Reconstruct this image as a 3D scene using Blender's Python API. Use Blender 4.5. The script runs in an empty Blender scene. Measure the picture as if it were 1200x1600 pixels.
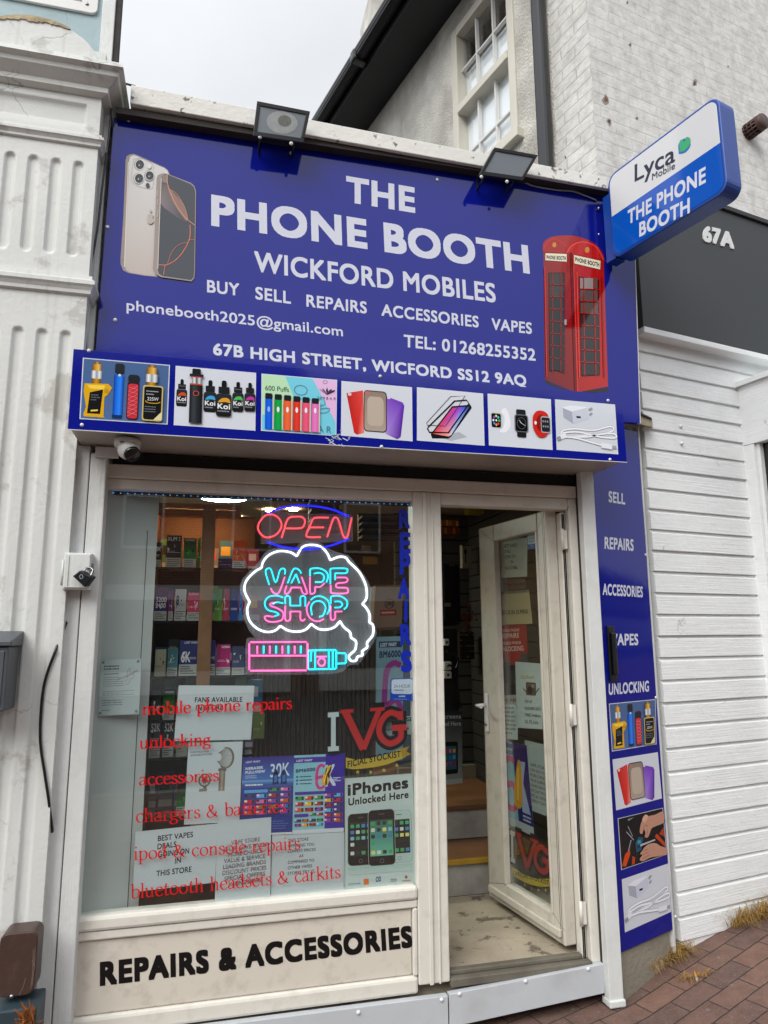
import bpy, math, random
from mathutils import Vector as V, Matrix
random.seed(7)
SC = bpy.context.scene
COL = SC.collection
R_ = math.radians
# ------------------------------------------------------------------ camera
EYE = V((0, -3, 1.563)); FOC = 1090.3
def unit(v): v = V(v); v.normalize(); return v
AX = unit((4500, 165, FOC)); AZ = unit((-35, -6250, FOC)); AY = AZ.cross(AX)
def ray(px, py):
    d = V((px - 600, py - 800, FOC)); return V((AX.dot(d), AY.dot(d), AZ.dot(d)))
cd = bpy.data.cameras.new('camera'); cam = bpy.data.objects.new('camera', cd); COL.objects.link(cam)
cd.sensor_fit = 'HORIZONTAL'; cd.sensor_width = 36; cd.lens = FOC / 1200 * 36; cd.clip_start = .05; cd.clip_end = 500
cr, cu, cb = V((AX[0], AY[0], AZ[0])), -V((AX[1], AY[1], AZ[1])), -V((AX[2], AY[2], AZ[2]))
cam.matrix_world = Matrix(((cr[0], cu[0], cb[0], EYE[0]), (cr[1], cu[1], cb[1], EYE[1]), (cr[2], cu[2], cb[2], EYE[2]), (0, 0, 0, 1)))
SC.camera = cam
# ------------------------------------------------------------------ sky and sun (overcast)
SUN_EL, SUN_AZ = 42, 222          # degrees; azimuth clockwise from +y
w = bpy.data.worlds.new('World'); SC.world = w; w.use_nodes = True
nt = w.node_tree; bg = nt.nodes['Background']
sky = nt.nodes.new('ShaderNodeTexSky'); sky.sky_type = 'NISHITA'; sky.sun_disc = False
sky.sun_elevation = R_(SUN_EL); sky.sun_rotation = R_(SUN_AZ); sky.dust_density = 4
mx = nt.nodes.new('ShaderNodeMix'); mx.data_type = 'RGBA'; mx.inputs['Factor'].default_value = .86
nt.links.new(sky.outputs[0], mx.inputs['A'])
tc = nt.nodes.new('ShaderNodeTexCoord'); nz = nt.nodes.new('ShaderNodeTexNoise'); nz.inputs['Scale'].default_value = 1.6; nz.inputs['Detail'].default_value = 5
nt.links.new(tc.outputs['Generated'], nz.inputs['Vector'])
rp = nt.nodes.new('ShaderNodeValToRGB'); rp.color_ramp.elements[0].position = .3; rp.color_ramp.elements[1].position = .75
rp.color_ramp.elements[0].color = (8.0, 8.35, 8.8, 1); rp.color_ramp.elements[1].color = (10.2, 10.3, 10.5, 1)
nt.links.new(nz.outputs['Fac'], rp.inputs['Fac']); nt.links.new(rp.outputs[0], mx.inputs['B'])
dt = nt.nodes.new('ShaderNodeVectorMath'); dt.operation = 'DOT_PRODUCT'; nt.links.new(tc.outputs['Generated'], dt.inputs[0])   # cloud is brighter towards the hidden sun
dt.inputs[1].default_value = (math.sin(R_(SUN_AZ)) * math.cos(R_(SUN_EL)), math.cos(R_(SUN_AZ)) * math.cos(R_(SUN_EL)), math.sin(R_(SUN_EL)))
mr = nt.nodes.new('ShaderNodeMapRange'); mr.inputs['From Min'].default_value = .0; mr.inputs['From Max'].default_value = .9; mr.inputs['To Min'].default_value = .72; mr.inputs['To Max'].default_value = 1.55; nt.links.new(dt.outputs['Value'], mr.inputs['Value'])
sc2 = nt.nodes.new('ShaderNodeVectorMath'); sc2.operation = 'SCALE'; nt.links.new(mx.outputs['Result'], sc2.inputs[0]); nt.links.new(mr.outputs[0], sc2.inputs['Scale'])
nt.links.new(sc2.outputs[0], bg.inputs['Color']); bg.inputs['Strength'].default_value = .1
sl = bpy.data.lights.new('sun', 'SUN'); sl.energy = 1.5; sl.angle = R_(36); sl.color = (1, .975, .94)
so = bpy.data.objects.new('sun', sl); COL.objects.link(so)
sd = V((math.sin(R_(SUN_AZ)) * math.cos(R_(SUN_EL)), math.cos(R_(SUN_AZ)) * math.cos(R_(SUN_EL)), math.sin(R_(SUN_EL))))
so.rotation_euler = sd.to_track_quat('Z', 'Y').to_euler()
SC.view_settings.view_transform = 'Standard'; SC.view_settings.look = 'None'
SC.view_settings.exposure = 0.5; SC.view_settings.gamma = 1
SC.cycles.max_bounces = 8; SC.cycles.transparent_max_bounces = 16; SC.cycles.use_denoising = True
# ------------------------------------------------------------------ colour and materials
def lin(c): return c / 12.92 if c <= .04045 else ((c + .055) / 1.055) ** 2.4
def C(h):
    if not isinstance(h, str): return tuple(h[:3])
    h = h.lstrip('#'); return tuple(lin(int(h[i:i + 2], 16) / 255) for i in (0, 2, 4))
_mats = {}
def mat(name, col='#888888', rough=.6, var=.0, vs=6, bump=0, bs=60, dirt=None, da=.5, ds=3, spec=.5, metal=0, crack=0, streak=0, coat=0, bd=.01, cz=1, ck=.45, dt=None, grain=None):
    """painted or worn surface: base colour, soft variation, dirt patches, cracks and a fine bump"""
    if name in _mats: return _mats[name]
    m = bpy.data.materials.new(name); m.use_nodes = True; t = m.node_tree; L = t.links.new
    b = t.nodes['Principled BSDF']; _mats[name] = m
    c = C(col); b.inputs['Base Color'].default_value = (*c, 1); b.inputs['Roughness'].default_value = rough
    b.inputs['Specular IOR Level'].default_value = spec; b.inputs['Metallic'].default_value = metal; b.inputs['Coat Weight'].default_value = coat
    if not (var or bump or dirt or crack or streak or grain): return m
    co = t.nodes.new('ShaderNodeTexCoord').outputs['Object']
    def noise(scale, det=5, vec=co):
        n = t.nodes.new('ShaderNodeTexNoise'); n.inputs['Scale'].default_value = scale; n.inputs['Detail'].default_value = det; n.inputs['Roughness'].default_value = .6
        L(vec, n.inputs['Vector']); return n.outputs['Fac']
    def ramp(f, a, z, ca=(0, 0, 0, 1), cz=(1, 1, 1, 1)):
        r = t.nodes.new('ShaderNodeValToRGB'); e = r.color_ramp.elements; e[0].position, e[1].position = a, z; e[0].color, e[1].color = ca, cz; L(f, r.inputs['Fac']); return r.outputs[0]
    def mix(f, a, bb, mode='MIX'):
        x = t.nodes.new('ShaderNodeMix'); x.data_type = 'RGBA'; x.blend_type = mode
        if isinstance(f, float): x.inputs['Factor'].default_value = f
        else: L(f, x.inputs['Factor'])
        for s, q in (('A', a), ('B', bb)):
            if isinstance(q, tuple): x.inputs[s].default_value = (*q[:3], 1)
            else: L(q, x.inputs[s])
        return x.outputs['Result']
    out = c
    if var:
        k = 1 - var; out = mix(ramp(noise(vs), .3, .7), tuple(x * k for x in c), tuple(min(1, x * (1 + var * .5)) for x in c))
    if dirt:
        out = mix(ramp(noise(ds, 8), dt or .62 - da * .3, dt + .05 if dt else .80, (0, 0, 0, 1), (da, da, da, 1)), out, C(dirt))
    if streak:
        mp = t.nodes.new('ShaderNodeMapping'); mp.inputs['Scale'].default_value = (28, 28, 1.2); L(co, mp.inputs[0])
        out = mix(ramp(noise(1, 4, mp.outputs[0]), .55, .85, (0, 0, 0, 1), (streak, streak, streak, 1)), out, C('#5d5648'))
    h = None
    if crack:
        mp = t.nodes.new('ShaderNodeMapping'); L(co, mp.inputs[0]); mp.inputs['Scale'].default_value = (1, 1, cz)
        ad = t.nodes.new('ShaderNodeMixRGB'); ad.blend_type = 'ADD'; ad.inputs[0].default_value = .25
        n = t.nodes.new('ShaderNodeTexNoise'); n.inputs['Scale'].default_value = 5; n.inputs['Detail'].default_value = 6; L(co, n.inputs['Vector'])
        L(mp.outputs[0], ad.inputs[1]); L(n.outputs['Color'], ad.inputs[2])
        vo = t.nodes.new('ShaderNodeTexVoronoi'); vo.feature = 'DISTANCE_TO_EDGE'; vo.inputs['Scale'].default_value = crack; L(ad.outputs[0], vo.inputs['Vector'])
        ln = ramp(vo.outputs['Distance'], .001, .006, (1, 1, 1, 1), (0, 0, 0, 1))
        mk = mix(1.0, ln, ramp(noise(2.2, 3), .52, .62), 'MULTIPLY')
        out = mix(mk, out, tuple(x * ck for x in c))
    gr = None
    if grain:
        mp = t.nodes.new('ShaderNodeMapping'); mp.inputs['Scale'].default_value = grain; L(co, mp.inputs[0]); gr = noise(1, 6, mp.outputs[0])
        out = mix(ramp(gr, .58, .78, (0, 0, 0, 1), (.16, .16, .16, 1)), out, tuple(x * .55 for x in c))
    if not isinstance(out, tuple): L(out, b.inputs['Base Color'])
    if bump:
        bn = t.nodes.new('ShaderNodeBump'); bn.inputs['Strength'].default_value = bump; bn.inputs['Distance'].default_value = bd
        hgt = noise(bs, 6)
        if gr is not None:
            aa = t.nodes.new('ShaderNodeMath'); aa.operation = 'ADD'; L(hgt, aa.inputs[0]); L(gr, aa.inputs[1]); hgt = aa.outputs[0]
        L(hgt, bn.inputs['Height']); L(bn.outputs[0], b.inputs['Normal'])
    return m
def print_mat(name, rough, spec=.5, bump=0):
    m = bpy.data.materials.new(name); m.use_nodes = True; t = m.node_tree; b = t.nodes['Principled BSDF']; _mats[name] = m
    a = t.nodes.new('ShaderNodeAttribute'); a.attribute_name = 'Col'; t.links.new(a.outputs['Color'], b.inputs['Base Color'])
    b.inputs['Roughness'].default_value = rough; b.inputs['Specular IOR Level'].default_value = spec
    if bump:
        n = t.nodes.new('ShaderNodeTexNoise'); n.inputs['Scale'].default_value = 2.5; n.inputs['Detail'].default_value = 2
        bn = t.nodes.new('ShaderNodeBump'); bn.inputs['Strength'].default_value = bump; bn.inputs['Distance'].default_value = .02
        t.links.new(t.nodes.new('ShaderNodeTexCoord').outputs['Object'], n.inputs['Vector']); t.links.new(n.outputs['Fac'], bn.inputs['Height']); t.links.new(bn.outputs[0], b.inputs['Normal'])
    return m
GLOSSY = print_mat('gloss_print', .07, .42, .04)
PAPER = print_mat('paper_print', .55, .3)
VINYL = print_mat('vinyl_print', .35, .4)
def emit(name, col, s):
    m = bpy.data.materials.new(name); m.use_nodes = True; t = m.node_tree; b = t.nodes['Principled BSDF']; c = C(col)
    b.inputs['Base Color'].default_value = (*c, 1); b.inputs['Emission Color'].default_value = (*c, 1); b.inputs['Emission Strength'].default_value = s; _mats[name] = m; return m
def glass_mat(name, tint=(.86, .93, .91), boost=1.0, rough=0.0):
    m = bpy.data.materials.new(name); m.use_nodes = True; t = m.node_tree; L = t.links.new; t.nodes.clear(); _mats[name] = m
    o = t.nodes.new('ShaderNodeOutputMaterial'); tr = t.nodes.new('ShaderNodeBsdfTransparent'); tr.inputs[0].default_value = (*tint, 1)
    gl = t.nodes.new('ShaderNodeBsdfGlossy'); gl.inputs['Roughness'].default_value = rough; gl.inputs[0].default_value = (1, 1, 1, 1)
    lw = t.nodes.new('ShaderNodeLayerWeight'); lw.inputs[0].default_value = .5
    pw = t.nodes.new('ShaderNodeMath'); pw.operation = 'POWER'; pw.inputs[1].default_value = 4; L(lw.outputs['Facing'], pw.inputs[0])
    ma = t.nodes.new('ShaderNodeMath'); ma.operation = 'MULTIPLY_ADD'; ma.inputs[1].default_value = .9; ma.inputs[2].default_value = .042 * boost; ma.use_clamp = True; L(pw.outputs[0], ma.inputs[0])
    ms = t.nodes.new('ShaderNodeMixShader'); L(ma.outputs[0], ms.inputs[0]); L(tr.outputs[0], ms.inputs[1]); L(gl.outputs[0], ms.inputs[2]); L(ms.outputs[0], o.inputs[0])
    return m
GLASS = glass_mat('window_glass', (.95, .975, .97), 1.5); HOUSE_GLASS = glass_mat('house_glass', (.97, .98, .98), 1.0); CLEAR = glass_mat('acrylic', (.84, .86, .88), 1.0, .05)
_t = CLEAR.node_tree; _d = _t.nodes.new('ShaderNodeBsdfDiffuse'); _d.inputs[0].default_value = (.8, .82, .85, 1); _x = _t.nodes.new('ShaderNodeMixShader'); _x.inputs[0].default_value = .11   # faintly frosted
_o = next(n for n in _t.nodes if n.type == 'OUTPUT_MATERIAL'); _s = _o.inputs[0].links[0].from_socket; _t.links.new(_s, _x.inputs[1]); _t.links.new(_d.outputs[0], _x.inputs[2]); _t.links.new(_x.outputs[0], _o.inputs[0])
def grid_mat(name, kind, u, col1, col2, mortar, bw, rh, ms, rough, bump, noise_b, angle_vec=None, off=.5):
    """brick or paver pattern laid in the plane of u and z (or of u and its ground normal)"""
    m = bpy.data.materials.new(name); m.use_nodes = True; t = m.node_tree; L = t.links.new; b = t.nodes['Principled BSDF']; _mats[name] = m
    co = t.nodes.new('ShaderNodeTexCoord').outputs['Object']
    def dot(v):
        d = t.nodes.new('ShaderNodeVectorMath'); d.operation = 'DOT_PRODUCT'; L(co, d.inputs[0]); d.inputs[1].default_value = v; return d.outputs['Value']
    cb_ = t.nodes.new('ShaderNodeCombineXYZ'); L(dot(u), cb_.inputs[0]); L(dot(angle_vec or (0, 0, 1)), cb_.inputs[1])
    n0 = t.nodes.new('ShaderNodeTexNoise'); n0.inputs['Scale'].default_value = 9; L(co, n0.inputs['Vector'])
    ad = t.nodes.new('ShaderNodeMixRGB'); ad.blend_type = 'ADD'; ad.inputs[0].default_value = .008; L(cb_.outputs[0], ad.inputs[1]); L(n0.outputs['Color'], ad.inputs[2])
    br = t.nodes.new('ShaderNodeTexBrick'); L(ad.outputs[0], br.inputs['Vector']); br.inputs['Scale'].default_value = 1; br.inputs['Brick Width'].default_value = bw; br.inputs['Row Height'].default_value = rh
    br.inputs['Mortar Size'].default_value = ms; br.inputs['Mortar Smooth'].default_value = .35; br.offset = off
    br.inputs['Color1'].default_value = (*C(col1), 1); br.inputs['Color2'].default_value = (*C(col2), 1); br.inputs['Mortar'].default_value = (*C(mortar), 1)
    n1 = t.nodes.new('ShaderNodeTexNoise'); n1.inputs['Scale'].default_value = 14; n1.inputs['Detail'].default_value = 8; n1.inputs['Roughness'].default_value = .7; L(co, n1.inputs['Vector'])
    mm = t.nodes.new('ShaderNodeMix'); mm.data_type = 'RGBA'; mm.blend_type = 'MULTIPLY'; mm.inputs['Factor'].default_value = 1
    rr = t.nodes.new('ShaderNodeValToRGB'); rr.color_ramp.elements[0].position = .25; rr.color_ramp.elements[0].color = (.62, .6, .57, 1) if noise_b > .3 else (.8, .79, .76, 1); rr.color_ramp.elements[1].position = .6
    L(n1.outputs['Fac'], rr.inputs[0]); L(br.outputs['Color'], mm.inputs['A']); L(rr.outputs[0], mm.inputs['B']); L(mm.outputs['Result'], b.inputs['Base Color'])
    if kind == 'paver':                                       # chewing gum spots and dark stains trodden into the bricks
        vo = t.nodes.new('ShaderNodeTexVoronoi'); vo.inputs['Scale'].default_value = 9; L(co, vo.inputs['Vector'])
        def blend(fac, colr):
            x = t.nodes.new('ShaderNodeMix'); x.data_type = 'RGBA'; L(fac, x.inputs['Factor']); L(b.inputs['Base Color'].links[0].from_socket, x.inputs['A']); x.inputs['B'].default_value = (*C(colr), 1); L(x.outputs['Result'], b.inputs['Base Color'])
        def rmp(sock, p, q, v0, v1):
            r = t.nodes.new('ShaderNodeValToRGB'); e = r.color_ramp.elements; e[0].position, e[1].position = p, q; e[0].color, e[1].color = (v0, v0, v0, 1), (v1, v1, v1, 1); L(sock, r.inputs[0]); return r.outputs[0]
        n2 = t.nodes.new('ShaderNodeTexNoise'); n2.inputs['Scale'].default_value = 2.4; n2.inputs['Detail'].default_value = 6; L(co, n2.inputs['Vector'])
        n3 = t.nodes.new('ShaderNodeTexNoise'); n3.inputs['Scale'].default_value = 160; n3.inputs['Detail'].default_value = 2; L(co, n3.inputs['Vector'])
        blend(rmp(n2.outputs['Fac'], .5, .72, 0, .55), '#3a302b'); blend(rmp(n3.outputs['Fac'], .62, .72, 0, .45), '#9a8c80'); blend(rmp(vo.outputs['Distance'], .06, .09, .35, 0), '#8d847c')
    b.inputs['Roughness'].default_value = rough
    hh = t.nodes.new('ShaderNodeMath'); hh.operation = 'MULTIPLY_ADD'; L(n1.outputs['Fac'], hh.inputs[0]); hh.inputs[1].default_value = noise_b
    iv = t.nodes.new('ShaderNodeMath'); iv.operation = 'SUBTRACT'; iv.inputs[0].default_value = 1; L(br.outputs['Fac'], iv.inputs[1]); L(iv.outputs[0], hh.inputs[2])
    bp = t.nodes.new('ShaderNodeBump'); bp.inputs['Strength'].default_value = bump; bp.inputs['Distance'].default_value = .012; L(hh.outputs[0], bp.inputs['Height']); L(bp.outputs[0], b.inputs['Normal'])
    return m
# ------------------------------------------------------------------ objects, things, tags
def tag(o, label=None, cat=None, group=None, kind=None):
    for k, v in (('label', label), ('category', cat), ('group', group), ('kind', kind)):
        if v: o[k] = v
    return o
def wloc(o):
    p = V((0, 0, 0))
    while o is not None: p += o.location; o = o.parent
    return p
def thing(name, label, cat, loc=(0, 0, 0), group=None):
    o = bpy.data.objects.new(name, None); COL.objects.link(o); o.location = loc; o.empty_display_size = .1
    return tag(o, label, cat, group)
class MB:
    """collects shapes given in world coordinates; build() links them as ONE mesh object"""
    def __init__(s): s.v, s.f, s.m, s.sm, s.mats = [], [], [], [], []
    def mi(s, m):
        if m is None: return 0
        if m not in s.mats: s.mats.append(m)
        return s.mats.index(m)
    def face(s, pts, m=None, sm=False):
        n = len(s.v); s.v += [V(p) for p in pts]; s.f.append(list(range(n, n + len(pts)))); s.m.append(s.mi(m)); s.sm.append(sm); return s
    def hexa(s, a, b, m=None):
        """two opposite quads a and b, corner for corner"""
        n = len(s.v); s.v += [V(p) for p in a] + [V(p) for p in b]; k = len(a); i = s.mi(m)
        fs = [[n + j for j in range(k)][::-1], [n + k + j for j in range(k)]] + [[n + j, n + (j + 1) % k, n + k + (j + 1) % k, n + k + j] for j in range(k)]
        s.f += fs; s.m += [i] * len(fs); s.sm += [False] * len(fs); return s
    def box(s, lo, hi, m=None):
        (x0, y0, z0), (x1, y1, z1) = lo, hi
        return s.hexa([(x0, y0, z0), (x1, y0, z0), (x1, y1, z0), (x0, y1, z0)], [(x0, y0, z1), (x1, y0, z1), (x1, y1, z1), (x0, y1, z1)], m)
    def pbox(s, pl, u0, u1, v0, v1, d0, d1, m=None):
        q = lambda d: [pl.w(u0, v0, d), pl.w(u1, v0, d), pl.w(u1, v1, d), pl.w(u0, v1, d)]
        return s.hexa(q(d0), q(d1), m)
    def prism(s, pl, uv, d0, d1, m=None): return s.hexa([pl.w(u, v, d0) for u, v in uv], [pl.w(u, v, d1) for u, v in uv], m)
    def tube(s, path, r, seg=8, m=None, caps=True):
        path = [V(p) for p in path]; n0 = len(s.v); i = s.mi(m); up = None; N = len(path)
        rs = r if isinstance(r, (list, tuple)) else [r] * N
        for k, p in enumerate(path):
            t = (path[min(k + 1, N - 1)] - path[max(k - 1, 0)]); t = unit(t) if t.length > 1e-9 else V((0, 0, 1))
            if up is None: up = unit(t.orthogonal())
            else:
                up = up - t * up.dot(t); up = unit(up) if up.length > 1e-6 else unit(t.orthogonal())
            b = t.cross(up)
            for j in range(seg):
                a = 2 * math.pi * j / seg; s.v.append(p + (up * math.cos(a) + b * math.sin(a)) * rs[k])
        for k in range(N - 1):
            for j in range(seg):
                a, b = n0 + k * seg + j, n0 + k * seg + (j + 1) % seg
                s.f.append([a, b, b + seg, a + seg]); s.m.append(i); s.sm.append(True)
        if caps:
            s.f.append([n0 + j for j in range(seg)][::-1]); s.f.append([n0 + (N - 1) * seg + j for j in range(seg)]); s.m += [i, i]; s.sm += [False, False]
        return s
    def lathe(s, o, axis, prof, seg=20, m=None):
        """prof: (radius, distance along axis)"""
        axis = unit(axis); a0 = unit(axis.orthogonal()); a1 = axis.cross(a0); n0 = len(s.v); i = s.mi(m); o = V(o)
        for r, d in prof:
            for j in range(seg):
                a = 2 * math.pi * j / seg; s.v.append(o + axis * d + (a0 * math.cos(a) + a1 * math.sin(a)) * r)
        for k in range(len(prof) - 1):
            for j in range(seg):
                a, b = n0 + k * seg + j, n0 + k * seg + (j + 1) % seg
                s.f.append([a, b, b + seg, a + seg]); s.m.append(i); s.sm.append(True)
        return s
    def build(s, name, m=None, parent=None, bevel=0, seg=2):
        me = bpy.data.meshes.new(name); off = wloc(parent) if parent else V((0, 0, 0))
        me.from_pydata([tuple(p - off) for p in s.v], [], s.f)
        for q in ([m] if m else s.mats): me.materials.append(q)
        for p, i, k in zip(me.polygons, s.m, s.sm): p.material_index = 0 if m else i; p.use_smooth = k
        import bmesh
        bm = bmesh.new(); bm.from_mesh(me); bmesh.ops.recalc_face_normals(bm, faces=bm.faces[:]); bm.to_mesh(me); bm.free()
        o = bpy.data.objects.new(name, me); COL.objects.link(o); o.parent = parent
        if bevel:
            b = o.modifiers.new('bevel', 'BEVEL'); b.width = bevel; b.segments = seg; b.limit_method = 'ANGLE'; b.angle_limit = R_(40)
        return o
class Plane:
    """upright surface through o, running along dirxy; n looks at the viewer"""
    def __init__(s, o, dirxy=(1, 0)):
        s.o = V(o); s.u = unit((*dirxy, 0)); s.v = V((0, 0, 1)); s.n = V((s.u[1], -s.u[0], 0))
    def w(s, u, v, d=0): return s.o + s.u * u + s.v * v + s.n * d
    def hit(s, px, py, d=0):
        r = ray(px, py); o = s.o + s.n * d; return EYE + r * ((o - EYE).dot(s.n) / r.dot(s.n))
    def uv(s, px, py, d=0): q = s.hit(px, py, d) - s.o; return (q.dot(s.u), q.dot(s.v))
def at_y(y): return Plane((0, y, 0))
def ground(px, py, z=0):
    r = ray(px, py); return EYE + r * ((z - EYE[2]) / r[2])
# ------------------------------------------------------------------ flat printed graphics
def PX(pl, ox=0, oy=0, s=1, d=0): return lambda p: V(pl.uv(ox + p[0] * s, oy + p[1] * s, d))
def QD(pl, tl, tr, br, bl, d=0):
    q = [V(pl.uv(*p, d)) for p in (tl, tr, br, bl)]
    return lambda p: (q[0] * (1 - p[0]) + q[1] * p[0]) * (1 - p[1]) + (q[3] * (1 - p[0]) + q[2] * p[0]) * p[1]
def UV(): return lambda p: V(p)
def smooth(pts, n=6, closed=False):
    """Catmull-Rom through points; a point with a third value marks a cusp"""
    if closed: pts = list(pts) + [pts[0]]
    segs, cur = [], []
    for p in pts:
        cur.append(V(p[:2]))
        if len(p) > 2 and len(cur) > 1: segs.append(cur); cur = [V(p[:2])]
    if len(cur) > 1: segs.append(cur)
    out = []
    for g in segs:
        for i in range(len(g) - 1):
            p1, p2 = g[i], g[i + 1]
            p0 = g[i - 1] if i else (g[-2] if closed and len(segs) == 1 else p1 * 2 - p2); p3 = g[i + 2] if i + 2 < len(g) else (g[1] if closed and len(segs) == 1 else p2 * 2 - p1)
            for k in range(n):
                t = k / n; out.append(.5 * ((2 * p1) + (p2 - p0) * t + (2 * p0 - 5 * p1 + 4 * p2 - p3) * t * t + (3 * p1 - p0 - 3 * p2 + p3) * t ** 3))
        out.append(g[-1])
    return [(p[0], p[1]) for p in out]
def ell(cx, cy, rx, ry, n=24, a0=0, a1=360): return [(cx + rx * math.cos(R_(a0 + (a1 - a0) * k / n)), cy + ry * math.sin(R_(a0 + (a1 - a0) * k / n))) for k in range(n if a1 - a0 == 360 else n + 1)]
def rrect(x0, y0, x1, y1, r, ry=None, n=4):
    ry = ry or r; o = []
    for cx, cy, a in ((x1 - r, y1 - ry, 0), (x0 + r, y1 - ry, 90), (x0 + r, y0 + ry, 180), (x1 - r, y0 + ry, 270)):
        o += [(cx + r * math.cos(R_(a + 90 * k / n)), cy + ry * math.sin(R_(a + 90 * k / n))) for k in range(n + 1)]
    return o
_txt = {}
def text_mesh(s, off=0, space=1.0):
    """letters as flat triangles in font units, one entry per letter"""
    k = (s, off, space)
    if k in _txt: return _txt[k]
    cu_ = bpy.data.curves.new('t', 'FONT'); cu_.offset = off; cu_.resolution_u = 5
    cu_.offset = 0; o = bpy.data.objects.new('t', cu_); COL.objects.link(o)
    def ev(body):
        cu_.body = body; bpy.context.view_layer.update(); dg = bpy.context.evaluated_depsgraph_get(); e = o.evaluated_get(dg); me = e.to_mesh()
        vs = [(v.co[0], v.co[1]) for v in me.vertices]; fs = [list(p.vertices) for p in me.polygons]; e.to_mesh_clear(); return vs, fs
    adv = {}
    def width(c):
        if c not in adv:
            a = ev('H' + c + 'H')[0]; b = ev('HH')[0]; adv[c] = (max(v[0] for v in a) - max(v[0] for v in b)) if a else .3
        return adv[c]
    out, x, kk = [], 0, 0
    for c in s:
        wd = width(c)
        if c != ' ':
            g = _txt.get(('g', c))
            if g is None: g = ev(c); _txt[('g', c)] = g
            out.append(([(a + x, b) for a, b in g[0]], g[1]))
        x += wd * space + off * 1.3
    COL.objects.unlink(o); bpy.data.objects.remove(o); bpy.data.curves.remove(cu_)
    x0 = min((v[0] for g in out for v in g[0]), default=0); x1 = max((v[0] for g in out for v in g[0]), default=1)
    r = ([([((a - x0) / (x1 - x0), b / .685) for a, b in vs], fs) for vs, fs in out], (x1 - x0) / .685, x1 - x0)
    _txt[k] = r; return r
_adv = {}
class Print:
    """flat coloured shapes on a plane, each layer a fraction of a millimetre above the last; ONE mesh"""
    def __init__(s, pl, f, d=0, eps=.00018): s.pl, s.fm, s.d, s.eps, s.v, s.f, s.c, s.L = pl, f, d, eps, [], [], [], 0
    def add(s, uvs, cols, faces, lift=0):
        n = len(s.v); s.L += 1; d = s.d + s.L * s.eps + lift
        s.v += [s.pl.w(p[0], p[1], d) for p in uvs]
        for fc in faces: s.f.append([n + i for i in fc]); s.c.append([cols[i] for i in fc])
    def poly(s, pts, col):
        uvs = [s.fm(p) for p in pts]; cols = [C(c) for c in col] if isinstance(col, list) else [C(col)] * len(pts); s.add(uvs, cols, [list(range(len(pts)))]); return s
    def rect(s, x0, y0, x1, y1, col, col2=None):
        return s.poly([(x0, y0), (x1, y0), (x1, y1), (x0, y1)], col if col2 is None else [col, col, col2, col2])
    def hgrad(s, x0, y0, x1, y1, cs):
        k = len(cs) - 1
        for i in range(k):
            a, b = x0 + (x1 - x0) * i / k, x0 + (x1 - x0) * (i + 1) / k; s.L -= 1 if i else 0
            s.poly([(a, y0), (b, y0), (b, y1), (a, y1)], [cs[i], cs[i + 1], cs[i + 1], cs[i]])
        return s
    def vgrad(s, pts, c0, c1):
        y0, y1 = min(p[1] for p in pts), max(p[1] for p in pts); a, b = V(C(c0)), V(C(c1))
        return s.poly(pts, [tuple(a + (b - a) * ((p[1] - y0) / (y1 - y0))) for p in pts])
    def ell(s, cx, cy, rx, ry, col, n=24): return s.poly(ell(cx, cy, rx, ry, n), col)
    def rr(s, x0, y0, x1, y1, r, col, ry=None, c2=None):
        return s.poly(rrect(x0, y0, x1, y1, r, ry), col) if c2 is None else s.vgrad(rrect(x0, y0, x1, y1, r, ry), col, c2)
    def line(s, pts, wd, col, closed=False, nib=None):
        """wd in mapped source units (x scale)"""
        if closed: pts = list(pts) + [pts[0]]
        q = [s.fm(p) for p in pts]; e = (s.fm((pts[0][0] + 1, pts[0][1])) - q[0]).length if not isinstance(wd, tuple) else 1
        wd = wd[0] if isinstance(wd, tuple) else wd * e
        uvs, fs = [], []
        for k, p in enumerate(q):
            t = q[min(k + 1, len(q) - 1)] - q[max(k - 1, 0)]
            if closed and k in (0, len(q) - 1): t = q[1] - q[-2]
            t = t.normalized() if t.length > 1e-9 else V((1, 0)); nn = V((-t[1], t[0]))
            h = wd / 2
            if nib: h *= nib[0] + (1 - nib[0]) * abs(math.sin(math.atan2(t[1], t[0]) - nib[1]))
            uvs += [p + nn * h, p - nn * h]
            if k: fs.append([2 * k - 2, 2 * k - 1, 2 * k + 1, 2 * k])
        s.add(uvs, [C(col)] * len(uvs), fs); return s
    def text(s, t, a, b, h, col, bold=0., space=1.0, cond=None, slant=0, lift=0, curve=0):
        """capital height h; runs from a to b (mapped units); b None: natural width from a"""
        bold = max(bold, 0); gl, wid, fw = text_mesh(t, bold, space)
        A = s.fm(a); up = s.fm((a[0], a[1] - h)) - A
        if b is None:
            r = s.fm((a[0] + 1, a[1])) - A; r = r.normalized(); B = A + r * wid * up.length * (cond or 1)
        else: B = s.fm(b)
        X = B - A
        for vs, fs in gl:
            for j, (sx, sy) in enumerate(((0, 0),) if bold < .003 else ((-1, -1), (1, -1), (1, 1), (-1, 1)) if bold < .04 else [(i, k) for i in (-1, 0, 1) for k in (-1, 0, 1)]):   # weight: four copies set a hair apart
                bx_, by_ = sx * bold / fw, sy * bold / .685; kx, ky = 1 / (1 + 2 * bold / fw), 1 / (1 + 2 * bold / .685)
                s.add([A + X * ((p[0] + bx_ + bold / fw) * kx) + up * ((p[1] + by_ + bold / .685) * ky + curve * (p[0] - .5) ** 2) + X.normalized() * (up.length * slant * p[1]) for p in vs], [C(col)] * len(vs), fs, lift + j * .00002)
                s.L -= 1
        s.L += 1; return s
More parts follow.
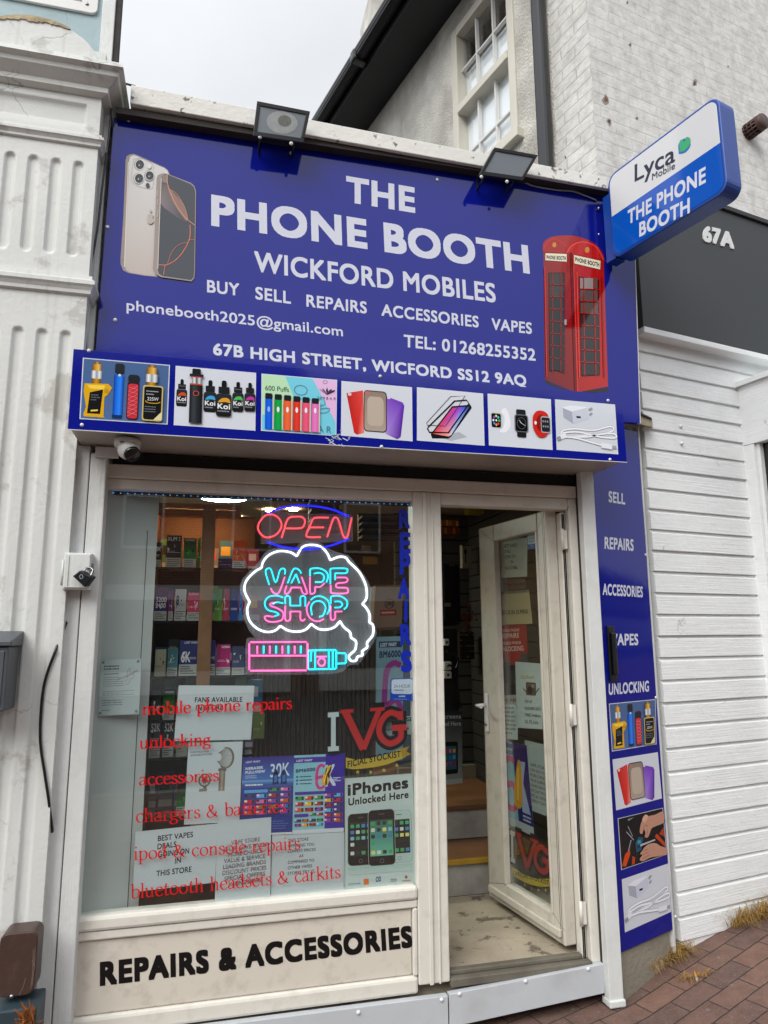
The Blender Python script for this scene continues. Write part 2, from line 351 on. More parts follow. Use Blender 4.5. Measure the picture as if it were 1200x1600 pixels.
    def lines(s, x0, y0, x1, y1, n, col, th=.5, rnd=None):
        """rows of tiny print too small to read, as broken bars"""
        rnd = rnd or random
        for k in range(n):
            y = y0 + (y1 - y0) * (k + .2) / n; hh = (y1 - y0) / n * th; x = x0; xe = x1 - (x1 - x0) * rnd.choice((0, .05, .2, .4)) ; s.L -= 1 if k else 0
            while x < xe - .01 * (x1 - x0):
                ww = (x1 - x0) * rnd.uniform(.04, .13); s.rect(x, y, min(x + ww, xe), y + hh, col); s.L -= 1; x += ww + (x1 - x0) * .025
            s.L += 1
        return s
    def build(s, name, m, parent=None, back=None):
        me = bpy.data.meshes.new(name); off = wloc(parent) if parent else V((0, 0, 0))
        me.from_pydata([tuple(p - off) for p in s.v], [], s.f); me.materials.append(m)
        at = me.color_attributes.new('Col', 'FLOAT_COLOR', 'CORNER'); i = 0
        for p, cs in zip(me.polygons, s.c):
            for c in cs: at.data[i].color = (*c, 1); i += 1
        o = bpy.data.objects.new(name, me); COL.objects.link(o); o.parent = parent; return o
# serif lettering drawn with a broad pen: strokes in units of the x-height
SERIF = {
 'a': (.8, [[(.1, .78), (.2, .95), (.42, .98), (.55, .85), (.57, .6), (.57, .2), (.63, .03), (.78, .06)], [(.57, .58), (.35, .52), (.12, .35), (.1, .15), (.22, .0), (.4, .05), (.57, .22)]], []),
 'b': (.9, [[(.2, 1.6), (.2, .08)], [(.2, .75), (.35, .95), (.55, .98), (.75, .8), (.8, .5), (.72, .15), (.5, -.02), (.3, .02), (.2, .12)]], [(.04, 1.56, .22, 1.6)]),
 'c': (.76, [[(.68, .8), (.55, .96), (.38, .97), (.18, .8), (.1, .5), (.18, .15), (.4, -.02), (.58, .03), (.7, .18)]], []),
 'd': (.92, [[(.68, 1.6), (.68, .0)], [(.68, .8), (.5, .97), (.33, .97), (.14, .78), (.08, .48), (.15, .14), (.36, -.02), (.55, .05), (.68, .2)]], [(.52, 1.56, .7, 1.6), (.68, 0, .86, .06)]),
 'e': (.78, [[(.14, .58), (.66, .6), (.62, .86), (.42, .99), (.2, .85), (.1, .5), (.2, .12), (.42, -.02), (.6, .05), (.72, .2)]], []),
 'g': (.8, [ell(.36, .66, .24, .3, 16) + [(.6, .66)], [(.2, .42), (.1, .28), (.22, .13), (.5, .05), (.68, -.12), (.62, -.36), (.38, -.47), (.12, -.4), (.05, -.2), (.22, .02)], [(.52, .88), (.62, .98), (.76, .96)]], []),
 'h': (.95, [[(.2, 1.6), (.2, 0)], [(.2, .68), (.4, .94), (.58, .97), (.7, .75), (.7, 0)]], [(.04, 1.56, .22, 1.6), (.04, 0, .36, 0), (.55, 0, .86, 0)]),
 'i': (.42, [[(.2, 1.0), (.2, 0)], [(.21, 1.34), (.21, 1.52)]], [(.05, .96, .22, 1.0), (.04, 0, .36, 0)]),
 'k': (.92, [[(.2, 1.6), (.2, 0)], [(.22, .45), (.66, .97)], [(.36, .58), (.82, .03)]], [(.04, 1.56, .22, 1.6), (.04, 0, .36, 0), (.5, .97, .82, .97), (.7, 0, .95, 0)]),
 'l': (.42, [[(.2, 1.6), (.2, 0)]], [(.04, 1.56, .22, 1.6), (.04, 0, .36, 0)]),
 'm': (1.45, [[(.2, 1), (.2, 0)], [(.2, .68), (.4, .94), (.56, .97), (.68, .75), (.68, 0)], [(.68, .68), (.88, .94), (1.05, .97), (1.17, .75), (1.17, 0)]], [(.05, .96, .22, 1.0), (.04, 0, .36, 0), (.53, 0, .83, 0), (1.02, 0, 1.33, 0)]),
 'n': (.95, [[(.2, 1), (.2, 0)], [(.2, .68), (.4, .94), (.58, .97), (.7, .75), (.7, 0)]], [(.05, .96, .22, 1.0), (.04, 0, .36, 0), (.55, 0, .86, 0)]),
 'o': (.9, [ell(.44, .48, .35, .49, 20) + [(.79, .48)]], []),
 'p': (.92, [[(.2, 1), (.2, -.5)], [(.2, .75), (.35, .95), (.55, .98), (.75, .8), (.8, .5), (.72, .15), (.5, -.02), (.3, .02), (.2, .12)]], [(.05, .96, .22, 1.0), (.04, -.5, .4, -.5)]),
 'r': (.68, [[(.2, 1), (.2, 0)], [(.2, .65), (.34, .92), (.5, .98), (.6, .9)]], [(.05, .96, .22, 1.0), (.04, 0, .4, 0)]),
 's': (.66, [[(.55, .8), (.42, .97), (.2, .93), (.12, .75), (.25, .58), (.48, .43), (.57, .23), (.46, .03), (.25, -.02), (.08, .2)]], []),
 't': (.58, [[(.3, 1.3), (.24, .95), (.24, .2), (.34, .0), (.55, .1)]], [(.05, .95, .54, .97)]),
 'u': (.95, [[(.18, 1), (.18, .3), (.28, .04), (.46, .0), (.68, .26)], [(.68, 1), (.68, 0)]], [(.02, .97, .2, 1), (.52, .97, .7, 1), (.68, 0, .88, .05)]),
 '&': (1.2, [[(.98, .62), (.84, .24), (.52, -.02), (.22, .04), (.1, .35), (.26, .66), (.56, .92), (.64, 1.2), (.47, 1.42), (.3, 1.26), (.34, .95), (.62, .42), (1.05, .02)]], []),
 ' ': (.55, [], [])}
def serif_text(P, t, a, b, xh, col, wd=.2):
    W = sum(SERIF[c][0] for c in t) - .1; A, B = P.fm(a), P.fm(b); up = P.fm((a[0], a[1] - xh)) - A; X = (B - A) / W; x = 0
    old = P.fm; P.fm = lambda p: A + X * p[0] + up * p[1]
    for c in t:
        ad, st, sf = SERIF[c]
        for g in st:
            q = smooth([(p[0] + x, p[1]) for p in g], 4) if len(g) < 17 and len(g) > 2 else [(p[0] + x, p[1]) for p in g]
            P.line(q, (up.length * wd,), col, nib=(.3, R_(12))); P.L -= 1 if P.L % 3 else 0
        for x0, y0, x1, y1 in sf: P.line([(x0 + x, y0), (x1 + x, y1)], (up.length * .075,), col)
        x += ad
    P.fm = old
# ================================================================== reference planes
P0 = at_y(0)
PR = Plane((2.179, .163, 0), (.982, .191))                 # front of the white boarded building on the right
PS = Plane((1.811, -.02, 0), (.924, .383))                 # angled narrow sign panel
_c = PR.hit(925, 130); PF = Plane((_c[0], _c[1], 0), (.254, -.967))   # its flank above the shop roof
PD = Plane((1.562, .06, 0), (.09, -.64))                   # open door leaf
_j = at_y(-.12).hit(953, 340); PJ = Plane((_j[0], _j[1], 0), (.254, -.967))   # projecting sign
PL = at_y(-.10)                                            # front of the left pilaster
# materials
m_upvc = mat('aged_white_plastic', '#d6d3c9', .38, .03, 3, .04, 30, dirt='#8a8172', da=.3, ds=14, streak=.05)
m_upvc_door = mat('door_plastic', '#c4bfb2', .4, .04, 3, .04, 30, dirt='#6d6456', da=.35, ds=14, streak=.05)
m_paintwood = mat('white_painted_wood', '#cfd2d0', .55, .05, 5, .25, 40, dirt='#8b877b', da=.35, ds=4, grain=(120, 120, 2.5))
m_board = mat('white_painted_boards', '#e6e9e9', .5, .05, 3, .3, 28, grain=(3, 3, 110), dirt='#8f9089', da=.3, ds=3, crack=2.2, cz=4)
m_dark = mat('dark_void', '#0c0b0a', .8)
m_brownch = mat('dark_brown_metal', '#1b1412', .5, .2, 8)
m_black = mat('black_plastic', '#0d0e10', .35)
m_steel = mat('steel', '#9a9a98', .3, metal=1)
m_white = mat('white_plastic', '#d2d2cf', .35)
m_plaster = mat('cream_plaster', '#cdcfcb', .6, .05, 2.5, .35, 45, dirt='#857f73', da=.42, ds=5, dt=.575, crack=2.2, bd=.006, ck=.36, streak=.26)
m_render = mat('rough_render', '#e3e1d8', .9, .12, 3, 1.0, 70, dirt='#6c675b', da=.75, ds=2.2, bd=.02, streak=.25)
m_blue = mat('sign_blue', (.004, .009, .22), .07, spec=.36, bump=.04, bs=2.2, bd=.02)
m_blue.node_tree.nodes['Principled BSDF'].inputs['Specular IOR Level'].default_value = .36
m_screw = mat('white_screw_cap', '#d4d6d8', .3)
m_conc = mat('grey_concrete', '#8e8879', .9, .2, 6, .6, 40, dirt='#4f4a40', da=.6)
m_charcoal = mat('charcoal_paint', '#33373a', .55, .06, 4)
m_kick = mat('kick_panel_white', '#b9bec2', .4, .05, 5, dirt='#7d7a70', da=.3, ds=4)
m_wood = mat('oak_strip', '#7d5c3c', .5, .2, 12)
m_brown = mat('dark_wood', '#523826', .6, .2, 6)
m_slat = mat('slatwall_grey', '#49443f', .6, .1, 5)
# ================================================================== the setting
m_pav = grid_mat('brick_pavers', 'paver', (.966, .259, 0), '#7a5b4e', '#654f47', '#362d29', .205, .103, .0035, .85, .6, .95, (-.259, .966, 0))
m_road = mat('asphalt', '#3c3c3c', .9, .2, 4, .4, 80)
def struct(name, mb, m): o = mb.build(name, m); o['kind'] = 'structure'; return o
struct('road', MB().face([(-150, -150, -.12), (150, -150, -.12), (150, 150, -.12), (-150, 150, -.12)]), m_road)
def gz(x): return -.06 if x < .9 else -.06 + .06 * (x - .9) / .9 if x < 1.8 else .19 * (x - 1.8) if x < 5 else .608   # the pavement climbs to the right
_px = [-30, .9, 1.8, 5, 30]; mb = MB()
for a, b in zip(_px, _px[1:]): mb.face([(a, -4.9, gz(a)), (b, -4.9, gz(b)), (b, 12, gz(b)), (a, 12, gz(a))])
struct('pavement', mb, m_pav)
def gnd(px, py):
    z = 0
    for _ in range(12): p = ground(px, py, z); z = gz(p[0])
    return ground(px, py, z)
mb = MB()
for a, b in zip(_px, _px[1:]): mb.hexa([(a, -5.06, -.13), (b, -5.06, -.13), (b, -4.901, -.13), (a, -4.901, -.13)], [(a, -5.06, gz(a) + .004), (b, -5.06, gz(b) + .004), (b, -4.901, gz(b) + .004), (a, -4.901, gz(a) + .004)])
struct('kerb', mb, m_conc)
# ---------------- houses across the road (mirrored in the glass)
m_brick_red = grid_mat('red_brick', 'brick', (1, 0, 0), '#6b3b2c', '#5a3327', '#8a8378', .225, .075, .01, .9, .5, .3)
m_slate = mat('slate', '#33353a', .7, .2, 5); m_winglass = mat('far_glass', '#1b2127', .1)
def far_house(x0, x1, h, wall, label):
    t = thing('terraced_house', label, 'house', ((x0 + x1) / 2, -17, 0), 'houses across the road')
    MB().box((x0, -25, -.1), (x1, -17, h)).build('wall', wall, t)
    MB().hexa([(x0 - .2, -25.3, h), (x1 + .2, -25.3, h), (x1 + .2, -16.7, h), (x0 - .2, -16.7, h)], [(x0 - .2, -21.1, h + 2.4), (x1 + .2, -21.1, h + 2.4), (x1 + .2, -20.9, h + 2.4), (x0 - .2, -20.9, h + 2.4)]).build('roof', m_slate, t)
    n = int((x1 - x0) // 2.4)
    for k in range(n):
        cx = x0 + (x1 - x0) * (k + .5) / n
        f = MB().box((cx - .55, -16.98, 3.9), (cx + .55, -16.9, 5.4)).build('window', m_white, t)
        MB().box((cx - .48, -16.96, 3.97), (cx + .48, -16.88, 5.33)).build('pane', m_winglass, f)
    f = MB().box((x0 + .3, -16.98, 0), (x1 - .3, -16.85, 2.9)).build('shopfront', m_white, t)
    MB().box((x0 + .5, -16.96, .6), (x1 - .5, -16.83, 2.5)).build('pane', m_winglass, f)
far_house(-16, -6.5, 8.2, m_brick_red, 'red brick house with shop window across the road')
far_house(-6.3, 2.5, 8.6, m_brick_red, 'narrower red brick house with shop window across the road')
far_house(2.7, 12, 8.0, m_brick_red, 'wide red brick house with slate roof across the road')
far_house(12.2, 48, 7.6, m_brick_red, 'long red brick terrace far right across the road')
far_house(48.2, 100, 7.0, m_brick_red, 'longest red brick terrace at the far right end of the road')
far_house(-50, -16.2, 7.6, m_brick_red, 'long red brick terrace far left across the road')
# ================================================================== shop building (shell)
shop = thing('shop_building', 'small flat roofed shop between the pilaster and the white boarded building', 'shop', (.7, .2, 0))
m_inwall = mat('dim_interior_wall', '#857666', .7, .15, 3); m_ceil = mat('shop_ceiling', '#b3a596', .8, .1, 3)
mb = MB(); mb.box((-.62, .05, .0), (-.50, 5, 3.8)).box((1.90, .45, 0), (2.0, 5, 3.8)).box((-.5, 4.9, 0), (1.9, 5, 3.8)); mb.build('wall', m_inwall, shop)
MB().box((-.5, .08, 2.27), (1.76, .10, 3.80)).build('facade_wall', m_render, shop)
MB().box((-.5, .10, 2.46), (1.9, 4.9, 2.52)).build('ceiling', m_ceil, shop)
MB().box((-.62, .08, 3.80), (2.0, 5, 3.87)).build('roof', m_slate, shop)
q = lambda y, *pts: [at_y(y).hit(*p) for p in pts]
def slab(y0, y1, pts):
    """outline given where it is seen on y0, straight back to y1"""
    a = q(y0, *pts); return [tuple(p) for p in a], [(p[0], y1, p[2]) for p in a]
cop = MB().hexa(*slab(-.085, .16, [(205, 132), (948, 277), (951, 295), (203, 161)])).build('coping', mat('flaking_white_paint', '#d6d5ce', .6, .05, 4, .4, 30, dirt='#2c2824', da=.85, ds=26, dt=.61), shop, .004)
MB().box((-.49, -.066, 3.838), (2.02, .07, 3.868)).build('soffit_board', mat('stained_dark_timber', '#2b2521', .8, .4, 6, .3, 40), shop)
# ---------------- interior floor and steps
m_lino = mat('worn_cream_vinyl', '#a99e8b', .6, .16, 7, .3, 60, dirt='#3a3228', da=.7, ds=11, dt=.575, crack=7, ck=.4, streak=.2)
MB().box((-.5, .06, .0), (1.9, .84, .17)).build('porch_floor', m_lino, shop)
step = thing('entrance_step', 'two concrete steps with wooden treads and yellow edge inside the doorway', 'steps', (1.4, 1.0, .17))
m_riser = mat('scuffed_white_riser', '#b5b2aa', .8, .2, 8, .4, 40, dirt='#4c4740', da=.6)
m_tread = mat('brown_wood_tread', '#7d5638', .5, .25, 7)
MB().box((.95, .842, .172), (1.89, 1.19, .337)).box((.95, 1.192, .36), (1.89, 1.9, .527)).build('riser', m_riser, step)
MB().box((.95, .83, .338), (1.89, 1.191, .356)).build('tread', m_tread, step); MB().box((.95, 1.17, .528), (1.89, 2.6, .55)).build('tread', m_tread, step)
MB().box((.95, .820, .334), (1.89, .829, .360)).build('nosing', mat('yellow_nosing', '#b08a22', .6, .2, 8), step)
MB().box((-.5, 2.6, .0), (1.9, 4.9, .545)).build('shop_floor', m_tread, shop)
MB().box((.88, .10, .17), (.945, 2.2, .52)).build('display_side', m_brown, shop)
MB().box((-.49, .075, .172), (.88, 2.0, .50)).build('display_floor', m_brown, shop)
# ================================================================== shopfront (frame, panes, panel, lettering)
sf = thing('shopfront', 'aged white plastic shopfront frame with large window and doorway', 'shopfront', (.6, .03, 0))
def uvb(px): return P0.uv(*px)
gx0, gx1 = -.437, .872; gz0, gz1 = .532, 2.158
mxr = 1.006; jl = P0.uv(888, 800)[0]; jr = P0.uv(905, 800)[0]; zt = 2.262
zb = .155
def fr(name, x0, x1, z0, z1, y0=0, y1=.07, m=m_upvc, p=sf, bev=.006): return MB().box((x0, y0, z0), (x1, y1, z1)).build(name, m, p, bev)
fr('frame_header', -.45, jr, gz1 + .045, zt, -.008)
fr('frame_rail', -.45, gx1, gz1, gz1 + .044); fr('frame_rail', mxr, jl, gz1 - .012, gz1 + .044)
ml = fr('mullion', gx1, mxr, zb, gz1 + .044, -.004, .08); MB().box((gx1 + .045, -.014, zb), (gx1 + .062, -.0045, gz1 + .04)).box((gx1 + .085, -.012, zb), (gx1 + .094, -.0045, gz1 + .04)).build('ridge', m_upvc, ml, .003)
fr('frame_jamb', jl, jr, zb, gz1 + .044, -.002, .08); fr('frame_jamb', jl - .028, jl - .001, zb, gz1 - .02, .03, .08)
for k in (.012, .02): fr('frame_seal', jl - k - .002, jl - k, zb, gz1 - .03, .022, .0299, m_dark, sf, 0)
fr('sill_rail', -.45, gx1 - .001, gz0 - .052, gz0, -.012, .07, bev=.012); fr('sill_rail', -.45, gx1 - .001, gz0 - .085, gz0 - .053, -.002, .07)
fr('bottom_rail', -.45, gx1 - .001, zb - .03, zb + .035, -.004, .07, bev=.012)
fr('panel_frame', gx1 - .022, gx1 - .0015, zb + .036, gz0 - .086, -.002, .07)
fr('lower_panel', -.45, gx1 - .023, zb + .036, gz0 - .086, .012, .06, mat('cream_panel', '#cec8bb', .45, .03, 3, .05, 20, dirt='#6a6052', da=.35, ds=16))
MB().box((mxr + .001, -.012, zb - .02), (jl - .001, .09, zb + .012)).box((mxr + .001, .02, zb + .0125), (jl - .03, .055, zb + .03)).build('threshold', mat('worn_aluminium', '#6f6a5f', .5, .25, 10, .2, 60, dirt='#3c372f', da=.6), sf, .004)
pane = MB().box((gx0, .026, gz0), (gx1, .032, gz1)).build('window_pane', GLASS, sf)
# black capitals on the lower panel
PP = at_y(.011); T = Print(PP, PX(PP)); T.text('REPAIRS & ACCESSORIES', (156, 1541), (645, 1480), 38, '#0c0c0d', .05, 1.02)
T.build('lettering', VINYL, sf)
# red serif lines on the glass
GP = at_y(.0255)
for t, a, b, xh, wd in [('mobile phone repairs', (222, 1117), (455, 1107), 12.5, .26), ('unlocking', (218, 1170), (328, 1164), 12.5, .25), ('accessories', (217, 1227), (341, 1220), 12.5, .23), ('chargers & batteries', (212, 1285), (446, 1268), 13.5, .2), ('ipod & console repairs', (209, 1344), (468, 1326), 13.5, .19), ('bluetooth headsets & carkits', (204, 1404), (531, 1371), 14, .19)]:
    T = Print(GP, PX(GP)); serif_text(T, t, a, b, xh, '#c8141a', wd); T.build('lettering', VINYL, sf)
# blue letters down the right side of the glass
for ch, y, x in zip('REPAIRS', (826, 865, 898, 936, 972, 1008, 1050), (632, 633, 633, 631, 634, 634, 635)):
    T = Print(GP, PX(GP)); wq = 17 if ch != 'I' else 5
    T.text(ch, (x - wq / 2, y), (x + wq / 2, y), 33 if y > 830 else 30, '#0a22a0', .04); T.build('lettering', VINYL, sf)
# ---------------- kick strip
kp = thing('kick_plate', 'white kick plate with white rivets along the foot of the shopfront', 'kick plate', (.7, -.03, 0))
a = q(-.03, (702, 1554), (946, 1506), (945, 1552), (703, 1606)); bq = [(p[0], .0, p[2]) for p in a]
MB().hexa([tuple(p) for p in a], bq).build('panel', m_kick, kp, .002)
a2 = q(-.03, (50, 1640), (700, 1556), (701, 1606), (50, 1690)); MB().hexa([tuple(p) for p in a2], [(p[0], .0, p[2]) for p in a2]).build('panel', m_kick, kp, .002)
for p in ((919, 1514), (821, 1533), (718, 1553), (690, 1562), (560, 1582)):
    MB().lathe(at_y(-.0305).hit(*p), (0, -1, 0), [(.0085, 0), (.008, .003), (.005, .006), (.0001, .007)], 14).build('rivet', m_screw, kp)
# ================================================================== door leaf
door = thing('entrance_door', 'white plastic glazed door standing open into the shop', 'door', (1.562, .06, .2))
du = lambda px, py: PD.uv(px, py)
W = .66; zb_, zt_ = .205, 2.152
g0 = du(777, 846); g1 = du(838, 828); g2 = du(866, 1428); g3 = du(781, 1377)
ux0, ux1, uz0, uz1 = -W, .0, zb_, zt_; gu0, gu1, gv0, gv1 = -W + .125, -.125, (g2[1] + g3[1]) / 2, (g0[1] + g1[1]) / 2
gu0, gu1 = (g0[0] + g3[0]) / 2, (g1[0] + g2[0]) / 2
def dbox(name, u0, u1, v0, v1, d0=-.06, d1=0, m=m_upvc_door, bev=.006, par=door): return MB().pbox(PD, u0, u1, v0, v1, d0, d1).build(name, m, par, bev)
dbox('stile', ux0, gu0, uz0, uz1); dbox('stile', gu1, ux1, uz0, uz1)
dbox('rail', gu0 + .0005, gu1 - .0005, gv1, uz1 , -.059, -.001); dbox('rail', gu0 + .0005, gu1 - .0005, uz0, gv0, -.059, -.001)
dbox('weather_bar', ux0 + .02, ux1 - .02, uz0 + .03, uz0 + .062, .0005, .016, bev=.004)
for u0, u1, v0, v1 in ((gu0, gu0 + .014, gv0, gv1), (gu1 - .014, gu1, gv0, gv1)): dbox('glazing_bead', u0, u1, v0, v1, -.03, .005, bev=.003)
dbox('glass_pane', gu0 + .014, gu1 - .014, gv0, gv1, -.036, -.030, GLASS, 0)
hp = du(754, 1100)
hd = dbox('handle', -W + .03, -W + .058, hp[1] - .14, hp[1] + .06, .0005, .012, m_white, .004)
MB().tube([PD.w(-W + .044, hp[1], .01), PD.w(-W + .044, hp[1], .05), PD.w(-W + .03, hp[1] - .002, .06), PD.w(-W + .085, hp[1] - .004, .062)], .009, 10).build('lever', m_white, hd)
MB().lathe(PD.w(-W + .044, hp[1] - .10, .0125), PD.n, [(.009, 0), (.009, .004), (.0001, .0045)], 12).build('lock_cylinder', m_steel, hd)
for pz in ((876, 842), (890, 1118), (906, 1430)):
    z = P0.uv(*pz, .0)[1]; h_ = MB().box((jl - .03, .012, z - .045), (jl - .006, .0215, z + .045)).tube([(jl - .032, .012, z - .05), (jl - .032, .012, z + .05)], .008, 10); h_.build('hinge', m_upvc, door)
# ================================================================== posts and roller shutter guides
def post(pxs, name, label, y=-.06, dp=.07, m=m_paintwood):
    a = q(y, *pxs); b = [(p[0], y + dp, p[2]) for p in a]
    t = thing(name, label, 'post', (a[2][0], y, 0)); return t, a, b
lp = thing('timber_post', 'white painted timber post of two boards left of the window', 'post', (-.5, -.06, 0))
xa, xb, xc = at_y(-.06).uv(118, 700)[0], at_y(-.06).uv(142, 702)[0], at_y(-.06).uv(168, 705)[0]
MB().box((xa, -.06, 0), (xb - .002, .02, 2.32)).build('board', m_paintwood, lp, .004); MB().box((xb + .002, -.062, 0), (xc, .025, 2.29)).build('board', m_paintwood, lp, .004)
MB().box((xc - .045, -.075, 2.27), (xc + .045, -.0605, 2.315)).build('packer', m_paintwood, lp, .003)
rpst = thing('timber_post', 'slim white timber post between the dark shutter guide and the blue word panel', 'post', (1.79, -.06, 0))
PA = at_y(-.06); x0r, x1r = PA.uv(927, 1100)[0], PA.uv(948, 1100)[0]
MB().box((x0r, -.06, .012), (x1r, .0, 2.33)).build('board', m_paintwood, rpst, .004); MB().box((x0r - .003, -.068, 0), (x1r + .006, .0, .03)).build('foot', m_paintwood, rpst, .006)
sg = thing('shutter_guide', 'dark brown steel roller shutter guide beside the door frame', 'shutter guide', (1.73, -.02, 0))
MB().box((jr + .001, -.02, .02), (x0r - .001, .06, 2.33)).build('channel', m_brownch, sg, .002); MB().box((jr + .012, -.028, .02), (jr + .02, -.0205, 2.33)).build('lip', m_brownch, sg)
# ================================================================== blue box canopy with seven pictures
bx = thing('shutter_box', 'blue shutter box with seven product pictures projecting over the shop window', 'shutter box', (.63, -.15, 2.32))
PB = at_y(-.30); c4 = [PB.uv(*p) for p in ((115, 543), (975, 620), (975, 722), (109, 671))]
bx0, bx1, bz0, bz1 = -.541, 1.787, 2.316, 2.630
MB().box((bx0 + .006, -.296, bz0 + .006), (bx1 - .006, .02, bz1 - .006)).build('casing', mat('dirty_white_casing', '#a39d96', .5, .1, 3, .1, 20, dirt='#4d463e', da=.5, ds=2.5), bx)
MB().box((bx0, -.302, bz0), (bx1, -.2965, bz1)).build('front_panel', m_blue, bx, .001)
MB().box((bx0, -.304, bz0 - .003), (bx1, -.2955, bz0 - .0005)).build('edge_trim', m_white, bx)
MB().box((-.42, .005, 2.263), (jr + .02, .06, 2.312)).build('shutter_slot', m_dark, bx)
for p in ((139, 548), (128, 664), (594, 588), (596, 698), (950, 626), (953, 718)):
    MB().lathe(at_y(-.3022).hit(*p), (0, -1, 0), [(.007, 0), (.0065, .003), (.0001, .005)], 12).build('screw', m_screw, bx)
# picture painters, all drawn in a unit square (y down)
def vape_mods(T):
    T.rect(0, 0, 1, 1, '#c9ced6'); T.rect(.012, .015, .988, .985, '#46628f', '#4f6c99')
    def tank(x, y0, y1, wd, gold):
        h = y1 - y0
        T.hgrad(x - wd * .3, y0, x + wd * .3, y0 + h * .1, ['#3a2708', gold, '#4a330c']); T.hgrad(x - wd * .5, y0 + h * .1, x + wd * .5, y0 + h * .4, ['#6a4a10', gold, '#e0b860', '#6a4a10'])
        T.hgrad(x - wd * .6, y0 + h * .4, x + wd * .6, y0 + h * .75, ['#555a60', '#e8ecf0', '#8b9198', '#dfe4e8', '#50555b']); T.hgrad(x - wd * .45, y0 + h * .75, x + wd * .45, y1, ['#6a4a10', gold, '#6a4a10'])
    tank(.165, .05, .42, .105, '#c8902a')
    T.poly([(.035, .42), (.30, .40), (.345, .46), (.30, .58), (.265, .62), (.265, .93), (.28, .955), (.05, .955), (.04, .92), (.065, .80), (.03, .55)], '#d8a51c')
    T.poly([(.06, .44), (.27, .43), (.25, .5), (.10, .5)], '#f0cc4a'); T.poly([(.10, .56), (.245, .50), (.225, .90), (.08, .90)], '#17181b'); T.poly([(.12, .845), (.2, .83), (.2, .855), (.12, .87)], '#e6d35a'); T.ell(.285, .52, .025, .035, '#b98d20')
    T.lines(.115, .58, .22, .7, 3, '#5c6168', .5)
    T.hgrad(.365, .24, .475, .93, ['#0d3a96', '#1d6fe0', '#2f83f0', '#0d3fa5']); T.rr(.37, .05, .475, .22, .03, '#23272c'); T.rect(.36, .90, .47, .95, '#17305e'); T.ell(.425, .245, .016, .022, '#cfd6df')
    T.rr(.52, .34, .655, .955, .035, '#1b1d20', .04); T.rr(.53, .37, .645, .94, .03, '#c43340'); T.rr(.525, .22, .655, .36, .035, '#25282c', .05)
    for k in range(7): T.line([(.535, .43 + k * .07), (.64, .39 + k * .07 + .07)], .004, '#e58a8f'); T.line([(.64, .43 + k * .07 - .03), (.535, .39 + k * .07 + .1)], .004, '#e58a8f')
    tank(.795, .04, .42, .12, '#c8902a')
    T.rr(.70, .38, .935, .965, .03, '#c9b26a', .04); T.rr(.715, .40, .92, .945, .025, '#17191b', .035); T.poly([(.93, .8), (.93, .95), (.83, .95)], '#d9cfa0')
    T.text('225W', (.755, .63), (.885, .63), .055, '#c9ced3', .01); T.line(ell(.82, .645, .085, .03, 18, 0, 200), .008, '#d8a51c'); T.lines(.74, .46, .89, .56, 2, '#9aa0a6', .35); T.lines(.73, .72, .89, .84, 3, '#6d7379', .35)
def koi_bottles(T):
    T.rect(0, 0, 1, 1, '#ced3dc')
    def bottle(x, y0, y1, wd, c, drop=1):
        h = y1 - y0
        T.rr(x - wd * .16, y0, x + wd * .16, y0 + h * .22, wd * .12, '#17191c', .03); T.rect(x - wd * .36, y0 + h * .18, x + wd * .36, y0 + h * .37, '#202327'); T.rect(x - wd * .3, y0 + h * .24, x + wd * .3, y0 + h * .27, '#5a5f66') if drop == 2 else None
        T.rr(x - wd / 2, y0 + h * .38, x + wd / 2, y1, wd * .14, '#2a2e33', .04, '#191b1e'); T.poly(smooth([(x - wd * .38, y0 + h * .62), (x - .1 * wd, y0 + h * .5), (x + wd * .3, y0 + h * .5), (x + wd * .42, y0 + h * .62), (x + wd * .1, y0 + h * .6)], 4, True), c)
        T.text('Koi', (x - wd * .40, y0 + h * .80), (x + wd * .42, y0 + h * .80), h * .15, '#e4e6e8', .02); T.lines(x - wd * .4, y0 + h * .83, x + wd * .4, y0 + h * .9, 1, '#8b9096', .5)
    bottle(.085, .22, .68, .13, '#c5502e', 2); bottle(.43, .2, .74, .155, '#3f9fd0'); bottle(.775, .19, .70, .14, '#4fb357', 2); bottle(.925, .19, .68, .14, '#b8399e'); bottle(.60, .19, .80, .19, '#d79a2f')
    T.hgrad(.18, .30, .335, .95, ['#121417', '#3b4046', '#24282c', '#121417']); T.rr(.205, .03, .31, .13, .02, '#17191c'); T.rect(.175, .12, .345, .17, '#202327'); T.hgrad(.205, .17, .32, .29, ['#70757b', '#d9dde1', '#3b3f44', '#cfd3d7', '#70757b']); T.rect(.18, .285, .335, .31, '#b84a35'); T.rect(.19, .165, .33, .18, '#b84a35')
    T.ell(.258, .45, .038, .045, '#c1523b'); T.ell(.258, .45, .028, .034, '#24282c'); T.text('Stick V8', (.275, .90), (.275, .72), .03, '#c9ced3')
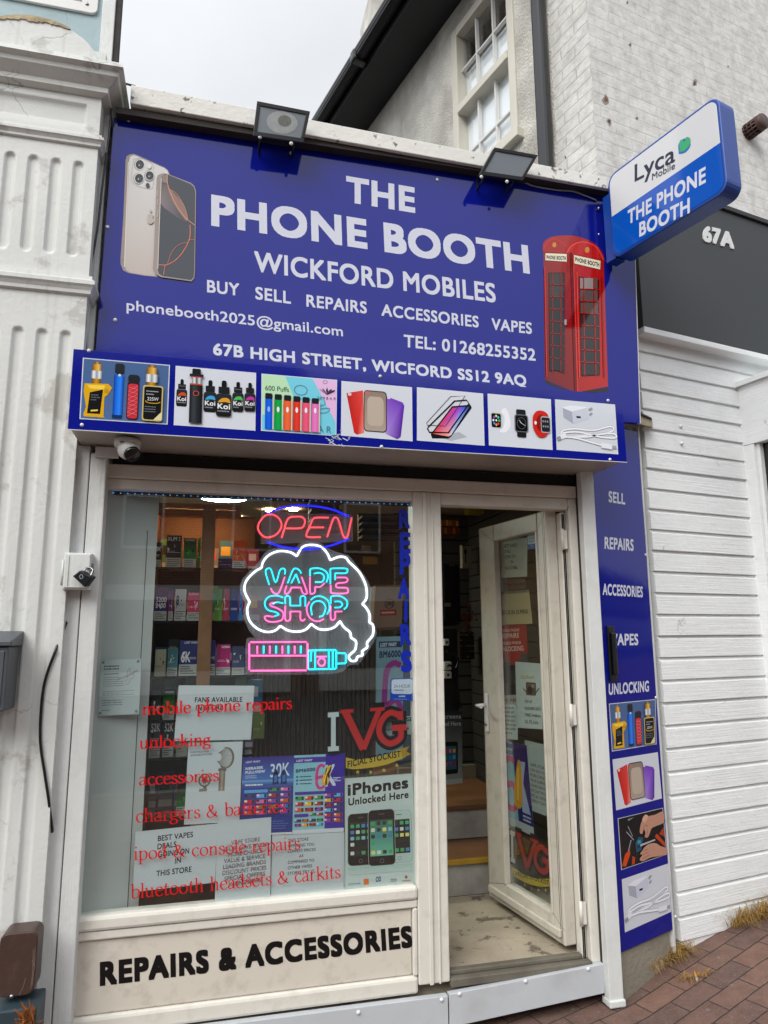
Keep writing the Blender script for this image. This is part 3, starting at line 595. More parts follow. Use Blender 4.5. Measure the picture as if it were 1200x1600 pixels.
def puffs(T):
    T.rect(0, 0, 1, 1, '#cdd3dc'); T.rect(.012, .015, .988, .985, '#74c9dd'); T.poly([(.012, .015), (.31, .015), (.56, .5), (.5, .72), (.012, .72)], '#b5dcb4'); T.poly([(.31, .015), (.67, .015), (.988, .62), (.988, .985), (.6, .985), (.4, .3)], '#74c9dd'); T.poly([(.67, .015), (.988, .015), (.988, .76)], '#dcb4dc')
    T.text('600 Puffs', (.05, .29), (.36, .29), .085, '#25282c'); T.line(ell(.515, .24, .085, .085, 24), .012, '#5f7f95', True); T.line(ell(.84, .06, .028, .03, 14), .005, '#25282c', True)
    for a in (0, .5, -.5, .9, -.9): T.poly([(.865, .29), (.865 + a * .09 - .015, .2), (.865 + a * .12, .15 + abs(a) * .04), (.865 + a * .09 + .02, .22)], '#3a3348')
    T.text('ELFBAR', (.74, .375), (.985, .365), .045, '#4a4358', 0, 1.6); T.line(smooth([(.72, .44), (.8, .33), (.84, .45), (.76, .5), (.74, .55), (.9, .52), (.86, .6), (.74, .62)], 5), .006, '#4f5a70'); T.text('A R', (.745, .95), (.93, .95), .11, '#4a7f98')
    for k, (c, c2) in enumerate((('#0f4fc4', '#1a66e0'), ('#0d8a3a', '#17a84a'), ('#d9512a', '#ea6a3c'), ('#c9281f', '#e0402f'), ('#d94468', '#e85c80'), ('#d560a8', '#e57ac0'))):
        x = .05 + k * .122; y = .34 + k * .006
        T.hgrad(x, y + .08, x + .094, .965, [c, c2, c]); T.rr(x, y, x + .094, y + .1, .015, '#1f2226', .03); T.ell(x + .047, .62 - k * .006, .018, .05, '#e6e8ee' if k else '#8db4f0', 8); T.rect(x + .096, .42, x + .112, .965, '#cfc9b4')
def cases(T):
    T.rect(0, 0, 1, 1, '#ccd1da')
    T.poly([(.07, .22), (.30, .14), (.32, .92), (.22, .96), (.18, .93)], [C('#b5201c'), C('#d8443c'), C('#e88a80'), C('#c52722'), C('#c52722')]); T.rr(.09, .21, .14, .26, .02, '#ddc2c4', .02)
    T.poly([(.60, .2), (.86, .3), (.885, .36), (.83, .94), (.78, .985), (.62, .9)], [C('#7a4ab8'), C('#6c34b4'), C('#5a2aa0'), C('#4f2290'), C('#5a2aa0'), C('#a684d8')]); T.rr(.64, .19, .69, .26, .02, '#d2c8e0', .02)
    T.rr(.31, .13, .635, .885, .05, '#3d3634', .07); T.rr(.322, .15, .622, .868, .045, '#8a7a6c', .06, '#a89a8c'); T.rr(.36, .24, .59, .78, .06, '#b5a899', .1); T.rr(.325, .15, .40, .22, .025, '#b86a68', .03)
def screen_guard(T):
    T.rect(0, 0, 1, 1, '#cdd2da'); T.poly([(.30, .9), (.62, .78), (.74, .86), (.5, .96)], '#a9aeb6')
    T.poly([(.20, .86), (.52, .30), (.80, .24), (.82, .30), (.50, .88), (.46, .92), (.22, .94)], '#16181b'); T.poly([(.23, .85), (.53, .33), (.66, .3), (.46, .88)], [C('#e04a3a'), C('#d83a8a'), C('#8a48d0'), C('#f0a8a0')]); T.poly([(.66, .3), (.78, .28), (.5, .85), (.46, .88)], [C('#5a50d8'), C('#1d50c0'), C('#b8d4f0'), C('#f0c0b0')])
    T.line([(.15, .75), (.18, .83), (.46, .81), (.78, .22), (.74, .16), (.56, .2), (.16, .74)], .022, '#131517'); T.line([(.14, .66), (.15, .7), (.42, .69), (.72, .08), (.5, .12), (.14, .66)], .009, '#2a2d31')
def watches(T):
    T.rect(0, 0, 1, 1, '#cfd4dc')
    T.poly(smooth([(.2, .33), (.27, .25), (.33, .4), (.34, .6), (.27, .72), (.17, .72), (.24, .6), (.25, .42)], 4, True), '#e6e9ee'); T.rr(.04, .36, .215, .66, .03, '#b9bec4', .04); T.rr(.05, .375, .195, .645, .025, '#101114', .035)
    for k, c in enumerate(('#48b848', '#e04040', '#f0a030', '#4890e8', '#e8e8e8', '#9048d8', '#f0e050', '#48c8d8')): T.ell(.122 + .045 * math.cos(k * .785), .51 + .085 * math.sin(k * .785), .015, .024, c, 10)
    T.ell(.122, .51, .014, .022, '#e8e8ea', 10)
    T.rr(.435, .26, .585, .42, .02, '#1b1d20', .03); T.rr(.44, .62, .585, .80, .02, '#1b1d20', .03); T.rr(.405, .36, .62, .70, .04, '#6b7076', .05); T.rr(.42, .375, .605, .685, .03, '#0d0e10', .04)
    T.line(ell(.513, .53, .068, .11, 20), .006, '#5a6068', True); T.line([(.513, .53), (.475, .47)], .007, '#d5d8dc'); T.line([(.513, .53), (.575, .575)], .006, '#d5d8dc')
    T.poly(smooth([(.70, .36), (.77, .26), (.88, .26), (.95, .36), (.95, .62), (.88, .76), (.77, .76), (.70, .62), (.69, .5)], 4, True), '#c8261f'); T.poly(smooth([(.76, .4), (.84, .33), (.86, .5), (.84, .66), (.76, .6)], 4, True), '#8a1712'); T.rr(.82, .36, .97, .68, .03, '#a9aeb4', .04); T.rr(.83, .38, .962, .66, .025, '#22252a', .035); T.ell(.735, .5, .02, .035, '#e2e4e8', 10)
    for k in range(6): T.rect(.845 + .035 * (k % 3), .44 + .1 * (k // 3), .868 + .035 * (k % 3), .475 + .1 * (k // 3), '#8b9198')
def charger(T):
    T.rect(0, 0, 1, 1, '#cbd0d8'); T.poly([(.12, .15), (.24, .1), (.50, .1), (.54, .12), (.54, .34), (.28, .45), (.13, .34)], '#dfe2ea'); T.poly([(.12, .16), (.27, .22), (.28, .46), (.13, .35)], '#a2a7b4'); T.poly([(.27, .22), (.53, .11), (.54, .34), (.28, .46)], '#c3c7d6'); T.rect(.34, .3, .41, .34, '#25282e'); T.poly([(.54, .14), (.6, .1), (.62, .14), (.55, .19)], '#8f949c'); T.poly([(.55, .24), (.6, .2), (.61, .24), (.56, .28)], '#8f949c')
    for k, pts in enumerate([[(.08, .74), (.1, .62), (.3, .56), (.6, .56), (.88, .46), (.95, .5), (.86, .58), (.55, .66), (.2, .72)], [(.2, .72), (.5, .7), (.75, .62), (.95, .6), (.96, .68), (.7, .68), (.35, .62), (.1, .66)], [(.1, .74), (.3, .74), (.55, .8), (.75, .85)]]):
        s_ = smooth(pts, 6); T.line(s_, .034, '#9ea3ab'); T.line(s_, .024, '#e9ecf1')
    T.poly([(.02, .72), (.14, .66), (.18, .74), (.06, .8)], '#dfe2e8'); T.poly([(.0, .76), (.06, .72), (.08, .8), (.02, .83)], '#8d929a'); T.poly([(.72, .8), (.9, .82), (.9, .92), (.72, .9)], '#dfe2e8'); T.rect(.9, .84, .97, .9, '#9a9fa6'); T.line([(.72, .9), (.9, .92)], .01, '#a9aeb6')
def repair_hands(T):
    T.rect(0, 0, 1, 1, '#b9bcc4'); T.rect(.015, .012, .985, .988, '#17191c'); skin, sk2 = '#b98a74', '#9c6d58'
    T.line([(.2, .2), (.28, .42)], .012, '#8b9096'); T.line([(.16, .3), (.3, .5)], .012, '#9ba0a6'); T.poly([(.2, .06), (.34, .05), (.22, .1)], '#7d8288')
    T.poly([(.02, .93), (.1, .72), (.2, .66), (.2, .76), (.1, .96)], '#c9481c'); T.poly([(.22, .97), (.24, .8), (.3, .84), (.28, .97)], '#b23d18'); T.line([(.17, .68), (.24, .48)], .02, '#8a8f96'); T.poly([(.75, .55), (.8, .5), (.97, .74), (.97, .84)], '#b8401c'); T.poly([(.85, .52), (.97, .4), (.98, .62)], '#a23a1a')
    T.poly([(.32, .56), (.40, .46), (.5, .5), (.44, .74), (.33, .76)], '#1e4f66'); T.rect(.37, .53, .44, .6, '#3d8ca6'); T.rect(.36, .63, .41, .68, '#102c3a'); T.poly([(.42, .62), (.75, .6), (.75, .63), (.42, .66)], '#a9aeb4')
    T.poly(smooth([(.98, .08), (.8, .1), (.62, .1), (.5, .16), (.45, .26), (.43, .38), (.48, .42), (.52, .34), (.55, .42), (.53, .5), (.6, .52), (.66, .42), (.7, .36), (.8, .34), (.98, .3)], 4, True), skin); T.poly(smooth([(.5, .16), (.52, .1), (.58, .05), (.64, .1), (.56, .2)], 4, True), '#cfa28d'); T.line(smooth([(.5, .34), (.56, .26), (.62, .3)], 4), .01, sk2); T.line([(.58, .48), (.6, .36)], .01, sk2)
    T.poly(smooth([(.98, .98), (.8, .97), (.62, .94), (.44, .96), (.38, .9), (.44, .84), (.4, .8), (.46, .74), (.5, .7), (.6, .66), (.74, .68), (.86, .78), (.98, .86)], 4, True), skin); T.line([(.44, .84), (.58, .82)], .01, sk2); T.line([(.46, .76), (.58, .76)], .01, sk2); T.line([(.44, .91), (.6, .88)], .01, sk2)
PIC = [(vape_mods, (129.5, 558.8), (265.6, 570.3), (261.8, 663.4), (124.1, 654.6)), (koi_bottles, (274.4, 571.4), (400.2, 582.5), (399, 673), (271.4, 664.2)), (puffs, (408.6, 583.7), (526.7, 593.6), (525.5, 681.4), (407.8, 673)),
       (cases, (533.5, 595.1), (643.8, 605), (644.7, 689.6), (532.6, 680.6)), (screen_guard, (651.4, 605), (754.9, 614.9), (757.2, 696.4), (651.4, 688.3)), (watches, (761.7, 614.9), (860.7, 623.9), (863.4, 703.1), (763.9, 695.9)), (charger, (867, 623.9), (961, 632), (966, 709.9), (869.7, 702.7))]
PBp = at_y(-.3022)
for fn, *c in PIC:
    T = Print(PBp, QD(PBp, *c)); fn(T); T.build('picture', GLOSSY, bx)
T = Print(PBp, PX(PBp))
for k in range(26):
    x, y = random.gauss(526, 9), random.gauss(686, 5); T.line([(x, y), (x + random.uniform(-9, 9), y + random.uniform(-4, 4))], random.uniform(.6, 1.6), '#b9c0cf'); T.L -= 1
T.build('scratch_marks', VINYL, bx)
# ================================================================== main sign
sg2 = thing('shop_sign', 'large blue fascia sign with white lettering, printed phones and a printed red phone booth', 'sign', (.8, -.02, 2.6))
PN = at_y(-.022); sc_ = [PN.uv(*p) for p in ((178, 184), (989, 310), (1000, 662))]; bl = PN.uv(145, 600)
poly = [(sc_[0][0], sc_[0][1]), (sc_[1][0], sc_[1][1]), (sc_[2][0], 2.60), (bl[0], 2.60)]
MB().prism(PN, poly, -.0255, 0).build('panel', m_blue, sg2, .001)
MB().prism(PN, [(poly[1][0] + .0005, poly[1][1]), (poly[1][0] + .004, poly[1][1]), (poly[2][0] + .004, 2.6), (poly[2][0] + .0005, 2.6)], -.0255, .001).build('edge_trim', m_white, sg2)
PN1 = at_y(-.0222)
TX = [('THE', (540.8, 315.5), (648.8, 333), 41, .036, 1.0), ('PHONE BOOTH', (330, 352.5), (828, 428), 49, .038, 1.0), ('WICKFORD MOBILES', (397, 424), (775, 473), 32, .022, 1.0),
      ('BUY', (323.5, 456.6), (374, 462.3), 19.5, .022, 1.02), ('SELL', (399, 467.3), (454.6, 475), 19.5, .022, 1.02), ('REPAIRS', (478.7, 479), (573.2, 490.2), 19, .022, 1.02), ('ACCESSORIES', (596, 493.2), (748, 512), 18.5, .022, 1.02), ('VAPES', (768, 515), (831, 522), 18, .022, 1.02),
      ('phonebooth2025@gmail.com', (197.7, 484.5), (536, 525.6), 16.5, .012, 1.0), ('TEL: 01268255352', (630.8, 542), (837, 564), 19.5, .02, 1.0), ('67B HIGH STREET, WICFORD SS12 9AQ', (333, 554.5), (822.8, 603.5), 18.8, .03, 1.0)]
for t, a, b, h, bo, sp in TX:
    T = Print(PN1, PX(PN1)); T.text(t, a, b, h, '#c6c9d6', bo, sp); T.build('lettering', VINYL, sg2)
# printed phones (coordinates of an enlarged view of that corner)
T = Print(PN1, PX(PN1, 180, 230, .1375))
T.poly([(118, 150), (130, 103), (165, 82), (205, 76), (240, 85), (560, 230), (600, 262), (625, 320), (628, 400), (480, 1475), (330, 1460), (150, 1430), (90, 1400), (62, 1330), (60, 1270), (92, 800)], '#8f857c')
T.vgrad([(160, 150), (170, 110), (205, 92), (240, 100), (555, 236), (592, 265), (614, 320), (610, 420), (480, 1468), (330, 1454), (165, 1424), (122, 1395), (108, 1340), (130, 800)], '#cfcfcd', '#b5aaa2')
T.line([(150, 170), (125, 800), (105, 1360)], 8, '#e2d6cc'); T.poly([(95, 905), (115, 905), (105, 1055), (85, 1060)], '#9d8a80'); T.line([(62, 1282), (100, 1285)], 4, '#7a6d66')
T.line(smooth([(215, 140), (300, 130), (420, 190), (438, 260), (430, 440), (390, 475), (250, 440), (190, 390), (185, 330), (205, 170)], 4, True), 5, '#a9a49e')
for x, y, r in ((278, 200, 55), (270, 358, 55), (390, 328, 52)):
    T.ell(x - 6, y, r * 1.02, r * 1.15, '#7f7c7a', 24); T.ell(x, y, r * .98, r * 1.08, '#e0deda', 24); T.ell(x + 2, y, r * .86, r * .95, '#2a2d33', 24); T.ell(x + 6, y + 4, r * .4, r * .45, '#40454e', 16); T.ell(x - 6, y + 8, 6, 8, '#cfd3da', 8)
T.ell(388, 220, 24, 30, '#d8d6d0', 16); T.ell(370, 438, 22, 26, '#3a3c42', 16)
T.poly(smooth([(375, 770), (400, 765), (435, 775), (425, 810), (438, 850), (410, 878), (375, 865), (368, 810)], 4, True), '#b0a59d'); T.ell(404, 730, 12, 18, '#b0a59d', 10)
T.poly([(472, 360), (485, 325), (540, 302), (590, 308), (860, 412), (900, 448), (919, 510), (906, 1430), (896, 1500), (865, 1530), (820, 1524), (520, 1482), (455, 1447), (430, 1380), (440, 1200)], '#938880')
T.poly([(522, 370), (535, 330), (572, 313), (600, 320), (855, 424), (893, 458), (910, 515), (898, 1425), (888, 1488), (860, 1516), (820, 1510), (545, 1470), (498, 1445), (483, 1390), (500, 800)], '#3d4148')
T.poly([(525, 400), (600, 440), (700, 690), (800, 850), (780, 860), (560, 700), (512, 640)], [C('#57504f'), C('#6a5c58'), C('#5b5557'), C('#4a4a50'), C('#3f434a'), C('#6d6466'), C('#7d7274')])
T.poly([(535, 330), (590, 320), (600, 425), (530, 400)], '#7f7872')
T.poly(smooth([(600, 470), (680, 540), (770, 650), (820, 780), (812, 850), (740, 760), (650, 620)], 4, True), '#8a6c60')
T.line(smooth([(592, 320), (600, 440), (680, 640), (790, 800), (905, 895)], 6), 9, '#c98a72'); T.line(smooth([(615, 485), (700, 540), (790, 690), (830, 840)], 6), 6, '#c07c62')
T.line(smooth([(850, 890), (850, 1020), (810, 1130), (720, 1260), (600, 1340), (495, 1345)], 6), 10, '#c9714e'); T.line(smooth([(830, 1090), (740, 1110), (650, 1190), (595, 1330)], 6), 8, '#a6644c'); T.line([(840, 1060), (900, 1060)], 8, '#b86a4c'); T.line([(568, 1350), (550, 1465)], 9, '#b86a4c')
T.line([(525, 360), (510, 700), (485, 1390)], 7, '#d8ccc2')
for y in (500, 600, 740): T.line([(486, y), (478, y + 70)], 6, '#b9aba2')
T.build('phone_picture', GLOSSY, sg2)
# printed red phone booth
T = Print(PN1, PX(PN1, 520, 130, .4))
T.poly([(830, 1160), (925, 1205), (1080, 1190), (1075, 1205), (935, 1215), (828, 1170)], '#20140f')
T.poly([(822, 650), (930, 662), (948, 1208), (828, 1158)], [C('#8a0f10'), C('#98100f'), C('#7c0c0d'), C('#6c0a0b')])
T.poly([(930, 662), (1058, 690), (1075, 1185), (948, 1208)], [C('#b01815'), C('#a81612'), C('#b01a16'), C('#a31411')])
T.poly(smooth([(820, 655, 1), (822, 625), (850, 602), (905, 595), (960, 600), (1020, 625), (1052, 660), (1060, 690, 1), (1058, 695), (930, 668), (822, 658)], 4), '#a31614')
T.poly(smooth([(915, 660, 1), (930, 635), (975, 618), (1025, 635), (1058, 688, 1), (1000, 680)], 4), '#b81c18'); T.line(smooth([(915, 662), (932, 636), (976, 620), (1028, 640), (1058, 690)], 5), 5, '#d8423a'); T.line(smooth([(822, 650), (840, 620), (870, 610), (915, 640)], 5), 4, '#c02a24')
T.ell(865, 632, 8, 10, '#c98a2a', 10); T.ell(993, 652, 9, 12, '#c98a2a', 10)
T.poly([(830, 665), (913, 668), (913, 698), (830, 692)], '#e2dfc2'); T.poly([(942, 672), (1045, 695), (1043, 728), (941, 704)], '#e2dfc2')
T.text('PHONE BOOTH', (834, 688), (910, 692), 15, '#17130f', .03); T.text('PHONE BOOTH', (946, 697), (1040, 719), 17, '#17130f', .03)
T.poly([(842, 740), (905, 740), (905, 1135), (846, 1112)], '#3a0e0c'); T.poly([(960, 755), (1038, 768), (1043, 1140), (970, 1145)], '#3a0e0c')
for r in range(8):
    a, b = 740 + r * 48.5, 740 + (r + 1) * 48.5; a2, b2 = 757 + r * 48, 757 + (r + 1) * 48
    for c in range(3):
        g = '#2a2a2c' if (r, c) not in ((0, 0), (0, 1)) else '#b9b0aa'
        wd = (5, 17, 48, 14); x0 = 846 + (0, 13, 44)[c]; x1 = x0 + (9, 27, 10)[c]
        T.poly([(x0, a + 6 - r * .4), (x1, a + 6 - r * .4), (x1, b - r * .4), (x0, b - 2 - r * .6)], '#1d1d20' if r > 1 else '#35302f'); T.L -= 1
        x0 = 965 + (0, 15, 55)[c] + r * .7; x1 = x0 + (11, 36, 13)[c]; T.poly([(x0, a2 + 4), (x1, a2 + 6), (x1, b2), (x0, b2 - 2)], ('#8f8480' if r == 0 and c < 2 else '#2b2b2c' if r > 2 else '#5a4b48')); T.L -= 1
    T.L += 1
for k in range(1, 8):
    T.line([(846, 740 + 47.5 * k), (905, 740 + 48.5 * k)], 3.2, '#8d1613'); T.L -= 1; T.line([(964 + .7 * k, 757 + 47.5 * k), (1041, 760 + 47.8 * k)], 3.4, '#a81c17'); T.L -= 1
for xa_, xb_ in ((857, 857), (889, 889)): T.line([(xa_, 740), (xb_, 1128)], 3, '#8d1613'); T.L -= 1
for xa_, xb_ in ((978, 983), (1018, 1026)): T.line([(xa_, 757), (xb_, 1143)], 3.4, '#a81c17'); T.L -= 1
T.line([(930, 662), (948, 1208)], 8, '#5f0708'); T.line([(938, 668), (955, 1206)], 4, '#d0352c'); T.line([(952, 740), (962, 1150)], 3, '#d8483e'); T.line([(1048, 760), (1058, 1150)], 4, '#7c0c0c'); T.line([(826, 720), (834, 1150)], 4, '#c0201b'); T.rect(903, 925, 911, 946, '#9aa0a2')
T.build('booth_picture', GLOSSY, sg2)
for p in ((201, 188), (168, 355), (455, 239), (683, 281), (180, 500)):
    MB().lathe(at_y(-.0224).hit(*p), (0, -1, 0), [(.008, 0), (.0075, .004), (.0001, .006)], 12).build('screw', m_screw, sg2)
# ================================================================== narrow blue word panel on the right
vs = thing('word_panel', 'narrow upright blue panel listing services above four pictures, right of the door', 'sign', (1.9, .0, .2))
e0 = PS.uv(949, 1100)[0]; e1 = PS.uv(1026.5, 1100)[0]; vz0 = .198
MB().pbox(PS, e0 - .01, e1, vz0, 2.60, -.02, 0).build('panel', m_blue, vs, .001); MB().pbox(PS, e1 + .0005, e1 + .012, vz0 - .1, 2.63, -.03, .002).build('edge_trim', m_paintwood, vs)
PS1 = Plane(PS.w(0, 0, .0002), (.924, .383))
for t, a, b, h in [('SELL', (950.9, 784.5), (976.8, 788.5), 17.5), ('REPAIRS', (944.6, 857.5), (990, 861), 19), ('ACCESSORIES', (941.7, 929.5), (1004.4, 933.5), 18), ('VAPES', (955, 1008.7), (997.2, 1008), 18.5), ('UNLOCKING', (951.2, 1086), (1014, 1080.5), 18)]:
    T = Print(PS1, PX(PS1)); T.text(t, a, b, h, '#ccd0dc', .028); T.build('lettering', VINYL, vs)
for fn, *c in [(vape_mods, (951.4, 1099.5), (1024.2, 1092.4), (1025.8, 1162.9), (956.2, 1174.3)), (cases, (956.9, 1186.6), (1027.7, 1175.2), (1034.2, 1247.4), (962.7, 1266.2)), (repair_hands, (965, 1278.9), (1035.9, 1262), (1042.4, 1335.1), (970.5, 1359.5)), (charger, (971.5, 1374.1), (1044, 1349.1), (1048.9, 1424.5), (976.4, 1457))]:
    T = Print(PS1, QD(PS1, *c)); fn(T); T.build('picture', GLOSSY, vs)
for p in ((998, 682), (1008.5, 867), (1024.5, 1090), (1055, 1432)):
    MB().lathe(PS1.hit(*p), PS.n, [(.007, 0), (.0065, .004), (.0001, .006)], 12).build('screw', m_screw, vs)
hb = thing('pull_handle', 'black recessed pull handle fixed over the blue word panel', 'handle', tuple(PS.hit(955, 1020)))
hu0, hz1 = PS.uv(946, 978); hu1, hz0 = PS.uv(964, 1064); hu0 = PS.uv(951, 1020)[0] - .01; hu1 = hu0 + .05
MB().pbox(PS, hu0, hu1, hz0, hz1, .0005, .012).build('plate', m_black, hb, .004); MB().pbox(PS, hu0 + .012, hu1 - .012, hz0 + .03, hz1 - .03, .0125, .03).build('grip', m_black, hb, .006)
MB().pbox(PS, e0, e1 - .005, -.05, vz0 - .004, -.1, -.012).build('plinth', m_conc, tag(bpy.data.objects.new('concrete_plinth', None), 'stained concrete plinth under the blue word panel', 'plinth'), .01)
_pl = bpy.data.objects['concrete_plinth']; COL.objects.link(_pl)
stub = thing('timber_stub', 'weathered cream timber end poking out between the fascia sign and the blue word panel', 'timber', tuple(PS.hit(1000, 660)))
MB().hexa(*[[PS.hit(985, 641, d), PS.hit(1019, 655, d), PS.hit(1020, 668, d), PS.hit(985, 660, d)] for d in (.05, -.05)]).build('block', mat('weathered_cream_wood', '#a59b86', .8, .2, 10, .4, 50), stub, .004)
MB().hexa(*[[PS.hit(985, 637, d), PS.hit(1017, 652, d), PS.hit(1019, 654.5, d), PS.hit(985, 640.5, d)] for d in (.06, -.05)]).build('lead_flashing', m_charcoal, stub)
# ================================================================== floodlights on the coping
m_lens = mat('floodlight_glass', '#80888e', .12, spec=.6); m_lens2 = mat('floodlight_reflector', '#9a9f9f', .35, .2, 20)
m_fl = mat('floodlight_case', '#101215', .45)
def floodlight(label, o4, g4, yt, yb, bolts, oval):
    t = thing('floodlight', label, 'floodlight', tuple(at_y(-.04).hit(*bolts[0])), 'floodlights over the blue fascia sign')
    A = [at_y(yt).hit(*o4[0]), at_y(yt).hit(*o4[1]), at_y(yb).hit(*o4[2]), at_y(yb).hit(*o4[3])]
    u = unit(A[1] - A[0]); v = unit(A[0] - A[3]); n = unit(u.cross(v)); n = n if n[1] < 0 else -n
    cen = sum(A, V((0, 0, 0))) / 4
    ins = lambda k, d: [p + (cen - p) * k + n * d for p in A]
    case = MB().hexa(ins(.0, -.002), ins(.0, -.03)).build('case', m_fl, t, .004)
    f_in = [sum((A[i] * wq for i, wq in enumerate(ws)), V((0, 0, 0))) for ws in ()]
    rimw = .13
    def qd(s, tt, d): return (A[0] * (1 - s) + A[1] * s) * (1 - tt) + (A[3] * (1 - s) + A[2] * s) * tt + n * d
    mb = MB()
    for s0, s1, t0, t1 in ((0, 1, 0, .12), (0, 1, .86, 1), (0, .07, .12, .86), (.93, 1, .12, .86)):
        mb.hexa([qd(s0, t0, -.001), qd(s1, t0, -.001), qd(s1, t1, -.001), qd(s0, t1, -.001)], [qd(s0, t0, .006), qd(s1, t0, .006), qd(s1, t1, .006), qd(s0, t1, .006)])
    mb.build('rim', m_fl, t, .002)
    MB().hexa([qd(.071, .121, 0), qd(.929, .121, 0), qd(.929, .859, 0), qd(.071, .859, 0)], [qd(.071, .121, .002), qd(.929, .121, .002), qd(.929, .859, .002), qd(.071, .859, .002)]).build('glass', m_lens, t)
    if oval:
        pts = [qd(.52 + .3 * math.cos(a * .3927), .48 + .34 * math.sin(a * .3927), .0025) for a in range(16)]; MB().face(pts).build('reflector', m_lens2, t)
        pts = [qd(.56 + .13 * math.cos(a * .3927), .42 + .17 * math.sin(a * .3927), .003) for a in range(16)]; MB().face(pts).build('diode', mat('diode_plate', '#6a6c66', .6, .3, 90), t)
    fins = MB()
    for k in range(9):
        s = .2 + .6 * k / 8; fins.hexa([qd(s, .2, -.031), qd(s + .015, .2, -.031), qd(s + .015, .8, -.031), qd(s, .8, -.031)], [qd(s, .2, -.046), qd(s + .015, .2, -.046), qd(s + .015, .8, -.046), qd(s, .8, -.046)])
    fins.build('heat_sink', m_fl, t)
    for k, s in enumerate((.14, .82)):
        p = qd(s, .97, -.012); tz = 3.87; b = MB().tube([p, (p[0], -.03, p[2] - .01), (p[0], -.03, tz)], .0045, 6).build('bracket_arm', m_fl, t)
        MB().lathe(at_y(p[1] - .012).hit(*bolts[k]), (0, -1, 0), [(.009, 0), (.008, .004), (.0001, .006)], 10).build('bolt', m_white, b)
    return t, qd
f1, q1 = floodlight('black floodlight with clear reflector, above the phone picture', [(401.6, 158.6), (484.5, 174.9), (474, 224), (395, 213)], None, -.165, -.135, [(406, 214.5), (455, 224.5)], True)
f2, q2 = floodlight('black floodlight tilted over the word booth, plain grey glass', [(772, 230.8), (840, 242.8), (816.5, 283), (748, 273.5)], None, -.165, -.135, [(752, 276.5), (792, 284)], False)
cb = thing('lamp_cable', 'thin grey cable running from the right floodlight to the projecting sign', 'cable', tuple(at_y(-.03).hit(820, 283)))
MB().tube([at_y(-.03).hit(*p) for p in smooth([(818, 284), (835, 291), (870, 297), (895, 299), (915, 306), (932, 313)], 5)], .004, 6).build('wire', mat('grey_cable', '#8e9094', .5), cb)
# ================================================================== projecting light box sign
pj = thing('projecting_sign', 'blue and white light box sign sticking out from the wall over the pavement', 'sign', tuple(PJ.w(0, 3.65)))
m_case = mat('light_box_blue', '#0d3f95', .35, .08, 6, dirt='#14243f', da=.4, ds=6)
U1 = .645; Z0, Z1 = 3.412, 3.878
MB().prism(PJ, rrect(0, Z0, U1, Z1, .055, n=6), -.10, 0).build('case', m_case, pj, .006)
PJ1 = Plane(PJ.w(0, 0, .0015), (.254, -.967)); T = Print(PJ1, UV())
fa = rrect(.014, Z0 + .014, U1 - .014, Z1 - .014, .045, n=6); zs = 3.645
T.poly([p for p in fa if p[1] > zs] + [(.014, zs), (U1 - .014, zs)][::1], '#c6c7c8') if False else None
up_ = [p for p in fa if p[1] >= zs]; lo_ = [p for p in fa if p[1] < zs]
T.poly([(U1 - .014, zs)] + up_ + [(.014, zs)], '#c9cacb'); T.poly([(.014, zs)] + lo_ + [(U1 - .014, zs)], '#0b4fae'); T.build('face', GLOSSY, pj)
T = Print(PJ1, PX(PJ1), .0006); T.text('Lyca', (991.7, 284.5), (1055, 252.5), 27, '#171a36', .012, .98); T.text('Mobile', (1019, 282), (1055, 263.5), 10.5, '#23263c', .012, 1.0); T.build('lettering', VINYL, pj)
T = Print(PJ1, PX(PJ1, 700, 0, .4167), .0006); T.poly(smooth([(866, 578, 1), (864, 545), (872, 530), (885, 520), (900, 522), (910, 540), (905, 556), (893, 570), (880, 576)], 4), '#1c63a8')
T.poly(smooth([(870, 570, 1), (868, 535), (876, 524), (888, 534, 1), (893, 515), (907, 517), (910, 535), (900, 552), (886, 566)], 4), '#2f9d63'); T.build('leaf_mark', VINYL, pj)
for t, a, b, h in (('THE PHONE', (981, 351.5), (1103, 285), 22.5), ('BOOTH', (999, 370.5), (1078, 332.5), 22.5)):
    T = Print(PJ1, PX(PJ1), .0006); T.text(t, a, b, h, '#c6c9d2', .03); T.build('lettering', VINYL, pj)
br = MB().pbox(PJ, -.06, .001, 3.43, 3.80, -.09, -.02).build('bracket', m_case, pj, .003)
for p in ((935, 326), (935, 367)): MB().lathe(PJ.hit(*p, -.0195), PJ.n, [(.009, 0), (.008, .005), (.0001, .006)], 10).build('bolt', m_steel, br)
# ================================================================== white boarded building on the right
rb = thing('boarded_building', 'white painted brick building with timber boards and charcoal fascia right of the shop', 'building', tuple(PR.w(0, 0)))
m_wbrick = grid_mat('white_painted_brick', 'brick', (.982, .191, 0), '#dadad7', '#d5d5d1', '#cfcfca', .225, .0745, .005, .6, .38, 1.2)
m_wbrick2 = grid_mat('white_painted_brick_flank', 'brick', (.254, -.967, 0), '#d2d1cd', '#cbcac5', '#bfbfb8', .225, .0745, .006, .6, .55, 1.0)
ru = lambda px, py, d=0: PR.uv(px, py, d)
uc = PR.uv(925, 130)[0]; zf1 = ru(1160, 338, .09)[1]; zf0 = ru(1100, 540, .09)[1]
MB().pbox(PR, uc, 7, 0, 3.0, -.3, -.03).pbox(PR, uc, 7, 3.0, 9, -.3, 0).build('front_wall', m_wbrick, rb)
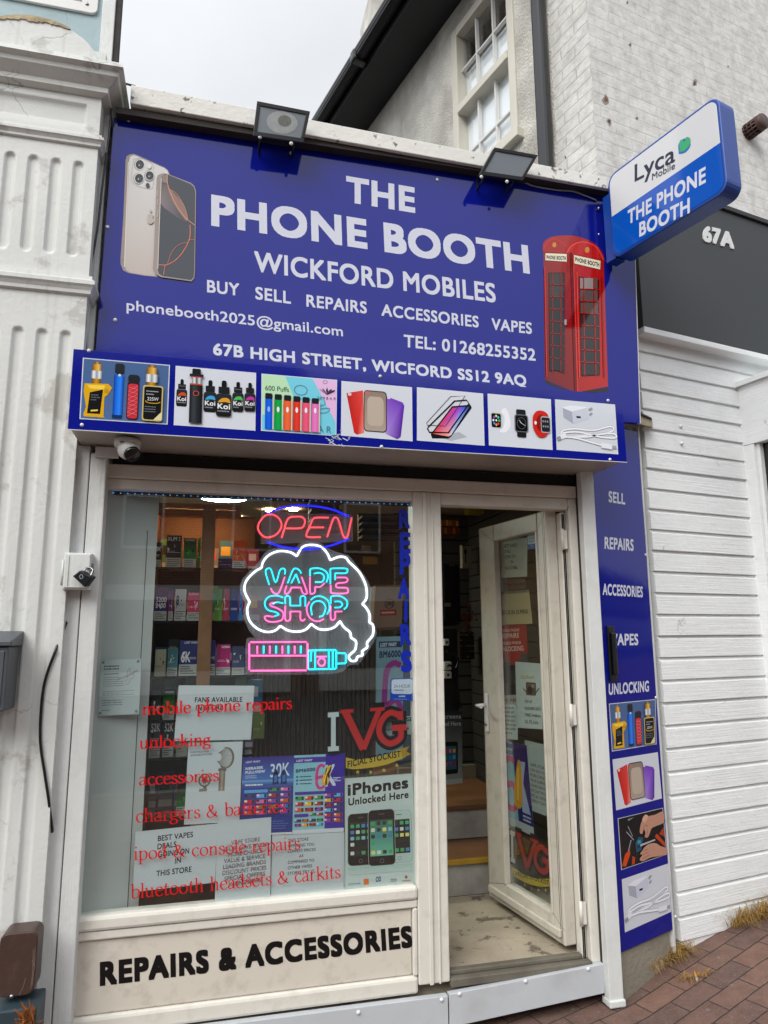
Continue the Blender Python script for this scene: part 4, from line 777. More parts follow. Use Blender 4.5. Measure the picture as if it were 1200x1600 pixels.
# shiplap boards: each a wedge whose lower edge stands proud
lines_y = [640 + .2876 * v for v in (30, 108, 212, 322, 432, 543, 655, 768, 883, 1000, 1117, 1232, 1352, 1470, 1595)] ; zs_ = [PR.uv(1011, y)[1] for y in lines_y]
bh = (zs_[1] - zs_[-1]) / 13
mb = MB(); z = zs_[1]; k0 = int((zf0 - .03 - z) / bh) + 1
edges = [z + bh * k for k in range(k0, -26, -1) if z + bh * k > .10]
rng = random.Random(3)
for i, zt_e in enumerate(edges[:-1]):
    z0 = edges[i + 1]; dd = rng.uniform(-.0015, .0015)
    prof = [(-.03, zt_e), (.008 + dd, zt_e - .0005), (.008 + dd, zt_e - .012), (.019 + dd, zt_e - .019), (.0215 + dd, z0 + .003), (.018 + dd, z0 + .001), (-.03, z0 + .001)]
    n_ = 9; sag = [rng.uniform(-.0006, .0006) for _ in range(n_ + 1)]
    for j in range(n_):
        a, b = [PR.w(.02 + 4 * j / n_, zz + sag[j], dq) for dq, zz in prof], [PR.w(.02 + 4 * (j + 1) / n_, zz + sag[j + 1], dq) for dq, zz in prof]; mb.hexa(a, b)
mb.build('timber_boards', m_board, rb)
zb0 = edges[-1]
pts = [(.03, zb0), (.6, zb0), (1.2, zb0), (1.2, .06), (.9, .065), (.62, .085), (.45, .10), (.32, .075), (.2, .045), (.12, .05), (.06, .085), (.03, .11)]
MB().prism(PR, pts, -.03, .014).build('broken_plinth_board', m_board, rb)
MB().pbox(PR, .03, 4, -.01, .12, -.2, -.035).build('dark_footing', m_dark, rb)
fs_ = MB().pbox(PR, .0, 5, zf0 + .035, zf1, -.05, .085).build('fascia', m_charcoal, rb, .003); MB().pbox(PR, .0, 5, zf0, zf0 + .034, -.05, .09).build('fascia_trim', m_board, rb, .003); MB().pbox(PR, -.0, 5, zf1 + .0005, zf1 + .03, -.05, .10).build('fascia_capping', mat('fascia_capping_dark', '#26282a', .6), rb, .003)
PRf = Plane(PR.w(0, 0, .0855), (.982, .191))
for k, (ch, a, b) in enumerate((('6', (1097.5, 377.5), (1111, 380.5)), ('7', (1112, 380.5), (1125, 383.5)), ('A', (1125, 384.5), (1146, 390)))):
    for lay in (0, .004, .008, .012):
        pass
    T = Print(PRf, PX(PRf), 0); T.text(ch, a, b, 25, '#d4d5d4', .045)
    # raised numeral: front and back sheet joined by a rim
    n = len(T.v); T2 = MB(); me_v = T.v; from_edges = {}
    for f in T.f:
        for i in range(len(f)):
            e = (f[i], f[(i + 1) % len(f)]); from_edges[e] = 1
    for f in T.f: T2.face([me_v[i] + PR.n * .006 for i in f])
    for (i, j) in from_edges:
        if (j, i) not in from_edges: T2.face([me_v[i], me_v[j], me_v[j] + PR.n * .006, me_v[i] + PR.n * .006])
    T2.build('numeral', mat('raised_letter_white', '#d2d3d2', .4), rb)
# round terracotta vent, nails
vt = thing('wall_vent', 'round brown slotted vent sticking out of the white brick above 67A', 'vent', tuple(PR.hit(1172, 205)))
vp = PR.hit(1168, 207); m_terra = mat('brown_vent', '#4a302a', .5, .2, 10)
MB().lathe(vp + PR.n * .12, -PR.n, [(.0001, 0), (.05, 0), (.053, .006), (.053, .03)], 20).build('cap', m_terra, vt)
cg = MB(); up3, sd3 = V((0, 0, 1)), PR.u
for k in range(14):
    a = k * math.tau / 14; p = vp + up3 * math.cos(a) * .048 + sd3 * math.sin(a) * .048; cg.tube([p, p + PR.n * .09], .007, 6)
for d in (.005, .03, .06): cg.lathe(vp + PR.n * d, PR.n, [(.044, 0), (.053, 0), (.053, .006), (.044, .006)], 20)
cg.build('slotted_body', m_terra, vt); MB().lathe(vp, PR.n, [(.036, 0), (.036, .088)], 16).build('core', m_dark, vt)
for p in ((1063, 666.5), (1064.5, 693)): MB().lathe(PR.hit(*p, .021), PR.n, [(.011, 0), (.011, .003), (.006, .006), (.006, .014), (.0001, .015)], 8).build('bolt', m_board, rb)
# spalled patches on the brick
T = Print(Plane(PR.w(0, 0, .0008), (.982, .191)), PX(PR, 700, 0, .4167)); rg = random.Random(11)
for x, y, s in ((590, 375, 16), (605, 455, 12), (683, 168, 7), (672, 10, 5), (925, 310, 12), (708, 444, 5), (1050, 250, 4), (440, 590, 5)):
    T.poly(smooth([(x + s * math.cos(a * .785) * rg.uniform(.5, 1.1), y + 1.3 * s * math.sin(a * .785) * rg.uniform(.5, 1.2)) for a in range(8)], 3, True), '#8f867a'); T.poly(smooth([(x + s * .55 * math.cos(a * .785) * rg.uniform(.4, 1.1), y + s * .8 * math.sin(a * .785) * rg.uniform(.5, 1.2)) for a in range(8)], 3, True), rg.choice(('#4a3a30', '#6a4a38', '#5f564c'))); T.L = 0
T.build('spalled_patch', PAPER, rb)
# side window bay at the far right
ub = PR.uv(1153, 606, .02)[0]; zt_b = PR.uv(1153, 606, .02)[1]; PW = Plane(PR.w(ub, 0, .02), (PR.n[0], PR.n[1]))
bay = thing('window_bay', 'white timber bay with dark side glass at the far right edge', 'bay window', tuple(PR.w(ub, 0)))
zg1 = PW.uv(1187, 690)[1]
MB().pbox(PW, -.03, .062, 0, zg1 - .002, -.08, 0).pbox(PW, -.03, .32, zg1, zt_b, -.08, 0).build('frame', m_board, bay, .004); MB().pbox(PW, .0625, .085, 0, zg1 - .001, -.07, -.02).build('inner_post', m_board, bay, .003)
MB().pbox(PW, .0855, .32, 0, zg1 - .001, -.055, -.05).build('glass', mat('bay_glass', '#14191a', .06), bay)
MB().hexa([PW.w(0, zt_b + .001, -.6), PW.w(.34, zt_b + .001, -.6), PW.w(.34, zt_b + .001, .02), PW.w(0, zt_b + .001, .02)], [PW.w(0, zt_b + .03, -.6), PW.w(.34, zt_b + .03, -.6), PW.w(.34, zt_b + .03, .02), PW.w(0, zt_b + .03, .02)]).build('top_board', m_board, bay)
# ================================================================== flank of that building above the shop roof
fl = thing('rendered_house', 'tall house flank with rough render, white sash window and black eaves above the shop roof', 'house', tuple(PF.w(0, 3)))
fu = PF.uv; Zw0 = 3.0
w_l, w_r = fu(706, 56)[0], fu(811, 208)[0]; w_b = fu(806, 212)[1]; w_t = fu(704.8, 56)[1]
u_far = -5.0; u_pipe = fu(868, 200)[0]; Ze = 6.35
mb = MB(); mb.pbox(PF, u_far, w_l, Zw0, Ze, -.3, 0).pbox(PF, w_r, u_pipe, Zw0, Ze, -.3, 0).pbox(PF, w_l, w_r, Zw0, w_b, -.3, 0).pbox(PF, w_l, w_r, w_t, Ze, -.3, 0).build('render_wall', m_render, fl)
MB().pbox(PF, u_pipe, 0, Zw0, 9, -.3, .0).build('brick_return', m_wbrick2, fl)
wn = MB(); fwd = .07
for a, b, c, d in ((w_l, w_l + fwd, w_b, w_t), (w_r - fwd, w_r, w_b, w_t), (w_l + fwd, w_r - fwd, w_t - fwd, w_t), (w_l + fwd, w_r - fwd, w_b, w_b + fwd)): wn.pbox(PF, a, b, c, d, -.09, .012)
wf = wn.build('window', mat('cream_window_frame', '#c9c5b8', .45, .04, 3), fl, .006)
ztr = fu(709, 183)[1]
MB().pbox(PF, w_l + fwd, w_r - fwd, ztr - .032, ztr + .032, -.08, .02).build('transom', mat('cream_window_frame'), wf, .006)
zq = fu(717, 108)[1]; zr = fu(760, 203)[1]; gb = MB(); gl_, gr_ = w_l + fwd, w_r - fwd; ub1 = fu(739, 60)[0]
um = (gl_ + gr_) / 2
for k in (1, 2): gb.pbox(PF, gl_ + (gr_ - gl_) * k / 3 - .007, gl_ + (gr_ - gl_) * k / 3 + .007, w_b + fwd, w_t - fwd, -.055, -.028)
for z in (zq, zr): gb.pbox(PF, gl_, gr_, z - .007, z + .007, -.0545, -.0285)
gb.build('glazing_bar', m_white, wf); MB().pbox(PF, gl_, gr_, w_b + fwd, w_t - fwd, -.06, -.056).build('pane', HOUSE_GLASS, wf)
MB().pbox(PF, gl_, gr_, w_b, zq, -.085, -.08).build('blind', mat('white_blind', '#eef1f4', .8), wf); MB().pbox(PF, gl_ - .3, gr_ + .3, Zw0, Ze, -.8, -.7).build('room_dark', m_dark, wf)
MB().pbox(PF, w_l - .03, w_r + .05, w_b - .07, w_b - .001, -.1, .06).build('sill', mat('cream_window_frame'), wf, .006)
m_gut = mat('black_gutter', '#17181c', .3, .2, 8); m_sof = mat('dark_soffit', '#191b1f', .55, .25, 4)
MB().pbox(PF, u_far, .5, Ze + .001, Ze + .03, -.3, .33).build('soffit', m_sof, fl); MB().pbox(PF, u_far, .5, Ze - .02, Ze + .2, .331, .355).build('fascia_board', m_sof, fl)
g_ = MB()
prof = [(.356 + .06 + .062 * math.cos(R_(a)), Ze + .11 + .075 * math.sin(R_(a))) for a in range(180, 361, 20)]
for i in range(len(prof) - 1): g_.face([PF.w(u_far, prof[i][1], prof[i][0]), PF.w(.5, prof[i][1], prof[i][0]), PF.w(.5, prof[i + 1][1], prof[i + 1][0]), PF.w(u_far, prof[i + 1][1], prof[i + 1][0])], None, True)
gut = g_.build('gutter', m_gut, fl); md = gut.modifiers.new('thick', 'SOLIDIFY'); md.thickness = .004
for uu in (-2.2, -.6): MB().pbox(PF, uu, uu + .08, Ze + .01, Ze + .12, .35, .49).build('gutter_joint', m_gut, gut, .02)
MB().hexa([PF.w(u_far, Ze + .2, .40), PF.w(.5, Ze + .2, .40), PF.w(.5, Ze + 2.6, -2.6), PF.w(u_far, Ze + 2.6, -2.6)], [PF.w(u_far, Ze + .26, .40), PF.w(.5, Ze + .26, .40), PF.w(.5, Ze + 2.66, -2.6), PF.w(u_far, Ze + 2.66, -2.6)]).build('roof', m_slate, fl)
cx = at_y(4.6).hit(583, 40); MB().box((cx[0], 4.6, 5.6), (cx[0] + 1.2, 5.4, 10)).build('chimney', m_render, fl)
dp = thing('drainpipe', 'black square drainpipe between the rough render and the white brick corner', 'drainpipe', tuple(PF.w(u_pipe, 3)))
p0, p1 = fu(850, 60)[0], fu(866, 200)[0]; um_ = (p0 + p1) / 2; wp_ = .075
MB().pbox(PF, fu(867, 200)[0] - .085, fu(867, 200)[0], 3.0, 8, .012, .08).build('pipe', m_gut, dp, .02)
MB().pbox(PF, fu(867, 200)[0] - .07, fu(867, 200)[0] - .015, 6.2, 6.24, .002, .0115).build('clip', m_gut, dp, .002)
# ================================================================== pale blue building and fluted pilaster on the left
bb = thing('blue_building', 'pale blue painted building behind the fluted pilaster at the left edge', 'building', (-1.5, .2, 0))
PBW = at_y(.16); xe = PBW.uv(176, 90)[0]; xe2 = PBW.uv(183, 90)[0]
MB().box((-6, .16, 0), (xe - .06, .5, 9)).build('wall', mat('pale_blue_paint', '#9fb4b8', .7, .08, 3, .25, 30, dirt='#7d8b8c', da=.5, ds=4, crack=2), bb)
MB().box((xe - .059, .14, 0), (xe, .19, 9)).build('corner_board', m_paintwood, bb, .004); MB().box((xe + .0005, .15, 3.5), (xe2 + .006, .185, 9)).build('dark_edge', mat('weathered_dark_edge', '#2f2a27', .8, .5, 9, .4, 30), bb)
MB().box((-.56, .0, 0), (PN.uv(150, 500)[0] - .006, .05, 4.0)).build('trim_board', m_paintwood, bb, .004)
pil = thing('fluted_pilaster', 'cream fluted plaster pilaster with broken rounded top left of the shop', 'pilaster', (-.9, -.1, 0))
xr = PL.uv(120, 690)[0]; xl = -1.45
zp = lambda y, x=80: PL.uv(x, y)[1]
fx = [PL.uv(px, 310)[0] for px in (10, 47, 83, 119)]; sp_ = (fx[3] - fx[0]) / 3; fx = [fx[3] - sp_ * k for k in range(0, 9)]
fz = [(zp(396), zp(246)), (.15, zp(514, 73))]; hw = .021
pan = (zp(187), zp(154))
def relief(x, z):
    d = 0
    for z0, z1 in fz:
        for c in fx:
            if c < xl + .05: continue
            dx = abs(x - c)
            if dx > hw or z < z0 or z > z1: continue
            dz = max(0, z0 + hw - z, z - (z1 - hw)); r = math.hypot(dx, dz) / hw
            if r < 1: d = -.013 * (1 - r ** 5)
    xp = xr - .055
    if pan[0] < z < pan[1] and x < xp: d = -.012 * min(1, (z - pan[0]) / .008, (pan[1] - z) / .008, (xp - x) / .008)
    return d
nx, zrow = int((xr - xl) / .0042), []
z = 0
while z < zp(138):
    near = any(abs(z - q_) < .05 for a in fz for q_ in a) or abs(z - pan[0]) < .03 or abs(z - pan[1]) < .03
    zrow.append(z); z += .006 if near else .03
me_v, me_f = [], []
for z in zrow:
    for i in range(nx + 1):
        x = xl + (xr - xl) * i / nx; me_v.append((x + .9, -relief(x, z) , z))
for j in range(len(zrow) - 1):
    for i in range(nx): a = j * (nx + 1) + i; me_f.append((a, a + 1, a + nx + 2, a + nx + 1))
me = bpy.data.meshes.new('shaft'); me.from_pydata(me_v, [], me_f); me.materials.append(m_plaster); me.shade_smooth()
so_ = bpy.data.objects.new('shaft', me); COL.objects.link(so_); so_.parent = pil
MB().box((xl, -.072, 0), (xr - .0005, .15, zp(60))).box((xr - .02, -.0995, 0), (xr - .0005, -.073, zp(138))).build('core', m_plaster, pil)
def moulding(name, prof, xr_=xr, y0=-.1, ret=.25, m=m_plaster):
    """prof: (depth, z) from top to bottom, mitred round the right-hand end"""
    mb = MB()
    for (d0, z0), (d1, z1) in zip(prof, prof[1:]):
        mb.face([(xl, y0 - d0, z0), (xr_ + d0, y0 - d0, z0), (xr_ + d1, y0 - d1, z1), (xl, y0 - d1, z1)]); mb.face([(xr_ + d0, y0 - d0, z0), (xr_ + d0, y0 + ret, z0), (xr_ + d1, y0 + ret, z1), (xr_ + d1, y0 - d1, z1)])
    return mb.build(name, m, pil)
def band(z0, z1, d): h = z1 - z0; return [(0, z1 + .004), (d * .55, z1), (d * .6, z1 - h * .2), (d, z1 - h * .3), (d, z1 - h * .5), (d * .75, z1 - h * .6), (d * .5, z1 - h * .75), (d * .45, z0 + h * .08), (0, z0)]
moulding('neck_band', band(zp(222), zp(203), .025)); moulding('lower_band', band(zp(458), zp(428), .03))
zc1, zc0 = zp(104), zp(142); hc = zc1 - zc0
moulding('cornice', [(0, zc1 + .005), (.09, zc1), (.095, zc1 - hc * .2), (.075, zc1 - hc * .28), (.07, zc1 - hc * .45), (.045, zc1 - hc * .62), (.03, zc1 - hc * .72), (.028, zc1 - hc * .9), (0, zc0)])
ax0 = PL.uv(-35, 100)[0]; ax1 = PL.uv(158, 118)[0]; zt1 = zp(22, 20); cxm = (ax0 + ax1) / 2 - .02
arc = [(cxm + (ax1 - cxm) * math.cos(R_(a)), zc1 + (zp(30, 25) - zc1) * math.sin(R_(a))) for a in range(0, 181, 9)]
hp_ = MB().prism(at_y(-.13), arc, -.25, 0).build('rounded_head', m_plaster, pil, .008)
arc2 = [(cxm + (ax1 - cxm) * math.cos(R_(a)) * 1.0, zc1 + (zp(30, 25) - zc1) * math.sin(R_(a)) * 1.0 + .002) for a in range(60, 131, 2)]; rg = random.Random(5)
T_ = MB(); lo2 = [(x + rg.uniform(-.003, .003), z - .004 - (.026 * max(0, math.sin(math.pi * i / (len(arc2) - 1))) ** .7) * rg.uniform(.55, 1)) for i, (x, z) in enumerate(arc2)]
T_.prism(at_y(-.131), arc2 + lo2[::-1], -.05, .004); T_.build('broken_plaster', mat('exposed_tan_plaster', '#b7a687', .95, .4, 12, .9, 30), hp_)
# white board high on the blue wall
wb = thing('wall_board', 'white rounded board with tiny print at the top left corner', 'sign', tuple(PBW.hit(100, 0)))
PBv = at_y(.15); c_ = [PBv.uv(*p) for p in ((-60, -60), (155, -25), (152, 23), (-60, -12))]; xa_, xb_ = c_[0][0], c_[2][0]; zl = c_[2][1]
MB().prism(PBv, rrect(xa_, zl, xb_, zl + .3, .03), -.01, .004).build('board', m_white, wb, .002); PBv2 = at_y(.145)
T = Print(PBv2, UV()); T.lines(xb_ - .16, zl + .05, xb_ - .07, zl + .11, 4, '#55565a', .35); T.rect(xb_ - .27, zl + .085, xb_ - .19, zl + .16, '#3a3532'); T.build('print', PAPER, wb)
MB().lathe(PBv2.hit(136, 6), (0, -1, 0), [(.009, 0), (.007, .003), (.0001, .004)], 10).build('screw', m_steel, wb)
# cables
def cable(label, pts, y, r, ends=0):
    t = thing('black_cable', label, 'cable', tuple(at_y(y).hit(*pts[0]))); sm_ = smooth(pts, 5); n = len(sm_)
    yy = [y + ends * max(0, 1 - min(i, n - 1 - i) / 5) for i in range(n)]     # both ends tuck back round the edge of the pilaster
    MB().tube([at_y(a).hit(*p) for a, p in zip(yy, sm_)], r, 6).build('wire', m_black, t)
cable('black cable hanging down the edge between the pilaster and the blue fascia sign', [(174, 170), (170, 215), (160, 290), (152, 360), (143, 410), (137, 460), (134, 545)], -.04, .005)
cable('thick black cable looping out of the pilaster edge below the padlocked box', [(104, 972), (86, 1018), (70, 1065), (64, 1110), (63, 1160), (70, 1210), (76, 1250), (82, 1300)], -.107, .0055, .05)
cable('short dark cable crossing the gap beside the coping', [(158, 112), (175, 124), (190, 129), (212, 135)], -.04, .005)
# padlocked box
lb = thing('lock_box', 'small white painted steel box on the left timber post', 'box', tuple(at_y(-.06).hit(125, 890)))
a = [at_y(-.125).hit(*p) for p in ((99, 863), (142, 862), (141, 921), (97, 920))]; x0, x1, z1_, z0_ = (a[0][0] + a[3][0]) / 2, (a[1][0] + a[2][0]) / 2, a[0][2], a[2][2]
MB().box((x0, -.12, z0_), (x1, -.0625, z1_)).build('body', m_paintwood, lb, .003); MB().box((x0 + .006, -.126, z0_ + .006), (x1 - .004, -.1205, z1_ - .006)).build('lid', m_paintwood, lb, .002); MB().box((x0 + .02, -.128, z0_ + .012), (x0 + .021, -.1262, z1_ - .012)).build('lid_seam', m_conc, lb); MB().tube([(x0 - .002, -.119, z0_ + .015), (x0 - .002, -.119, z1_ - .03)], .004, 8).build('hinge', m_paintwood, lb)
MB().box((x1 + .0005, -.115, z0_ + .06), (x1 + .006, -.09, z0_ + .1)).build('hasp', m_steel, lb)
pk = thing('padlock', 'black padlock with steel shackle hanging on the small white box', 'padlock', tuple(at_y(-.15).hit(130, 904)))
q4 = [at_y(-.16).hit(*p) for p in ((112.5, 900), (124, 891), (144, 902), (132, 918))]
MB().hexa(q4, [p + V((.012, .03, .004)) for p in q4]).build('body', mat('padlock_black', '#14171b', .3), pk, .004)
s0 = at_y(-.145).hit(131, 895); s1 = at_y(-.145).hit(142, 901); s2 = at_y(-.13).hit(146, 891); s3 = at_y(-.13).hit(136, 889)
MB().tube([V(smooth_) for smooth_ in [s0, s0 + V((.002, 0, .012)), s3 + V((0, 0, .004)), (s3 + s2) / 2 + V((0, 0, .008)), s2, s1 + V((0, 0, .006)), s1]], .004, 8).build('shackle', m_steel, pk)
PK = at_y(-.1605); T = Print(PK, PX(PK)); T.line(ell(127, 901, 2.6, 3.2, 14), .8, '#a9adb2', True); T.build('emblem', VINYL, pk)
# letter boxes on the pilaster
gm = thing('grey_wall_box', 'dark grey metal box with sloped lid cut by the left edge of the photo', 'post box', tuple(at_y(-.2).hit(5, 1050)))
g0_ = at_y(-.25).hit(14, 1010); g1_ = at_y(-.25).hit(11, 1112); m_gb = mat('grey_metal_box', '#4b4f54', .45, .08, 6)
MB().box((-1.3, -.25, g1_[2]), (g0_[0], -.101, g0_[2])).build('body', m_gb, gm, .006); MB().hexa([(-1.3, -.262, g0_[2] + .001), (g0_[0] + .01, -.262, g0_[2] + .001), (g0_[0] + .01, -.101, g0_[2] + .001), (-1.3, -.101, g0_[2] + .001)], [(-1.3, -.262, g0_[2] + .02), (g0_[0] + .01, -.262, g0_[2] + .02), (g0_[0] + .01, -.101, g0_[2] + .055), (-1.3, -.101, g0_[2] + .055)]).build('lid', m_gb, gm, .004)
MB().box((-1.28, -.2545, g1_[2] + .02), (g0_[0] - .012, -.2505, g0_[2] - .015)).build('door', m_gb, gm, .002)
bm_ = thing('brown_wall_box', 'scratched brown metal box with rounded corners low on the pilaster', 'meter box', tuple(at_y(-.2).hit(30, 1500)))
PQ = at_y(-.2); b0, b1 = PQ.uv(57, 1500), PQ.uv(-3, 1500); zt_q = PQ.uv(40, 1456)[1]; zb_q = PQ.uv(30, 1557)[1]
m_bq = mat('brown_enamel', '#43302a', .4, .12, 14, dirt='#6d5c52', da=.3, ds=30)
MB().prism(PQ, rrect(b1[0], zb_q, b0[0], zt_q, .025), -.095, 0).build('body', m_bq, bm_, .005); MB().lathe(at_y(-.201).hit(18, 1557), (0, -1, 0), [(.007, 0), (.006, .004), (.0001, .005)], 10).build('lock', m_steel, bm_)
PQ1 = at_y(-.2008); T = Print(PQ1, PX(PQ1)); rg = random.Random(2)
for a_, b_ in (((52, 1484), (48, 1545)), ((40, 1528), (30, 1555)), ((50, 1500), (52, 1510)), ((55, 1480), (50, 1540))): T.line([a_, ((a_[0] + b_[0]) / 2 + 1.5, (a_[1] + b_[1]) / 2), b_], .5, '#8d7c72')
T.build('scratch', PAPER, bm_)
pt = thing('planter', 'blue grey planter box below the brown metal box', 'planter', tuple(at_y(-.2).hit(20, 1620)))
zpt = at_y(-.24).uv(30, 1577)[1]; MB().box((-1.3, -.24, 0), (at_y(-.24).uv(56, 1600)[0], -.101, zpt)).build('trough', mat('blue_grey_glaze', '#32424a', .4, .3, 9, dirt='#10161a', da=.6, ds=9), pt, .006)
dl = thing('dead_plant', 'withered orange brown plant in the blue grey planter', 'plant', tuple(at_y(-.22).hit(42, 1600))); mb = MB(); rg = random.Random(9)
for k in range(34):
    p = at_y(-.25 - rg.uniform(0, .03)).hit(42 + rg.gauss(0, 7), 1598 + rg.uniform(-2, 12)); h = rg.uniform(.03, .10); dv = V((rg.uniform(-.03, .03), rg.uniform(-.02, .02), h)); wv = V((rg.uniform(.002, .005), rg.uniform(-.006, .006), 0))
    mb.face([p, p + dv * .5 + wv, p + dv + V((rg.uniform(-.02, .02), 0, -.01)), p + dv * .5 - wv])
mb.build('leaves', mat('withered_leaf', '#8a4f1c', .8, .4, 40), dl)
# ================================================================== security camera
cc = thing('security_camera', 'white dome security camera under the left end of the blue shutter box', 'camera', tuple(at_y(-.2).hit(202, 685)))
cp = at_y(-.21).hit(200, 681); cp = V((cp[0], cp[1], bz0 - .004))
MB().lathe(cp, (0, 0, -1), [(.0001, 0), (.048, 0), (.05, .012), (.047, .03), (.0001, .034)], 26).build('base', m_white, cc)
ey = cp + V((.006, -.012, -.04)); MB().lathe(ey + V((0, 0, .042)), (0, 0, -1), [(.0001, 0)] + [(.042 * math.sin(R_(a)), .042 - .042 * math.cos(R_(a))) for a in range(15, 180, 15)] + [(.0001, .084)], 22).build('ball', m_white, cc)
dv = unit((.45, -.55, -.62)); MB().lathe(ey + dv * .030, dv, [(.031, 0), (.031, .012), (.027, .0145), (.0001, .0145)], 20).build('lens', mat('camera_lens', '#0a0b0d', .08), cc)
PCm = at_y(cp[1] - .051); T = Print(PCm, UV()); T.rect(cp[0] - .022, cp[2] - .024, cp[0] - .006, cp[2] - .02, '#2a2c30'); T.build('maker_mark', VINYL, cc)
# ================================================================== dry grass, litter
m_straw = mat('dry_grass', '#9c7a3e', .9, .3, 60); 
def tuft(label, spots, n, hmax, seed):
    t = thing('grass_tuft', label, 'grass', tuple(spots[0]), 'dry grass tufts along the wall foot'); mb = MB(); rg = random.Random(seed)
    for k in range(n):
        c = rg.choice(spots); a = rg.uniform(0, math.tau); r = abs(rg.gauss(0, .035)); p = c + V((r * math.cos(a), r * math.sin(a) * .6, 0)); h = rg.uniform(.2, 1) * hmax
        out = V((math.cos(a) * rg.uniform(.2, 1.4), math.sin(a) * rg.uniform(.2, 1.2) - .4, 0)) * h; wv = unit((-math.sin(a), math.cos(a), 0)) * .0013
        m1 = p + out * .35 + V((0, 0, h * .7)); m2 = p + out * .8 + V((0, 0, h * .85)); e_ = p + out * 1.25 + V((0, 0, h * rg.uniform(.2, .8)))
        mb.face([p - wv, p + wv, m1 + wv, m1 - wv]); mb.face([m1 - wv, m1 + wv, m2 + wv * .8, m2 - wv * .8]); mb.face([m2 - wv * .8, m2 + wv * .8, e_])
    mb.build('blades', m_straw, t)
gl3 = lambda *ps: [gnd(*p) for p in ps]
tuft('straw coloured grass tuft against the concrete plinth', gl3((1012, 1516), (1030, 1508), (1045, 1500), (1060, 1492)), 520, .085, 1)
tuft('dry grass tuft at the foot of the white boards, right edge', gl3((1150, 1447), (1170, 1440), (1190, 1433), (1205, 1430), (1215, 1424)), 620, .095, 2)
tuft('sparse flattened straw on the paving near the cigarette end', gl3((1070, 1530), (1085, 1530), (1100, 1524)), 130, .03, 3)
cgb = thing('cigarette_end', 'yellow and white cigarette end on the brick paving', 'cigarette end', tuple(gnd(1086, 1527)))
c0_, c1_ = gnd(1085, 1520) + V((0, 0, .005)), gnd(1089, 1533) + V((0, 0, .005)); cm_ = c0_ + (c1_ - c0_) * .6
MB().tube([c0_, cm_], .0045, 8).build('filter', mat('cork_filter', '#c98a2c', .8), cgb); MB().tube([cm_, c1_], .0045, 8).build('paper', m_white, cgb)
# grime line of debris where wall meets paving
# ================================================================== things in the window
def crop(ox, oy, s): return lambda *ps: [(ox + x * s, oy + y * s) for x, y in ps]
c3, c4, c2, c1 = crop(190, 1050, .2374), crop(370, 1050, .25), crop(370, 750, .25), crop(150, 740, .225)
c5, c6 = crop(640, 750, .2375), crop(640, 1100, .2875)
def poster(label, pts, paint, y=.040, name='notice', cat='notice', col='#b9c1c4', grp=None, pl=None, dback=.0007):
    pl = pl or at_y(y); w4 = [pl.hit(*p) for p in pts]; t = thing(name, label, cat, tuple(w4[3]), grp)
    MB().hexa([p - pl.n * .0002 for p in w4], [p - pl.n * dback for p in w4]).build('sheet', mat('paper' + col[1:], col, .6), t)
    T = Print(pl, QD(pl, *pts), -.0001, .00006); paint(T); T.build('print', PAPER, t); return t
ink = '#17181a'
def p_fans(T): T.text('FANS AVAILABLE', (.225, .31), (.85, .305), .095, ink, .018); T.text('IN STORE', (.245, .455), (.6, .445), .095, ink, .018)
poster('blank white notice reading FANS AVAILABLE IN STORE', c3((376, 88), (875, 90), (850, 445), (345, 455)), p_fans)
def p_fan(T):
    T.text('HANDHELD FANS', (.05, .13), (.38, .125), .022, '#44474a', .01); T.text('AVAILABLE IN STORE', (.05, .17), (.44, .16), .022, '#44474a', .01)
    T.line(ell(.7, .2, .14, .125, 26, -100, 130), .03, '#6d6258'); T.line(ell(.66, .2, .16, .13, 26, -90, 110), .012, '#8b7f73')
    for k in range(22):
        a = R_(-95 + k * 10); T.line([(.56 + .06 * math.cos(a), .19 + .05 * math.sin(a)), (.69 + .14 * math.cos(a), .2 + .12 * math.sin(a))], .007, '#7a6f64'); T.L -= 1
    T.L += 1; T.rr(.57, .33, .72, .365, .01, '#6b5f55'); T.hgrad(.59, .36, .70, .61, ['#5f554b', '#a39684', '#6a5f54']); T.line(ell(.33, .47, .1, .075, 20), .025, '#6d6258', True); T.ell(.33, .47, .05, .04, '#7d7268')
    for k in range(10): a = k * .628; T.line([(.33, .47), (.33 + .1 * math.cos(a), .47 + .075 * math.sin(a))], .007, '#5b5148'); T.L -= 1
    T.L += 1; T.poly([(.31, .54), (.37, .54), (.36, .59), (.32, .59)], '#5f554b'); T.poly([(.24, .575), (.38, .565), (.38, .605), (.24, .61)], '#75695e')
poster('white flyer with two brown handheld fans', c3((440, 465), (797, 458), (775, 985), (410, 1005)), p_fan, y=.041)
VC = ['#b52a3a', '#d06a9a', '#e0a81e', '#3a8f4a', '#2a6fc0', '#5aa8d8', '#c2571c', '#8a3fa0', '#a03030', '#38406a']
def pods(T, x0, y0, x1, y1, nx_, ny_, seed):
    rg = random.Random(seed); dx, dy = (x1 - x0) / nx_, (y1 - y0) / ny_
    for j in range(ny_):
        for i in range(nx_):
            c = rg.choice(VC); x, y = x0 + i * dx, y0 + j * dy; L0 = T.L; T.rr(x + dx * .06, y + dy * .12, x + dx * .94, y + dy * .8, dx * .06, c); T.rect(x + dx * .08, y + dy * .15, x + dx * .3, y + dy * .5, rg.choice(('#e0d8c0', '#1d1f2a', '#f0c0d0'))); T.rect(x + dx * .7, y + dy * .15, x + dx * .9, y + dy * .75, '#2a2c38'); T.L = L0
    T.L += 3
